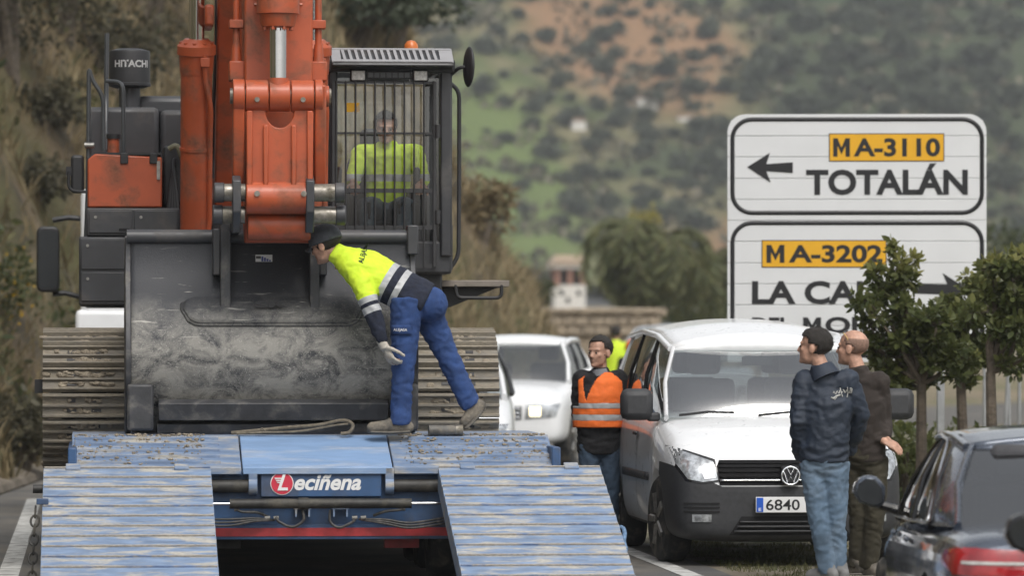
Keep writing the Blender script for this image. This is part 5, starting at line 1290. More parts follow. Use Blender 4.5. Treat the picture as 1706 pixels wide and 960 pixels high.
def greenhouse(t, B, Rf, kinds, paint, glass, crown=.07, ws_bulge=.06, pil=.05, front=True, rear=True, black=None):
    """B, Rf: left belt / roof points front to back; kinds: 'g' glass or 'p' paint per bay"""
    B = [Vector(p) for p in B]; Rf = [Vector(p) for p in Rf]; mx = lambda p: Vector((-p.x, p.y, p.z))
    rows = []
    for r in Rf:
        rows.append([(r.x * f, r.y, r.z + crown * (1 - abs(f) ** 2.2)) for f in [-1 + 2 * i / 12 for i in range(13)]])
    n = 5; dense = []
    for i in range(len(rows) - 1):
        for k in range(n):
            q = k / n; dense.append([tuple(Vector(a).lerp(Vector(b), q)) for a, b in zip(rows[i], rows[i + 1])])
    dense.append(rows[-1])
    MB().loft(dense, close=False).build('roof', paint, t, 60, thick=.03)
    for s in (0, 1):
        b = [mx(p) if s else p for p in B]; r = [mx(p) if s else p for p in Rf]; out = V(.035 if s else -.035, 0, 0)
        for i, k in enumerate(kinds):
            mb = MB(); mb.patch(b[i], b[i + 1], r[i + 1], r[i], 8, 5, out)
            if k == 'g': mb.build('side_window', glass, t, 60)
            else: mb.build('quarter_panel', paint, t, 60, thick=.02)
        for i in range(len(b)):
            if 0 < i < len(kinds) and kinds[i] == 'p' and kinds[i - 1] == 'p': continue
            ins = out * -.2; MB().tube([b[i] + ins, (b[i] + r[i]) / 2 + out * .8, r[i] + ins], [pil * 1.1, pil, pil], 8, side=(0, 1, 0), flat=.55).build('pillar', (black or paint) if 0 < i < len(b) - 1 else paint, t, 60)
        MB().tube([p + out * .3 for p in r], pil * .8, 8).build('roof_rail', paint, t, 60)
    for flag, i, bu, nm in ((front, 0, V(0, -ws_bulge, ws_bulge * .3), 'windscreen'), (rear, -1, V(0, ws_bulge, ws_bulge * .3), 'rear_window')):
        if not flag: continue
        MB().patch(B[i], mx(B[i]), mx(Rf[i]) + V(0, 0, 0), Rf[i], 14, 8, bu).build(nm, glass, t, 60)
        q = [Rf[i] + (mx(Rf[i]) - Rf[i]) * k / 10 + V(0, 0, crown * (1 - abs(2 * k / 10 - 1) ** 2.2)) for k in range(11)]
        MB().loft([[tuple(p) for p in q], [tuple(Rf[i] + (mx(Rf[i]) - Rf[i]) * k / 10 + bu * .25 * (4 * k / 10 * (1 - k / 10)) - V(0, 0, .03)) for k in range(11)]], close=False).build('header', paint, t, 60, thick=.02)
def seats(t, ys, z, xs=(-.36, .36), m=None):
    for y in ys:
        for x in xs:
            s_ = MB().box(x - .24, x + .24, y, y + .14, z, z + .55).build('seat_back', m or M_['seat'], t, bevel=.05)
            MB().box(x - .13, x + .13, y + .02, y + .11, z + .58, z + .78).build('headrest', m or M_['seat'], s_, bevel=.04)
M_['seat'] = pm('seat_cloth', (.06, .06, .065), .9)
M_['autoglass'] = glassmat('car_glass', (.55, .6, .6), .16, .02)
M_['vanglass'] = glassmat('van_glass', (.74, .8, .8), .28, .02)
M_['bumper'] = pm('grey_bumper_plastic', (.032, .033, .036), .55, var=.15, scale=30, bump=.15, bscale=400)
M_['headlamp'] = pm('headlamp_glass', (.42, .44, .46), .08, metal=.5, var=.5, scale=22, coat=1)
M_['lit'] = emit('lit_headlamp', (1, .86, .55), 1.6)
M_['taillamp'] = pm('red_lamp', (.30, .008, .012), .12, var=.3, scale=10, coat=1)
M_['mattblack'] = pm('matt_black_plastic', (.012, .012, .013), .85, var=.1, spec=.15)
M_['glossblack'] = pm('gloss_black', (.012, .012, .013), .15, var=.1)
def door_mirror(t, x, y, z, m, s=1, glass=None, w=.2, h=.17):
    o = MB().tube([(x, y, z - h * .1), (x + s * .5 * w, y - .02, z), (x + s * w, y + .0, z + .01)], [h * .42, h * .55, h * .42], 14, side=(0, 0, 1), flat=.55, rnd=True).build('door_mirror', m, t, smooth=70)
    MB().tube([(x - s * .08, y + .03, z - h * .5), (x + s * .06, y + .01, z - h * .25)], .03, 8).build('mirror_foot', m, o)
    return o

# --- white van
VN = empty('white_van', (px(1316, 0, 35.3).x, 35.3, 0), YAW, 'white passenger van parked on the verge with dark bumper and plate 6840', 'van')
st = [(0, .26, .58, .60, .56, .01), (.03, .2, .70, .74, .68, .012), (.10, .18, .80, .82, .75, .02), (.24, .17, .885, .865, .79, .03), (.5, .17, .955, .885, .80, .045), (.85, .17, 1.03, .893, .81, .045), (1.1, .18, 1.075, .895, .83, .04), (1.6, .2, 1.10, .897, .86, .01), (2.8, .2, 1.11, .897, .865, 0), (4.0, .2, 1.11, .89, .86, 0), (4.33, .25, 1.09, .86, .83, 0), (4.4, .32, 1.05, .8, .78, 0)]
me = body_mesh(st, (.86, 3.52), .325, .9)
def vb(c):
    lim = .59 + max(0, abs(c.x) - .5) * .45
    return 'd' if c.y < .72 and c.z < lim else 'l' if c.z < .27 and .9 < c.y < 4 else 'w'
bv_ = bvh_of(me)
split_mesh(me, {'w': ('body', M_['white_paint']), 'd': ('front_bumper', M_['bumper']), 'l': ('sill', M_['bumper'])}, VN, vb, [(V(0, .72, 0), V(0, 1, 0)), (V(0, 0, .59), V(0, 0, 1)), (V(.5, 0, .59), V(-.45, 0, 1)), (V(-.5, 0, .59), V(.45, 0, 1)), (V(0, 0, .27), V(0, 0, 1))])
greenhouse(VN, [(-.80, 1.02, 1.08), (-.86, 2.05, 1.10), (-.87, 3.15, 1.11), (-.85, 4.25, 1.10)], [(-.665, 1.72, 1.60), (-.70, 2.25, 1.70), (-.70, 3.2, 1.735), (-.68, 4.22, 1.70)], 'ggg', M_['white_paint'], M_['vanglass'], .09, .10, .03, black=M_['glossblack'])
MB().box(-.8, .8, 1.15, 1.75, .85, 1.04).build('dashboard', M_['seat'], VN, bevel=.06)
MB().tube([(.36 + .18 * math.cos(a), 1.72 - .06 * math.sin(a), 1.06 + .17 * math.sin(a)) for a in [2 * PI * k / 20 for k in range(21)]], .016, 6, cap=False).build('steering_wheel', M_['black'], VN)
seats(VN, (2.1, 3.1), .82)
MB().box(-.12, .12, 1.72, 1.75, 1.47, 1.54).build('interior_mirror', M_['black'], VN, bevel=.01)
# grille, headlamps, badge, plate
panel([(-.52, .60), (.52, .60), (.535, .74), (.515, .785), (-.515, .785), (-.535, .74)], bv_, 'y', .006, 'grille', M_['mattblack'], VN)
for z in (.665, .70, .735, .765): panel([(-.52, z - .006), (.52, z - .006), (.52, z + .006), (-.52, z + .006)], bv_, 'y', .012, 'grille_bar', M_['mattblack'], VN, thick=.004)
panel([(-.52, .632), (.52, .632), (.52, .643), (-.52, .643)], bv_, 'y', .02, 'grille_trim', M_['chrome'], VN, thick=.004)
for s_ in (-1, 1):
    hl = panel([(s_ * .53, .64), (s_ * .64, .625), (s_ * .75, .645), (s_ * .825, .76), (s_ * .84, .87), (s_ * .75, .845), (s_ * .56, .775)][::s_], bv_, 'y', .008, 'headlamp', M_['headlamp'], VN, .03)
    panel([(s_ * .55, .655), (s_ * .63, .645), (s_ * .65, .70), (s_ * .57, .745)][::s_], bv_, 'y', .014, 'lamp_bowl', M_['chrome'], hl, .03)
    hb = panel([(s_ * .515, .625), (s_ * .65, .61), (s_ * .765, .63), (s_ * .845, .755), (s_ * .85, .885), (s_ * .755, .86), (s_ * .545, .79)][::s_], bv_, 'y', .004, 'lamp_surround', M_['glossblack'], VN, .03)
    fg = panel([(s_ * .58, .33), (s_ * .72, .33), (s_ * .72, .385), (s_ * .58, .385)][::s_], bv_, 'y', .01, 'fog_lamp', M_['headlamp'], VN, .03)
    for z in (.40, .43, .46): panel([(s_ * .52, z), (s_ * .78, z), (s_ * .78, z + .012), (s_ * .52, z + .012)][::s_], bv_, 'y', .008, 'bumper_groove', M_['void'], VN)
panel([(-.45, .23), (.45, .23), (.36, .37), (-.36, .37)], bv_, 'y', .006, 'air_intake', M_['void'], VN)
for z in (.26, .295, .33): panel([(-.43 + (z - .23) * .6, z - .007), (.43 - (z - .23) * .6, z - .007), (.43 - (z - .23) * .6, z + .007), (-.43 + (z - .23) * .6, z + .007)], bv_, 'y', .014, 'intake_bar', M_['bumper'], VN, thick=.008)
bz, by = .67, -.035
bd_ = MB().lathe([(.0, 0), (.062, 0), (.066, .02)], (0, by + .002, bz), 'y', 32).build('badge', M_['glossblack'], VN)
MB().tube([(.066 * math.cos(a), by - .002, bz + .066 * math.sin(a)) for a in [2 * PI * k / 32 for k in range(33)]], .007, 8, cap=False).build('badge_ring', M_['chrome'], bd_)
for P in ([(-.024, .054), (0, .006), (.024, .054)], [(-.05, .03), (-.022, -.05), (0, -.006), (.022, -.05), (.05, .03)]):
    MB().tube([(x, by - .005, bz + z) for x, z in P], .007, 6).build('badge_letter', M_['chrome'], bd_)
MB().box(-.07, .07, by + .004, .06, bz - .07, bz + .07).build('badge_mount', M_['glossblack'], VN, bevel=.02)
np_ = MB().box(-.26, .26, -.055, -.045, .40, .515).build('number_plate', M_['white'], VN, bevel=.003)
MB().box(-.255, -.205, -.0575, -.0555, .405, .51).build('country_band', pm('plate_blue', (.02, .1, .5), .4), np_)
fit_text('E', -.24, -.22, .412, .435, -.0576, M_['white'], np_, bold=.02)
fit_text('6840', -.185, .065, .418, .497, -.0562, M_['sblack'], np_, bold=.012)
MB().box(-.26, .26, -.045, .03, .42, .5).build('plate_mount', M_['bumper'], VN)
for s_ in (-1, 1):
    vm_ = MB().box(s_ * 1.0 - .125, s_ * 1.0 + .125, 1.12, 1.24, 1.06, 1.30).build('door_mirror', M_['bumper'], VN, bevel=.055); MB().box(s_ * .87 - .05, s_ * .87 + .05, 1.15, 1.23, 1.05, 1.12).build('mirror_foot', M_['bumper'], vm_, bevel=.02)
    for y in (2.08, 2.18): panel([(y - .05, .93), (y + .05, .93), (y + .05, .955), (y - .05, .955)], bv_, 'x', .02, 'door_handle', M_['black'], VN, .05, -s_ if s_ > 0 else 1, thick=.02)
    panel([(1.3, .60), (3.0, .60), (3.0, .66), (1.3, .66)], bv_, 'x', .012, 'rub_strip', M_['bumper'], VN, .2, -s_, thick=.012)
    for y in (1.12, 2.12, 3.12): panel([(y, .3), (y + .008, .3), (y + .008, 1.06), (y, 1.06)], bv_, 'x', .002, 'door_gap', M_['void'], VN, .05, -s_)
    wheel(VN, s_ * .78, .86, .325, .21, R(7)); wheel(VN, s_ * .78, 3.52, .325, .21)
for x0, x1 in ((-.70, -.28), (-.1, .42)): MB().tube([(x0, .98, 1.10), ((x0 + x1) / 2, .955, 1.125), (x1, .99, 1.12)], .01, 6).build('wiper', M_['black'], VN)

# --- white pickup with lit lamp, white car in front of it, silver car behind
def simple_car(name, loc, yaw, label, st, B, Rf, kinds, paint, wheels, wr, hw, cat, lit=False, grille=(.35, .62, .86), lampz=(.72, .9), bump=.5, crown=.06, lower=None):
    t = empty(name, loc, yaw, label, cat); me = body_mesh(st, wheels, wr, hw); bv = bvh_of(me)
    split_mesh(me, {'w': ('body', paint), 'd': ('front_bumper', lower or paint)}, t, lambda c: 'd' if c.y < .5 and c.z < bump else 'w', [(V(0, 0, bump), V(0, 0, 1))])
    greenhouse(t, B, Rf, kinds, paint, M_['autoglass'], crown, .07, .05, black=M_['glossblack'])
    gx, g0, g1 = grille; panel([(-gx, g0), (gx, g0), (gx, g1), (-gx, g1)], bv, 'y', .008, 'grille', M_['glossblack'], t)
    for k in range(3): z = g0 + (g1 - g0) * (k + .5) / 3; panel([(-gx * .95, z - .012), (gx * .95, z - .012), (gx * .95, z + .012), (-gx * .95, z + .012)], bv, 'y', .018, 'grille_bar', M_['chrome'], t, thick=.008)
    for s_ in (-1, 1):
        l0, l1 = lampz; h = panel([(s_ * (gx + .04), l0), (s_ * hw * .86, l0 + .03), (s_ * hw * .92, l1), (s_ * (gx + .06), l1 - .02)][::s_], bv, 'y', .008, 'headlamp', M_['headlamp'], t, .03)
        if lit: panel([(s_ * (gx + .1), l0 + .04), (s_ * (gx + .24), l0 + .04), (s_ * (gx + .24), l1 - .04), (s_ * (gx + .1), l1 - .04)][::s_], bv, 'y', .014, 'bulb', M_['lit'], h, .03)
        if name != 'white_car': door_mirror(t, s_ * (hw + .01), Vector(B[0]).y + .25, Vector(B[0]).z + .08, paint, s_, None, .2, .19)
        for y in wheels: wheel(t, s_ * (hw - .12), y, wr, .22)
    y0 = Vector(B[0]).y; MB().box(-hw * .85, hw * .85, y0 + .15, y0 + .6, Vector(B[0]).z - .25, Vector(B[0]).z - .06).build('dashboard', M_['seat'], t, bevel=.05)
    seats(t, (y0 + 1.15,), Vector(B[0]).z - .3)
    MB().box(-.22, .22, -.06, .02, bump - .1, bump).build('number_plate', M_['white'], t)
    return t
M_['silver'] = pm('silver_paint', (.42, .44, .46), .3, metal=.3, var=.04, coat=.6)
st = [(0, .42, .80, .62, .56, .01), (.04, .36, .90, .78, .70, .02), (.15, .34, .97, .85, .78, .04), (.5, .34, 1.03, .885, .80, .06), (1.0, .34, 1.09, .89, .81, .06), (1.4, .36, 1.12, .89, .83, .03), (2.2, .36, 1.12, .89, .85, 0), (3.5, .36, 1.12, .89, .85, 0), (5.0, .4, 1.1, .88, .84, 0), (5.15, .45, 1.08, .85, .82, 0)]
simple_car('pickup_truck', (px(824, 0, 60).x, 60, 0), R(-8), 'white pickup with glowing headlamp waiting behind the excavator track', st, [(-.78, 1.22, 1.11), (-.84, 1.95, 1.12), (-.85, 2.85, 1.12), (-.83, 3.5, 1.12)], [(-.62, 1.85, 1.60), (-.65, 2.2, 1.65), (-.65, 2.9, 1.65), (-.62, 3.3, 1.60)], 'ggg', M_['white_paint'], (.95, 3.95), .38, .89, 'pickup', True, (.34, .66, .82), (.66, .86), .58)
st = [(0, .3, .66, .6, .55, .01), (.04, .24, .78, .76, .68, .02), (.15, .22, .88, .84, .76, .04), (.5, .22, .98, .88, .79, .05), (1.0, .22, 1.06, .885, .8, .05), (1.4, .24, 1.1, .89, .83, .02), (2.6, .24, 1.1, .89, .85, 0), (4.0, .24, 1.1, .88, .84, 0), (4.4, .3, 1.06, .83, .8, 0)]
GB = [(-.78, 1.1, 1.08), (-.85, 2.0, 1.1), (-.86, 3.0, 1.1), (-.83, 4.2, 1.1)]; GR = [(-.64, 1.75, 1.52), (-.67, 2.2, 1.58), (-.67, 3.1, 1.58), (-.64, 3.95, 1.52)]
simple_car('white_car', (px(860, 0, 47).x - .89, 47.0, 0), R(0), 'white car with grey bumper mostly hidden behind the right track', st, GB, GR, 'ggg', M_['white_paint'], (.85, 3.5), .32, .89, 'car', False, (.35, .55, .7), (.68, .84), .6, lower=pm('dusty_grey_bumper', (.2, .2, .2), .6))
simple_car('silver_car', (px(1040, 0, 93).x, 93, .0), R(-28), 'silver car far down the road behind the yellow jacket', st, [(a, b, c + .1) for a, b, c in GB], [(a, b, c + .3) for a, b, c in GR], 'ggg', M_['silver'], (.85, 3.5), .34, .89, 'car')

# --- dark sedan in front at the right, seen from behind
def sedan(loc, yaw, label, paint):
    t = empty('dark_sedan', loc, yaw, label, 'car')
    st = [(0, .36, .80, .62, .56, .01), (.04, .28, .90, .80, .72, .015), (.16, .24, .945, .865, .78, .02), (.5, .22, .96, .895, .80, .03), (.95, .2, .955, .91, .81, .04), (1.6, .2, .94, .915, .83, .0), (2.6, .2, .92, .915, .84, .0), (3.4, .2, .91, .905, .82, .04), (4.1, .2, .84, .88, .76, .06), (4.6, .24, .72, .8, .68, .04), (4.78, .3, .6, .6, .5, .02)]
    me = body_mesh(st, (.98, 3.78), .335, .92); bv = bvh_of(me)
    link_mesh('body', me, paint, t)
    greenhouse(t, [(-.75, .82, .955), (-.84, 1.30, .95), (-.86, 2.2, .935), (-.86, 3.1, .925), (-.78, 3.75, .93)], [(-.60, 1.62, 1.36), (-.63, 1.95, 1.405), (-.64, 2.45, 1.415), (-.63, 2.85, 1.39), (-.60, 3.0, 1.365)], 'pggg', paint, M_['darkglass'], .045, .05, .035, black=M_['glossblack'])
    for s_ in (-1, 1):
        tl = panel([(s_ * .42, .74), (s_ * .84, .74), (s_ * .868, .80), (s_ * .84, .885), (s_ * .5, .87), (s_ * .40, .80)][::s_], bv, 'y', .008, 'tail_lamp', M_['taillamp'], t, .03)
        panel([(s_ * .45, .795), (s_ * .82, .80), (s_ * .82, .815), (s_ * .45, .81)][::s_], bv, 'y', .014, 'lamp_strip', M_['lens'], tl, .03)
        panel([(.05, .74), (.42, .80), (.38, .86), (.05, .885)], bv, 'x', .008, 'side_lamp', M_['taillamp'], tl, .03, -s_)
        # bright trim round the side glass
        P = [(-.868, 3.1, .935), (-.872, 2.2, .945), (-.845, 1.42, .96), (-.74, 1.78, 1.25), (-.675, 2.0, 1.39), (-.675, 2.45, 1.42), (-.665, 2.85, 1.39)]
        rail([(-s_ * x, y, z) for x, y, z in P], .008, M_['chrome'], 'window_trim', t)
        mh_ = MB().prism([(s_ * (.93 + a), 1.07 + b) for a, b in ((0, -.07), (.06, -.095), (.15, -.06), (.185, .0), (.175, .06), (.12, .1), (.05, .095), (.0, .03))], 'y', 3.05, 3.19).build('door_mirror', paint, t, bevel=.03)
        MB().tube([(s_ * .86, 3.14, .97), (s_ * .97, 3.13, 1.0)], [.03, .025], 8).build('mirror_foot', M_['glossblack'], mh_)
        MB().prism([(s_ * (.93 + a), 1.07 + b) for a, b in ((.02, -.055), (.065, -.072), (.14, -.045), (.165, .0), (.155, .05), (.112, .08), (.06, .075), (.022, .02))], 'y', 3.046, 3.06).build('mirror_glass', M_['mirror_glass'], mh_)
        for y in (2.05, 1.35 + 1.6): panel([(y, .83), (y + .2, .835), (y + .2, .86), (y, .855)], bv, 'x', .022, 'door_handle', paint, t, .05, -s_, thick=.02)
        for y in (2.18, 3.15): panel([(y, .3), (y + .008, .3), (y + .008, .9), (y, .9)], bv, 'x', .002, 'door_gap', M_['void'], t, .05, -s_)
        for y in (.98, 3.78): wheel(t, s_ * .80, y, .335, .22, 0, M_['steel'])
    panel([(-.56, .93), (.56, .93), (.56, .936), (-.56, .936)], bv, 'y', .003, 'boot_gap', M_['void'], t)
    MB().box(-.26, .26, -.02, .03, .56, .67).build('number_plate', M_['white'], t)
    seats(t, (1.5, 2.5), .6); MB().box(-.75, .75, 3.1, 3.6, .7, .9).build('dashboard', M_['seat'], t, bevel=.05)
    return t
M_['sedan'] = pm('dark_blue_grey_paint', (.075, .09, .12), .28, metal=.6, var=.05, coat=1)
M_['darkglass'] = glassmat('tinted_glass', (.2, .21, .22), .2, .02)
sedan((3.10, 24.5, -.272), R(.5), 'dark blue grey sedan with red tail lamp in the lower right corner', M_['sedan'])
sedan((3.33, 18.5, -.272), R(0), 'black car outside the frame with only its door mirror showing', M_['glossblack'])

# ------------------------------------------------------------------ small things on the trailer tail
tl = lambda x, y, z=0: Matrix.LocRotScale(Vector(o_), Matrix.Rotation(yw, 3, 'Z').to_euler(), None) @ Vector((x, y, z))
c = px(742, 716, 33.74)
ro = empty('steel_pin', (c.x, c.y, 1.0), R(8), 'short worn steel pin lying on the deck near the worker', 'pin')
MB().cyl((-.12, 0, .036), (.07, 0, .036), .036, n=24).build('shaft', pm('worn_pin', (.13, .125, .115), .6, metal=.3, var=.3, scale=12, dirt=(.25, .22, .18), damt=.45, dscale=9), ro, bevel=.004)
MB().cyl((.07, 0, .037), (.125, -.004, .037), .037, n=24).build('pin_end', M_['pin_steel'], ro, bevel=.004)
s0 = F / 33.7
def dk(X, Y, y=0): return V((X - 500) / s0, y, (724 - Y) / s0 + .004)
b0 = px(500, 724, 33.7)
st_ = empty('strap', (b0.x, 33.7, 1.0), 0, 'dirty webbing strap looped on the deck below the bucket', 'strap')
web = pm('dirty_webbing', (.14, .12, .09), .9, var=.3, scale=30)
hose([dk(385, 721), dk(430, 717, .02), dk(480, 712, .03), dk(530, 708, .03), dk(572, 700, .0), dk(588, 708, -.02), dk(582, 720, -.03), dk(568, 722, -.03)], .013, 'webbing', web, st_)
hose([dk(395, 722, -.05), dk(440, 720, -.05), dk(500, 718, -.04), dk(560, 708, -.04), dk(580, 706, -.03)], .008, 'webbing', web, st_)
hose([dk(432, 721, -.04), dk(437, 713, -.04), dk(445, 721, -.05)], .006, 'webbing', web, st_)
# ------------------------------------------------------------------ people
M_['skin'] = pm('skin', (.46, .265, .19), .5, var=.22, scale=25, spec=.4)
M_['hair'] = pm('dark_hair', (.02, .016, .013), .6, var=.4, scale=60, bump=.6, bscale=200)
M_['eye'] = pm('eye', (.03, .02, .015), .2)
def basis(f, up=(0, 0, 1)):
    f = Vector(f).normalized(); r = f.cross(Vector(up)).normalized(); u = r.cross(f); return f, r, u      # forward, right, up
def head_shape(mb, c, f, up=(0, 0, 1), k=1.0):
    f, r, u = basis(f, up); c = Vector(c); M = Matrix((r, f, u)).transposed()
    def P(x, y, z): return c + (r * x + f * y + u * z) * k
    def B(x, y, z, a, b, h): mb.ball(P(x, y, z), a * k, b * k, h * k, 16, 11, M)
    B(0, -.012, .032, .077, .096, .084); B(0, .022, -.03, .062, .072, .085); B(0, .045, -.08, .042, .042, .035); B(0, .03, -.07, .056, .05, .04)
    B(0, .066, .018, .052, .026, .016)                      # brow
    for s in (-1, 1):
        B(s * .04, .058, -.024, .019, .02, .018); B(s * .076, -.006, -.012, .012, .022, .034)   # cheek, ear
    mb.tube([P(0, .084, .008), P(0, .093, -.014), P(0, .099, -.03)], [.008 * k, .0105 * k, .013 * k], 10, rnd=True)
    B(0, .08, -.062, .019, .011, .006); B(0, .079, -.0705, .017, .011, .006); B(0, .076, -.096, .022, .016, .016)
    return P
def hair_cap(c, f, up, k, m, parent, cut, low=-.05, thick=1.05, rough=.004, name='hair'):
    """shell over the skull; cut(x,y,z) in head axes says where it grows"""
    k *= 1.1; f, r, u = basis(f, up); c = Vector(c); mb = MB(); nu, nv = 40, 26
    vs = []; ok = []
    for j in range(nv + 1):
        t = PI * j / nv
        for i in range(nu):
            a = 2 * PI * i / nu; x, y, z = .077 * math.sin(t) * math.cos(a), .096 * math.sin(t) * math.sin(a), .084 * math.cos(t)
            s_ = thick + rough / .08 * noise.noise((x * 60, y * 60, z * 60)); x *= s_; y *= s_; z *= s_; y -= .012; z += .032
            if z < -.01 and y < 0: y *= 1 - .35 * min(1, (-.01 - z) / .06)
            vs.append(c + (r * x + f * y + u * z) * k); ok.append(cut(x, y, z))
    fs = []
    for j in range(nv):
        for i in range(nu):
            q = (j * nu + i, j * nu + (i + 1) % nu, (j + 1) * nu + (i + 1) % nu, (j + 1) * nu + i)
            if sum(ok[v] for v in q) >= 3: fs.append(q)
    o = mb.add(vs, fs).build(name, m, parent, smooth=80, thick=.008 * k)
    if name == 'hair':
        idx = sorted({v for f_ in fs for v in f_}); cc = np.array([tuple(vs[i]) for i in idx]); nn = cc - np.array([tuple(c + u * .03 * k)]); nn /= np.linalg.norm(nn, axis=1)[:, None]
        rep = 3; cc = np.repeat(cc, rep, 0) + rng.normal(size=(len(cc) * rep, 3)) * .004; nn = np.repeat(nn, rep, 0) * .5 + np.array([tuple(u * -.3 - f * .9)])
        s_ = link_mesh('hair_strands', leaf_mesh('hair_strands', cc, .010, nn, aspect=.18, tint=np.full(len(cc), .5)), m, o); s_['kind'] = 'stuff'
    return o
def hand_shape(mb, w, d, n, curl=.5, k=1.0, thumb=1):
    """palm at wrist w along d, palm normal n; five separate fingers that curl towards n"""
    d = Vector(d).normalized(); n = Vector(n); n = (n - d * n.dot(d)).normalized(); s = d.cross(n) * thumb; w = Vector(w)
    mb.tube([w - d * .01, w + d * .03 * k, w + d * .075 * k, w + d * .09 * k], [.027 * k, .034 * k, .041 * k, .038 * k], 12, side=s, flat=.42, rnd=True)
    for i, (o, L) in enumerate(((.030, .068), (.010, .078), (-.010, .073), (-.029, .057))):
        p = w + d * .088 * k + s * o * k; P = [p - d * .02 * k]; dr = d.copy(); a = curl * .55
        P.append(p)
        for q in (.45, .32, .23):
            dr = (d * math.cos(a) + n * math.sin(a)) + s * o * .6; P.append(P[-1] + dr * L * q * k); a += curl * .65
        mb.tube(P, [.0098 * k, .0098 * k, .0092 * k, .0088 * k, .0078 * k], 8, rnd=True)
    p = w + d * .022 * k + s * .03 * k; P = [p, p + (d * .6 + s * .65 + n * .25) * .035 * k, p + (d * 1.35 + s * .95 + n * .6 * curl * 1.5) * .042 * k, p + (d * 2.1 + s * .95 + n * 1.1 * curl * 1.5) * .042 * k]
    mb.tube(P, [.014 * k, .0125 * k, .011 * k, .009 * k], 8, rnd=True)


def person(name, loc, rz, label, J, head_up=(0, 0, 1), cat='person', parent_loc=None):
    """J: joints in the local frame. body = one continuous skin; clothes follow as children"""
    t = empty(name, loc, rz, label, cat)
    mb = MB(); sd = (J['shr'] - J['shl']).normalized(); hd = (J['hipr'] - J['hipl']).normalized()
    mb.tube([J['pelvis'] + V(0, 0, -.03), J['pelvis'].lerp(J['chest'], .5), J['chest'], J['neck']], [.14, .125, .145, .06], 14, side=sd, flat=.66, rnd=True)
    mb.tube([J['neck'] - (J['head'] - J['neck']) * .35, J['neck'], J['head'] + V(0, 0, -.03)], [.068, .056, .054], 12)
    mb.tube([J['shl'], J['chest'] + (J['shl'] + J['shr'] - J['chest'] * 2) * .5, J['shr']], [.055, .07, .055], 10, rnd=True)
    for s in 'lr':
        mb.tube([J['sh' + s], J['el' + s], J['wr' + s]], [.047, .036, .026], 10, rnd=True)
        hand_shape(mb, J['wr' + s], J['hd' + s], J.get('hn' + s, V(0, -1, 0)), J.get('curl', .5), 1.0, 1 if s == 'l' else -1)
        mb.tube([J['hip' + s], J['kn' + s], J['an' + s]], [.078, .052, .036], 10, rnd=True)
        mb.tube([J['an' + s], J['an' + s] * .4 + J['to' + s] * .6, J['to' + s]], [.022, .02, .016], 8, rnd=True)
    P = head_shape(mb, J['head'], J['face'], J.get('hup', (0, 0, 1)), J.get('hk', 1.1))
    me = remesh(mb, .0062, 3, name='body'); link_mesh('body', me, J.get('skin', M_['skin']), t)
    for s in (-1, 1): MB().ball(P(s * .031, .083, -.004), .012, .006, .0075, 8, 6, Matrix((basis(J['face'])[1], basis(J['face'])[0], basis(J['face'])[2])).transposed()).build('eye', M_['eye'], t)
    return t, P
def jacket(J, wid=1.0, sleeve=1.0, hem=None, loose=.02, arms='lr', disp=.008, collar=.07, voxel=.011, seed=0, to=1.0, depth=.68):
    mb = MB(); sd = (J['shr'] - J['shl']).normalized()
    hem = hem if hem is not None else J['pelvis'] + V(0, 0, -.08)
    mid = J['pelvis'].lerp(J['chest'], .5); sw = (J['shr'] - J['shl']).length / 2
    up = (J['neck'] - J['chest']).normalized()
    mb.tube([hem, J['pelvis'].lerp(hem, .4), mid, J['chest'], J['chest'].lerp(J['neck'], .55), J['neck'] - up * .01], [.166 * wid, .174 * wid, .172 * wid, .19 * wid, sw * .86, .075], 22, side=sd, flat=[depth, depth, depth + .02, depth, .62, .9])
    mb.tube([J['neck'] - up * .05, J['neck'] + up * (collar - .04)], [.08, collar + .002], 16, side=sd, flat=.95)
    c2 = J['chest'].lerp(J['neck'], .45)
    for s in 'lr':
        mb.tube([c2.lerp(J['sh' + s], .35), J['sh' + s]], [.085, .075], 14, rnd=True)
        if s in arms:
            w = J['el' + s].lerp(J['wr' + s], to)
            mb.tube([J['sh' + s], J['sh' + s].lerp(J['el' + s], .5), J['el' + s], J['el' + s].lerp(w, .55), w], [.072 * sleeve, .066 * sleeve, .058 * sleeve, .053 * sleeve, .043 * sleeve], 14, rnd=True)
    return remesh(mb, voxel, 5, disp, .11, 'clothing')
def trousers(J, wid=1.0, disp=.007, voxel=.011):
    mb = MB(); hd = (J['hipr'] - J['hipl']).normalized(); up = (J['chest'] - J['pelvis']).normalized()
    mb.tube([J['pelvis'] + up * .03, J['pelvis'] - up * .01, (J['hipl'] + J['hipr']) / 2 - up * .02], [.158 * wid, .168 * wid, .155 * wid], 18, side=hd, flat=.72, rnd=True)
    if 'butt' in J: mb.ball(J['butt'][0], J['butt'][1], J['butt'][1] * 1.15, J['butt'][1])
    for s in 'lr':
        a = J['an' + s]; kn = J['kn' + s]
        mb.tube([J['hip' + s] + (J['hip' + s] - kn).normalized() * .02, J['hip' + s].lerp(kn, .45), kn, kn.lerp(a, .5), a + (kn - a).normalized() * -.035], [.104 * wid, .092 * wid, .073 * wid, .066 * wid, .064 * wid], 14, rnd=False)
    return remesh(mb, voxel, 4, disp, .10, 'trousers')
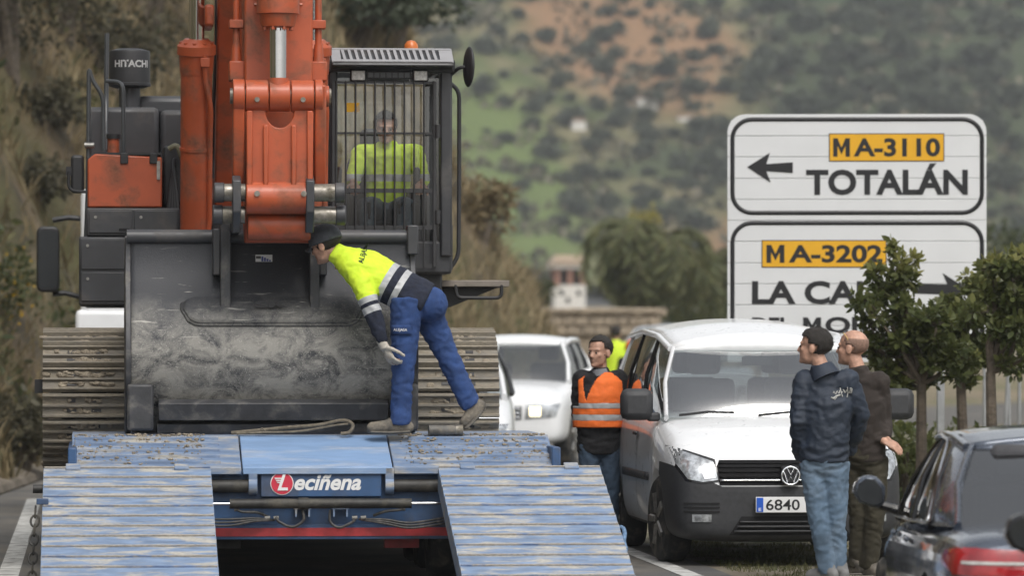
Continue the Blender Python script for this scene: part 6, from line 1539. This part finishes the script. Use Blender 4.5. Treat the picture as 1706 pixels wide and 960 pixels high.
def shoes(J, m, t, w=.042, sole=None):
    for s in 'lr':
        a, o = J['an' + s], J['to' + s]; f = (o - a); mb = MB(); fl = V(f.x, f.y, f.z)
        heel = J.get('he' + s); heel = heel if heel is not None else V(a.x, a.y, o.z) - V(f.x, f.y, 0).normalized() * .055
        mid = heel.lerp(o, .55)
        mb.tube([heel + V(0, 0, .012), mid + V(0, 0, .01), o + V(0, 0, .004)], [.045, .052, .042], 14, rnd=True, flat=.85)
        mb.tube([a + V(0, 0, .02), (a + heel) / 2 + V(0, 0, .0), mid.lerp(heel, .5) + V(0, 0, .02)], [.058, .052, .046], 12, rnd=True)
        mb.tube([a + V(0, 0, .0), mid + V(0, 0, .022)], [.05, .042], 12, rnd=True)
        o_ = link_mesh('shoe', remesh(mb, .008, 4, .002, .05, 'shoe'), m, t)
        q = MB(); q.tube([heel + V(0, 0, -.022), mid + V(0, 0, -.028), o + V(0, 0, -.024)], [.049, .055, .045], 14, rnd=True, flat=.26, side=V(-f.y, f.x, 0).normalized()); q.build('sole', sole or M_['sole'], o_, smooth=60)
M_['sole'] = pm('shoe_sole', (.12, .11, .095), .85, var=.25, scale=30)
M_['boot'] = pm('dusty_work_shoe', (.07, .065, .058), .8, var=.25, scale=14, dirt=(.2, .175, .14), damt=.5, dscale=9)
M_['hivis'] = pm('hi_vis_yellow', (.60, .80, .035), .75, var=.06, scale=20, bump=.25, bscale=300)
M_['band'] = pm('reflective_band', (.40, .41, .42), .45, var=.08, scale=30)
M_['navy'] = pm('navy_fleece', (.010, .014, .03), .85, var=.3, scale=20, bump=.4, bscale=250)
M_['workblue'] = pm('work_trouser_blue', (.022, .056, .175), .85, var=.2, scale=10, bump=.4, bscale=350)
M_['glove'] = pm('dusty_glove', (.42, .39, .34), .85, var=.15, scale=25, dirt=(.25, .1, .08), damt=.35, dscale=18)
M_['cap'] = pm('grey_cap_cloth', (.065, .07, .08), .85, var=.2, scale=30, bump=.4, bscale=300)
M_['denim'] = pm('faded_denim', (.10, .155, .225), .85, var=.3, scale=5, bump=.4, bscale=350, dirt=(.2, .26, .33), damt=.4, dscale=3)
M_['denim_dark'] = pm('dark_denim', (.045, .075, .12), .85, var=.3, scale=6, bump=.4, bscale=350)
M_['navyjacket'] = pm('navy_quilted_jacket', (.015, .024, .042), .6, var=.2, scale=8, bump=.3, bscale=200)
M_['brownwool'] = pm('dark_brown_sweater', (.034, .026, .022), .9, var=.2, scale=12, bump=.4, bscale=260)
M_['khaki'] = pm('dark_olive_trousers', (.038, .033, .02), .88, var=.25, scale=8, bump=.3, bscale=300)
M_['orangevest'] = pm('hi_vis_orange', (.82, .16, .022), .75, var=.06, scale=16, bump=.2, bscale=260)
M_['blackfleece'] = pm('black_fleece', (.011, .011, .013), .9, var=.3, scale=20, bump=.3, bscale=200)

# --- worker leaning over the bucket, standing on the trailer tail
S = F / 33.72
def wl(X, Y, y=0): return V((X - 660) / S, y, (722 - Y) / S + .004)
J = dict(pelvis=wl(701, 500), butt=(wl(716, 508), .125), chest=wl(608, 452, .02), neck=wl(561, 424, .04), head=wl(541, 408, .06), face=V(-.86, .40, -.30), hup=V(-.45, .1, .9),
         shl=wl(604, 474, -.16), shr=wl(582, 436, .18), ell=wl(626, 532, -.21), elr=wl(614, 496, .16), wrl=wl(641, 578, -.22), wrr=wl(592, 455, .14),
         hdl=V(.42, -.05, -.8), hdr=V(-.5, 0, .3), hnl=V(.7, .5, .1), hnr=V(0, 0, -1), hipl=wl(678, 503, -.09), hipr=wl(702, 503, .09),
         knl=wl(672, 612, -.10), knr=wl(742, 588, .10), anl=wl(668, 700, -.10), anr=wl(782, 672, .10), tol=wl(620, 715, -.12), tor=wl(774, 708, .08), her=wl(800, 680, .1), curl=.75)
wx = px(660, 0, 33.72).x
t, P = person('person', (wx, 33.72, CAMZ - (722 - HZ) / S), 0, 'worker in yellow and navy top bending over the bucket on the trailer', J)
jk = jacket(J, 1.03, 1.04, hem=J['pelvis'] + V(.035, 0, -.018), depth=.76, to=.72, disp=.006, collar=.07)
ax = (J['neck'] - J['pelvis']).normalized(); q0 = wl(700, 485)
def along(p): return (p - J['pelvis']).dot(ax)
Ls = [.14, .185, .24, .285]       # navy | band | navy | band | yellow
def arm_t(p):
    a, b = J['shl'], J['ell']; u = (p - a).dot(b - a) / (b - a).length_squared
    r = (p - (a + (b - a) * max(0, min(1.9, u)))).length
    a2, b2 = J['ell'], J['wrl']; u2 = (p - a2).dot(b2 - a2) / (b2 - a2).length_squared
    r2 = (p - (a2 + (b2 - a2) * max(0, min(1, u2)))).length
    return (u if r < r2 else 1 + u2), min(r, r2)
def wk(p):
    u, r = arm_t(p)
    if r < .1 and p.z < J['shl'].z - .02 and u > .25:
        return 'y' if u < .42 else 'b' if u < .58 else 'n' if u < .68 else 'b' if u < .86 else 'n'
    a = along(p); return 'n' if a < Ls[0] else 'b' if a < Ls[1] else 'n' if a < Ls[2] else 'b' if a < Ls[3] else 'y'
aa = J['ell'] - J['shl']
pln = [(J['pelvis'] + ax * l, ax) for l in Ls] + [(J['shl'] + aa * q, aa.normalized()) for q in (.42, .58, .68, .86)]
split_mesh(jk, {'y': ('yellow_sweatshirt', M_['hivis']), 'b': ('reflective_band', M_['band']), 'n': ('navy_panel', M_['navy'])}, t, wk, pln)
bvj = BVHTree.FromPolygons([v.co.copy() for v in jk.vertices], [tuple(p.vertices) for p in jk.polygons])
tp = (J['shr'] - J['shl']).normalized()
tu = V(.18, -.5, .85).normalized(); tv = V(-.95, 0, .25)
m_ = decal(text_mesh('ALEJASA', .052, bold=.012, extrude=0), wl(606, 424, -.06), V(.22, .35, .92), V(-.96, 0, .25), bvj, .004); link_mesh('lettering', m_, M_['navy'], t)
bpy.data.objects.new  # (no-op)
tr = trousers(J, 1.1); o = link_mesh('trousers', tr, M_['workblue'], t)
bvt = BVHTree.FromPolygons([v.co.copy() for v in tr.vertices], [tuple(p.vertices) for p in tr.polygons])
m_ = decal(text_mesh('ALEJASA', .026, bold=.012, extrude=0), wl(668, 551, -.1), V(1, 0, -.02), V(0, 0, 1), bvt, .0135); link_mesh('lettering', m_, M_['white'], o)
fl = MB(); n8 = 6
g_ = []
for i in range(9):
    col_ = []
    for j in range(5):
        p = wl(652 + 34 * i / 8, 543 + 16 * j / 4, -.1); h = bvt.ray_cast(p + V(0, -.3, 0), V(0, 1, 0), 1); col_.append(tuple((h[0] if h[0] is not None else p) + V(0, -.008, 0)))
    g_.append(col_)
fl.loft(g_, close=False); fl.build('pocket_flap', M_['workblue'], o, thick=.006)
shoes(J, M_['boot'], t)
mb = MB(); hand_shape(mb, J['wrl'] + J['hdl'].normalized() * .0, J['hdl'], J['hnl'], .75, 1.13, 1); mb.tube([J['wrl'] - J['hdl'].normalized() * .05, J['wrl'] + J['hdl'].normalized() * .02], [.034, .034], 12)
link_mesh('glove', remesh(mb, .006, 3, .002, .03, 'glove'), M_['glove'], t)
hair_cap(J['head'], J['face'], J['hup'], 1, M_['hair'], t, lambda x, y, z: y < .03 and z > -.075)
cp = hair_cap(J['head'], J['face'], J['hup'], 1.07, M_['cap'], t, lambda x, y, z: z > .004, rough=.001, thick=1.06, name='cap')
f, r, u = basis(J['face'], J['hup']); c = J['head']; mb = MB(); rows = []
for j in range(5):
    q = j / 4; rows.append([tuple(c + f * (.085 + .075 * q * math.cos(a)) + r * (.075 * math.sin(a) * (1 - .12 * q)) + u * (.028 - .022 * q - .03 * abs(math.sin(a)) ** 2)) for a in [R(-75 + 150 * i / 12) for i in range(13)]])
mb.loft(rows, close=False); mb.build('cap_visor', M_['cap'], cp, thick=.006)

# --- standing people
def standing(sc, feet, head, sh, el, wr, hip, kn, an, to, fwd, **k):
    pass
# man in the orange vest
d = 38.6; S = F / d
def vl(X, Y, y=0): return V((X - 1000) / S, y, CAMZ - (Y - HZ) / S)
J = dict(pelvis=vl(998, 738), chest=vl(999, 660), neck=vl(1000, 618), head=vl(999, 587, -.01), face=V(-.62, -.78, -.02),
         shl=vl(1030, 632, .04), shr=vl(970, 632, .02), ell=vl(1035, 690, .02), elr=vl(964, 690, .03), wrl=vl(1014, 722, -.07), wrr=vl(978, 722, -.07),
         hdl=V(-.5, .3, -.7), hdr=V(.5, .3, -.7), hnl=V(0, .6, .3), hnr=V(0, .6, .3), hipl=vl(1015, 745, .01), hipr=vl(982, 745, -.01),
         knl=vl(1018, 830, -.02), knr=vl(984, 830, -.03), anl=vl(1019, 896, .04), anr=vl(982, 896, .02), tol=vl(1010, 907, -.12), tor=vl(970, 907, -.13), curl=.6)
t, P = person('person', (px(1000, 0, d).x, d, 0), 0, 'man in orange reflective vest over black fleece beside the van', J)
jk = jacket(J, 1.02, 1.1, hem=vl(998, 757), disp=.006, collar=.066)
link_mesh('fleece', jk, M_['blackfleece'], t)
# vest: a looser torso shell without sleeves
mb = MB(); sd = (J['shr'] - J['shl']).normalized()
mb.tube([vl(998, 716), vl(998, 690), vl(999, 660), vl(999.5, 636), vl(1000, 622)], [.205, .205, .208, .185, .10], 24, side=sd, flat=[.74, .74, .75, .70, .8])
vm = remesh(mb, .01, 4, .004, .12, 'vest'); bm = bmesh.new(); bm.from_mesh(vm)
ff = V(-.62, -.78, 0).normalized(); rr = V(.78, -.62, 0)
def keep(c):
    q = c - J['chest']; a = q.dot(ff); b = q.dot(rr); zt = c.z
    if zt > vl(0, 621).z or zt < vl(0, 713).z: return False
    if a > 0 and zt > vl(0, 668).z and abs(b + .0) < (zt - vl(0, 668).z) * .32: return False       # V neck
    if abs((c - J['chest']).dot(sd)) > .172 and zt > vl(0, 678).z: return False                                       # arm holes
    return True
bmesh.ops.delete(bm, geom=[f_ for f_ in bm.faces if not keep(f_.calc_center_median())], context='FACES'); bm.to_mesh(vm); bm.free()
def vk(p): return 'b' if vl(0, 672).z > p.z > vl(0, 681).z or vl(0, 691).z > p.z > vl(0, 701).z else 'o'
for o in split_mesh(vm, {'o': ('vest', M_['orangevest']), 'b': ('reflective_band', M_['band'])}, t, vk, [(vl(0, yy), V(0, 0, 1)) for yy in (672, 681, 691, 701)]):
    md = o.modifiers.new('thick', 'SOLIDIFY'); md.thickness = .008; md.offset = 1
link_mesh('jeans', trousers(J, .9), M_['denim_dark'], t); shoes(J, M_['boot'], t)
hair_cap(J['head'], J['face'], (0, 0, 1), 1, M_['hair'], t, lambda x, y, z: (z > .06 + .02 * (y > .03) and y < .075) or (y < .035 and z > -.045 and not (abs(x) > .06 and y > -.03 and z < .03 and y > .0)))
mb = MB(); mb.tube([J['neck'] + V(0, 0, -.03), J['neck'] + V(-.005, -.005, .018)], [.08, .066], 16); mb.build('shirt_collar', pm('grey_shirt', (.2, .21, .23), .9), t, thick=.006)

# man in navy jacket, seen from behind
d = 33.3; S = F / d
def nl(X, Y, y=0): return V((X - 1375) / S, y, CAMZ - (Y - HZ) / S)
J = dict(pelvis=nl(1372, 765), chest=nl(1376, 672), neck=nl(1371, 618), head=nl(1357, 578, .02), face=V(-.93, .32, .08),
         shl=nl(1342, 636, .05), shr=nl(1412, 634, -.02), ell=nl(1330, 705, -.02), elr=nl(1434, 694, .03), wrl=nl(1334, 758, .10), wrr=nl(1418, 752, .18),
         hdl=V(.2, .5, -.8), hdr=V(-.5, .6, -.6), hnl=V(.8, 0, .3), hnr=V(-.8, 0, .3), hipl=nl(1355, 775, .02), hipr=nl(1392, 775, 0),
         knl=nl(1364, 868, .0), knr=nl(1394, 868, .02), anl=nl(1378, 948, .02), anr=nl(1398, 945, .05), tol=nl(1352, 962, .10), tor=nl(1380, 961, .14), curl=.5)
t, P = person('person', (px(1375, 0, d).x, d, 0), 0, 'man in navy jacket and faded jeans standing with his back turned', J)
jk = jacket(J, 1.0, 1.12, hem=nl(1372, 770), disp=.008, collar=.078); jo = link_mesh('jacket', jk, M_['navyjacket'], t)
mb = MB(); mb.tube([J['neck'] + V(.02, -.01, -.05), J['neck'] + V(-.01, .01, .022)], [.105, .08], 18); mb.build('jacket_collar', M_['navyjacket'], jo, thick=.012)
bvj = BVHTree.FromPolygons([v.co.copy() for v in jk.vertices], [tuple(p.vertices) for p in jk.polygons])
# pale embroidered scrawl across the back
M_['thread'] = pm('pale_thread', (.4, .4, .38), .8, var=.2, scale=60)
def stroke(pts, w=.0035):
    mb = MB(); P = []
    for x, z in pts:
        p = nl(1403, 655, 0) + V(x, 0, z); h = bvj.ray_cast(p + V(0, -.4, 0), V(0, 1, 0), 1); P.append((h[0] if h[0] is not None else p) + V(0, -.003, 0))
    mb.tube(P, w, 6); mb.build('embroidery', M_['thread'], jo)
stroke([(-.07 + .006 * i, .012 * math.sin(i * 1.7) + .001 * i) for i in range(12)]); stroke([(-.0 + .006 * i, .014 * math.sin(i * 1.5 + 1) + .012) for i in range(11)])
stroke([(-.02, .035), (-.012, .0), (-.004, -.025)]); stroke([(.03, .04), (.034, .0), (.028, -.03)]); stroke([(.05, .035), (.062, .03), (.058, .0), (.048, .0), (.05, .035)])
stroke([(-.085, -.03), (-.07, -.036), (-.05, -.022), (-.02, -.012)], .006); stroke([(-.07, -.036), (-.06, -.045), (-.045, -.028)], .004)
link_mesh('jeans', trousers(J, .93), M_['denim'], t); shoes(J, pm('grey_trainer', (.16, .16, .16), .8, var=.2), t)
hair_cap(J['head'], J['face'], (0, 0, 1), 1, M_['hair'], t, lambda x, y, z: (z > .055 and y < .08) or (y < .025 and z > -.05 and not (abs(x) > .06 and y > -.03 and z < .012)), thick=1.08, rough=.007)

# bald man in brown sweater, hands behind his back
d = 34.1; S = F / d
def nl(X, Y, y=0): return V((X - 1440) / S, y, CAMZ - (Y - HZ) / S)
J = dict(pelvis=nl(1440, 758), chest=nl(1440, 672), neck=nl(1430, 618), head=nl(1420, 580, .02), face=V(-.90, .42, .06),
         shl=nl(1410, 634, .12), shr=nl(1464, 636, -.06), ell=nl(1425, 700, .2), elr=nl(1474, 700, .0), wrl=nl(1470, 735, -.14), wrr=nl(1474, 728, -.11),
         hdl=V(.7, -.2, -.35), hdr=V(.45, -.15, -.65), hnl=V(0, .5, -.8), hnr=V(0, .4, .8), hipl=nl(1424, 768, .06), hipr=nl(1456, 768, -.02),
         knl=nl(1432, 858, .05), knr=nl(1458, 858, -.02), anl=nl(1430, 938, .09), anr=nl(1450, 940, .03), tol=nl(1402, 953, .2), tor=nl(1420, 956, .16), curl=.55)
t, P = person('person', (px(1440, 0, d).x, d, 0), 0, 'balding man in brown sweater with hands clasped behind his back', J)
jk = jacket(J, .92, .92, hem=nl(1442, 772), disp=.006, collar=.068, to=.92); link_mesh('sweater', jk, M_['brownwool'], t)
link_mesh('trousers', trousers(J, .96), M_['khaki'], t); shoes(J, M_['boot'], t)
M_['stubble'] = pm('shaved_hair', (.22, .135, .1), .8, var=.2, scale=60)
hair_cap(J['head'], J['face'], (0, 0, 1), 1, M_['stubble'], t, name='stubble', cut=lambda x, y, z: z < .065 and y < .03 and z > -.05 and not (abs(x) > .06 and y > -.035 and z < .02), thick=.985, rough=.001)
f, r, u = basis(J['face']); c = J['head']
g = rail([c - r * .08 - f * .02 + u * -.02, c - r * .083 + f * .0 + u * .06, c - r * .07 + f * .045 + u * .105], .004, pm('pale_temple', (.5, .33, .12), .5), 'sunglasses', t)
rail([c - r * .07 + f * .045 + u * .105, c + f * .06 + u * .118, c + r * .07 + f * .045 + u * .105, c + r * .083 + u * .06], .006, M_['black'], 'sunglasses_lens', g)

# operator in the cab (sits on the cab seat)
d = 37.0; S = F / d
q = EL(650, 300, d); OX = q.x
def ol(X, Y, y=0): return V((X - 645) / S, y, CAMZ - (Y - HZ) / S)
J = dict(hk=1.0, pelvis=ol(645, 345, .12), chest=ol(646, 275, .14), neck=ol(644, 240, .12), head=ol(642, 213, .08), face=V(.12, -1, -.12),
         shl=ol(692, 255, .14), shr=ol(600, 255, .14), ell=ol(704, 300, .02), elr=ol(588, 300, .02), wrl=ol(700, 308, -.2), wrr=ol(592, 308, -.2),
         hdl=V(-.1, -.9, -.25), hdr=V(.1, -.9, -.25), hnl=V(0, -.2, -.9), hnr=V(0, -.2, -.9), hipl=ol(667, 350, .08), hipr=ol(623, 350, .08),
         knl=ol(678, 345, -.36), knr=ol(612, 345, -.36), anl=ol(672, 430, -.40), anr=ol(618, 430, -.40), tol=ol(672, 440, -.55), tor=ol(618, 440, -.55), curl=.9)
pw = px(645, 0, d)
t, P = person('person', (pw.x, d, 0), 0, 'machine operator in yellow shirt sitting inside the excavator cab', J)
jk = jacket(J, .98, 1.0, hem=ol(645, 350, .12), to=.35, disp=.006)
split_mesh(jk, {'y': ('yellow_shirt', M_['hivis']), 'b': ('reflective_band', M_['band'])}, t, lambda p: 'b' if ol(0, 290).z > p.z > ol(0, 302).z else 'y', [(ol(0, yy), V(0, 0, 1)) for yy in (290, 302)])
link_mesh('trousers', trousers(J, .95), pm('grey_blue_trousers', (.1, .13, .16), .85), t); shoes(J, M_['boot'], t)
hair_cap(J['head'], J['face'], (0, 0, 1), 1, M_['hair'], t, lambda x, y, z: z > .07 or (y < .02 and z > -.04))
gl = MB()
for s_ in (-1, 1): gl.tube([P(s_ * .031 + .02 * math.cos(a), .1, -.004 + .015 * math.sin(a)) for a in [2 * PI * k / 12 for k in range(13)]], .002, 5, cap=False)
gl.build('spectacles', M_['black'], t)

# two people far down the road
def bystander(X, d, ytop, label, coat, legs, face, headgear=None):
    S = F / d; h = (CAMZ - (ytop - HZ) / S); k = h / 1.75
    def q(x, y, z): return V(x, y, z) * k
    J = dict(pelvis=q(0, 0, .95), chest=q(0, 0, 1.28), neck=q(0, 0, 1.5), head=q(0, -.01, 1.63), face=face, shl=q(.19, 0, 1.42), shr=q(-.19, 0, 1.42), ell=q(.25, .02, 1.13), elr=q(-.25, .02, 1.13), wrl=q(.24, -.08, .9), wrr=q(-.24, -.08, .9),
             hdl=V(0, -.2, -1), hdr=V(0, -.2, -1), hipl=q(.09, 0, .92), hipr=q(-.09, 0, .92), knl=q(.1, -.02, .5), knr=q(-.1, -.02, .5), anl=q(.1, .02, .09), anr=q(-.1, .02, .09), tol=q(.11, -.16, .03), tor=q(-.11, -.16, .03))
    t, P = person('person', (px(X, 0, d).x, d, 0), 0, label, J)
    link_mesh('jacket', jacket(J, 1.0, voxel=.02, disp=0), coat, t); link_mesh('trousers', trousers(J, voxel=.02, disp=0), legs, t); shoes(J, M_['boot'], t)
    hair_cap(J['head'], J['face'], (0, 0, 1), 1.3 if headgear else 1, headgear or M_['hair'], t, lambda x, y, z: z > -.01 or y < .02, name='helmet' if headgear else 'hair')
bystander(1026, 86, 543, 'distant person in yellow high visibility jacket by the silver car', M_['hivis'], M_['navy'], V(.2, 1, 0))
bystander(1053, 80, 572, 'distant person with orange helmet half hidden behind the van', M_['blackfleece'], M_['denim_dark'], V(-.3, -1, 0), pm('orange_helmet', (.6, .1, .025), .4))

# ------------------------------------------------------------------ thin haze over the valley
hz = MB().box(-260, 260, -30, 1000, -1.6, 140).build('haze', None, smooth=None); tag(hz, 'thin pale haze over the far hillside', 'haze', kind='stuff')
hm = bpy.data.materials.new('haze'); hm.use_nodes = True; n = hm.node_tree.nodes; n.clear()
vp = n.new('ShaderNodeVolumePrincipled'); vp.inputs['Color'].default_value = (.93, .96, 1, 1); vp.inputs['Density'].default_value = .0003; vp.inputs['Anisotropy'].default_value = .1
mo_ = n.new('ShaderNodeOutputMaterial'); hm.node_tree.links.new(vp.outputs[0], mo_.inputs['Volume']); hz.data.materials.append(hm)
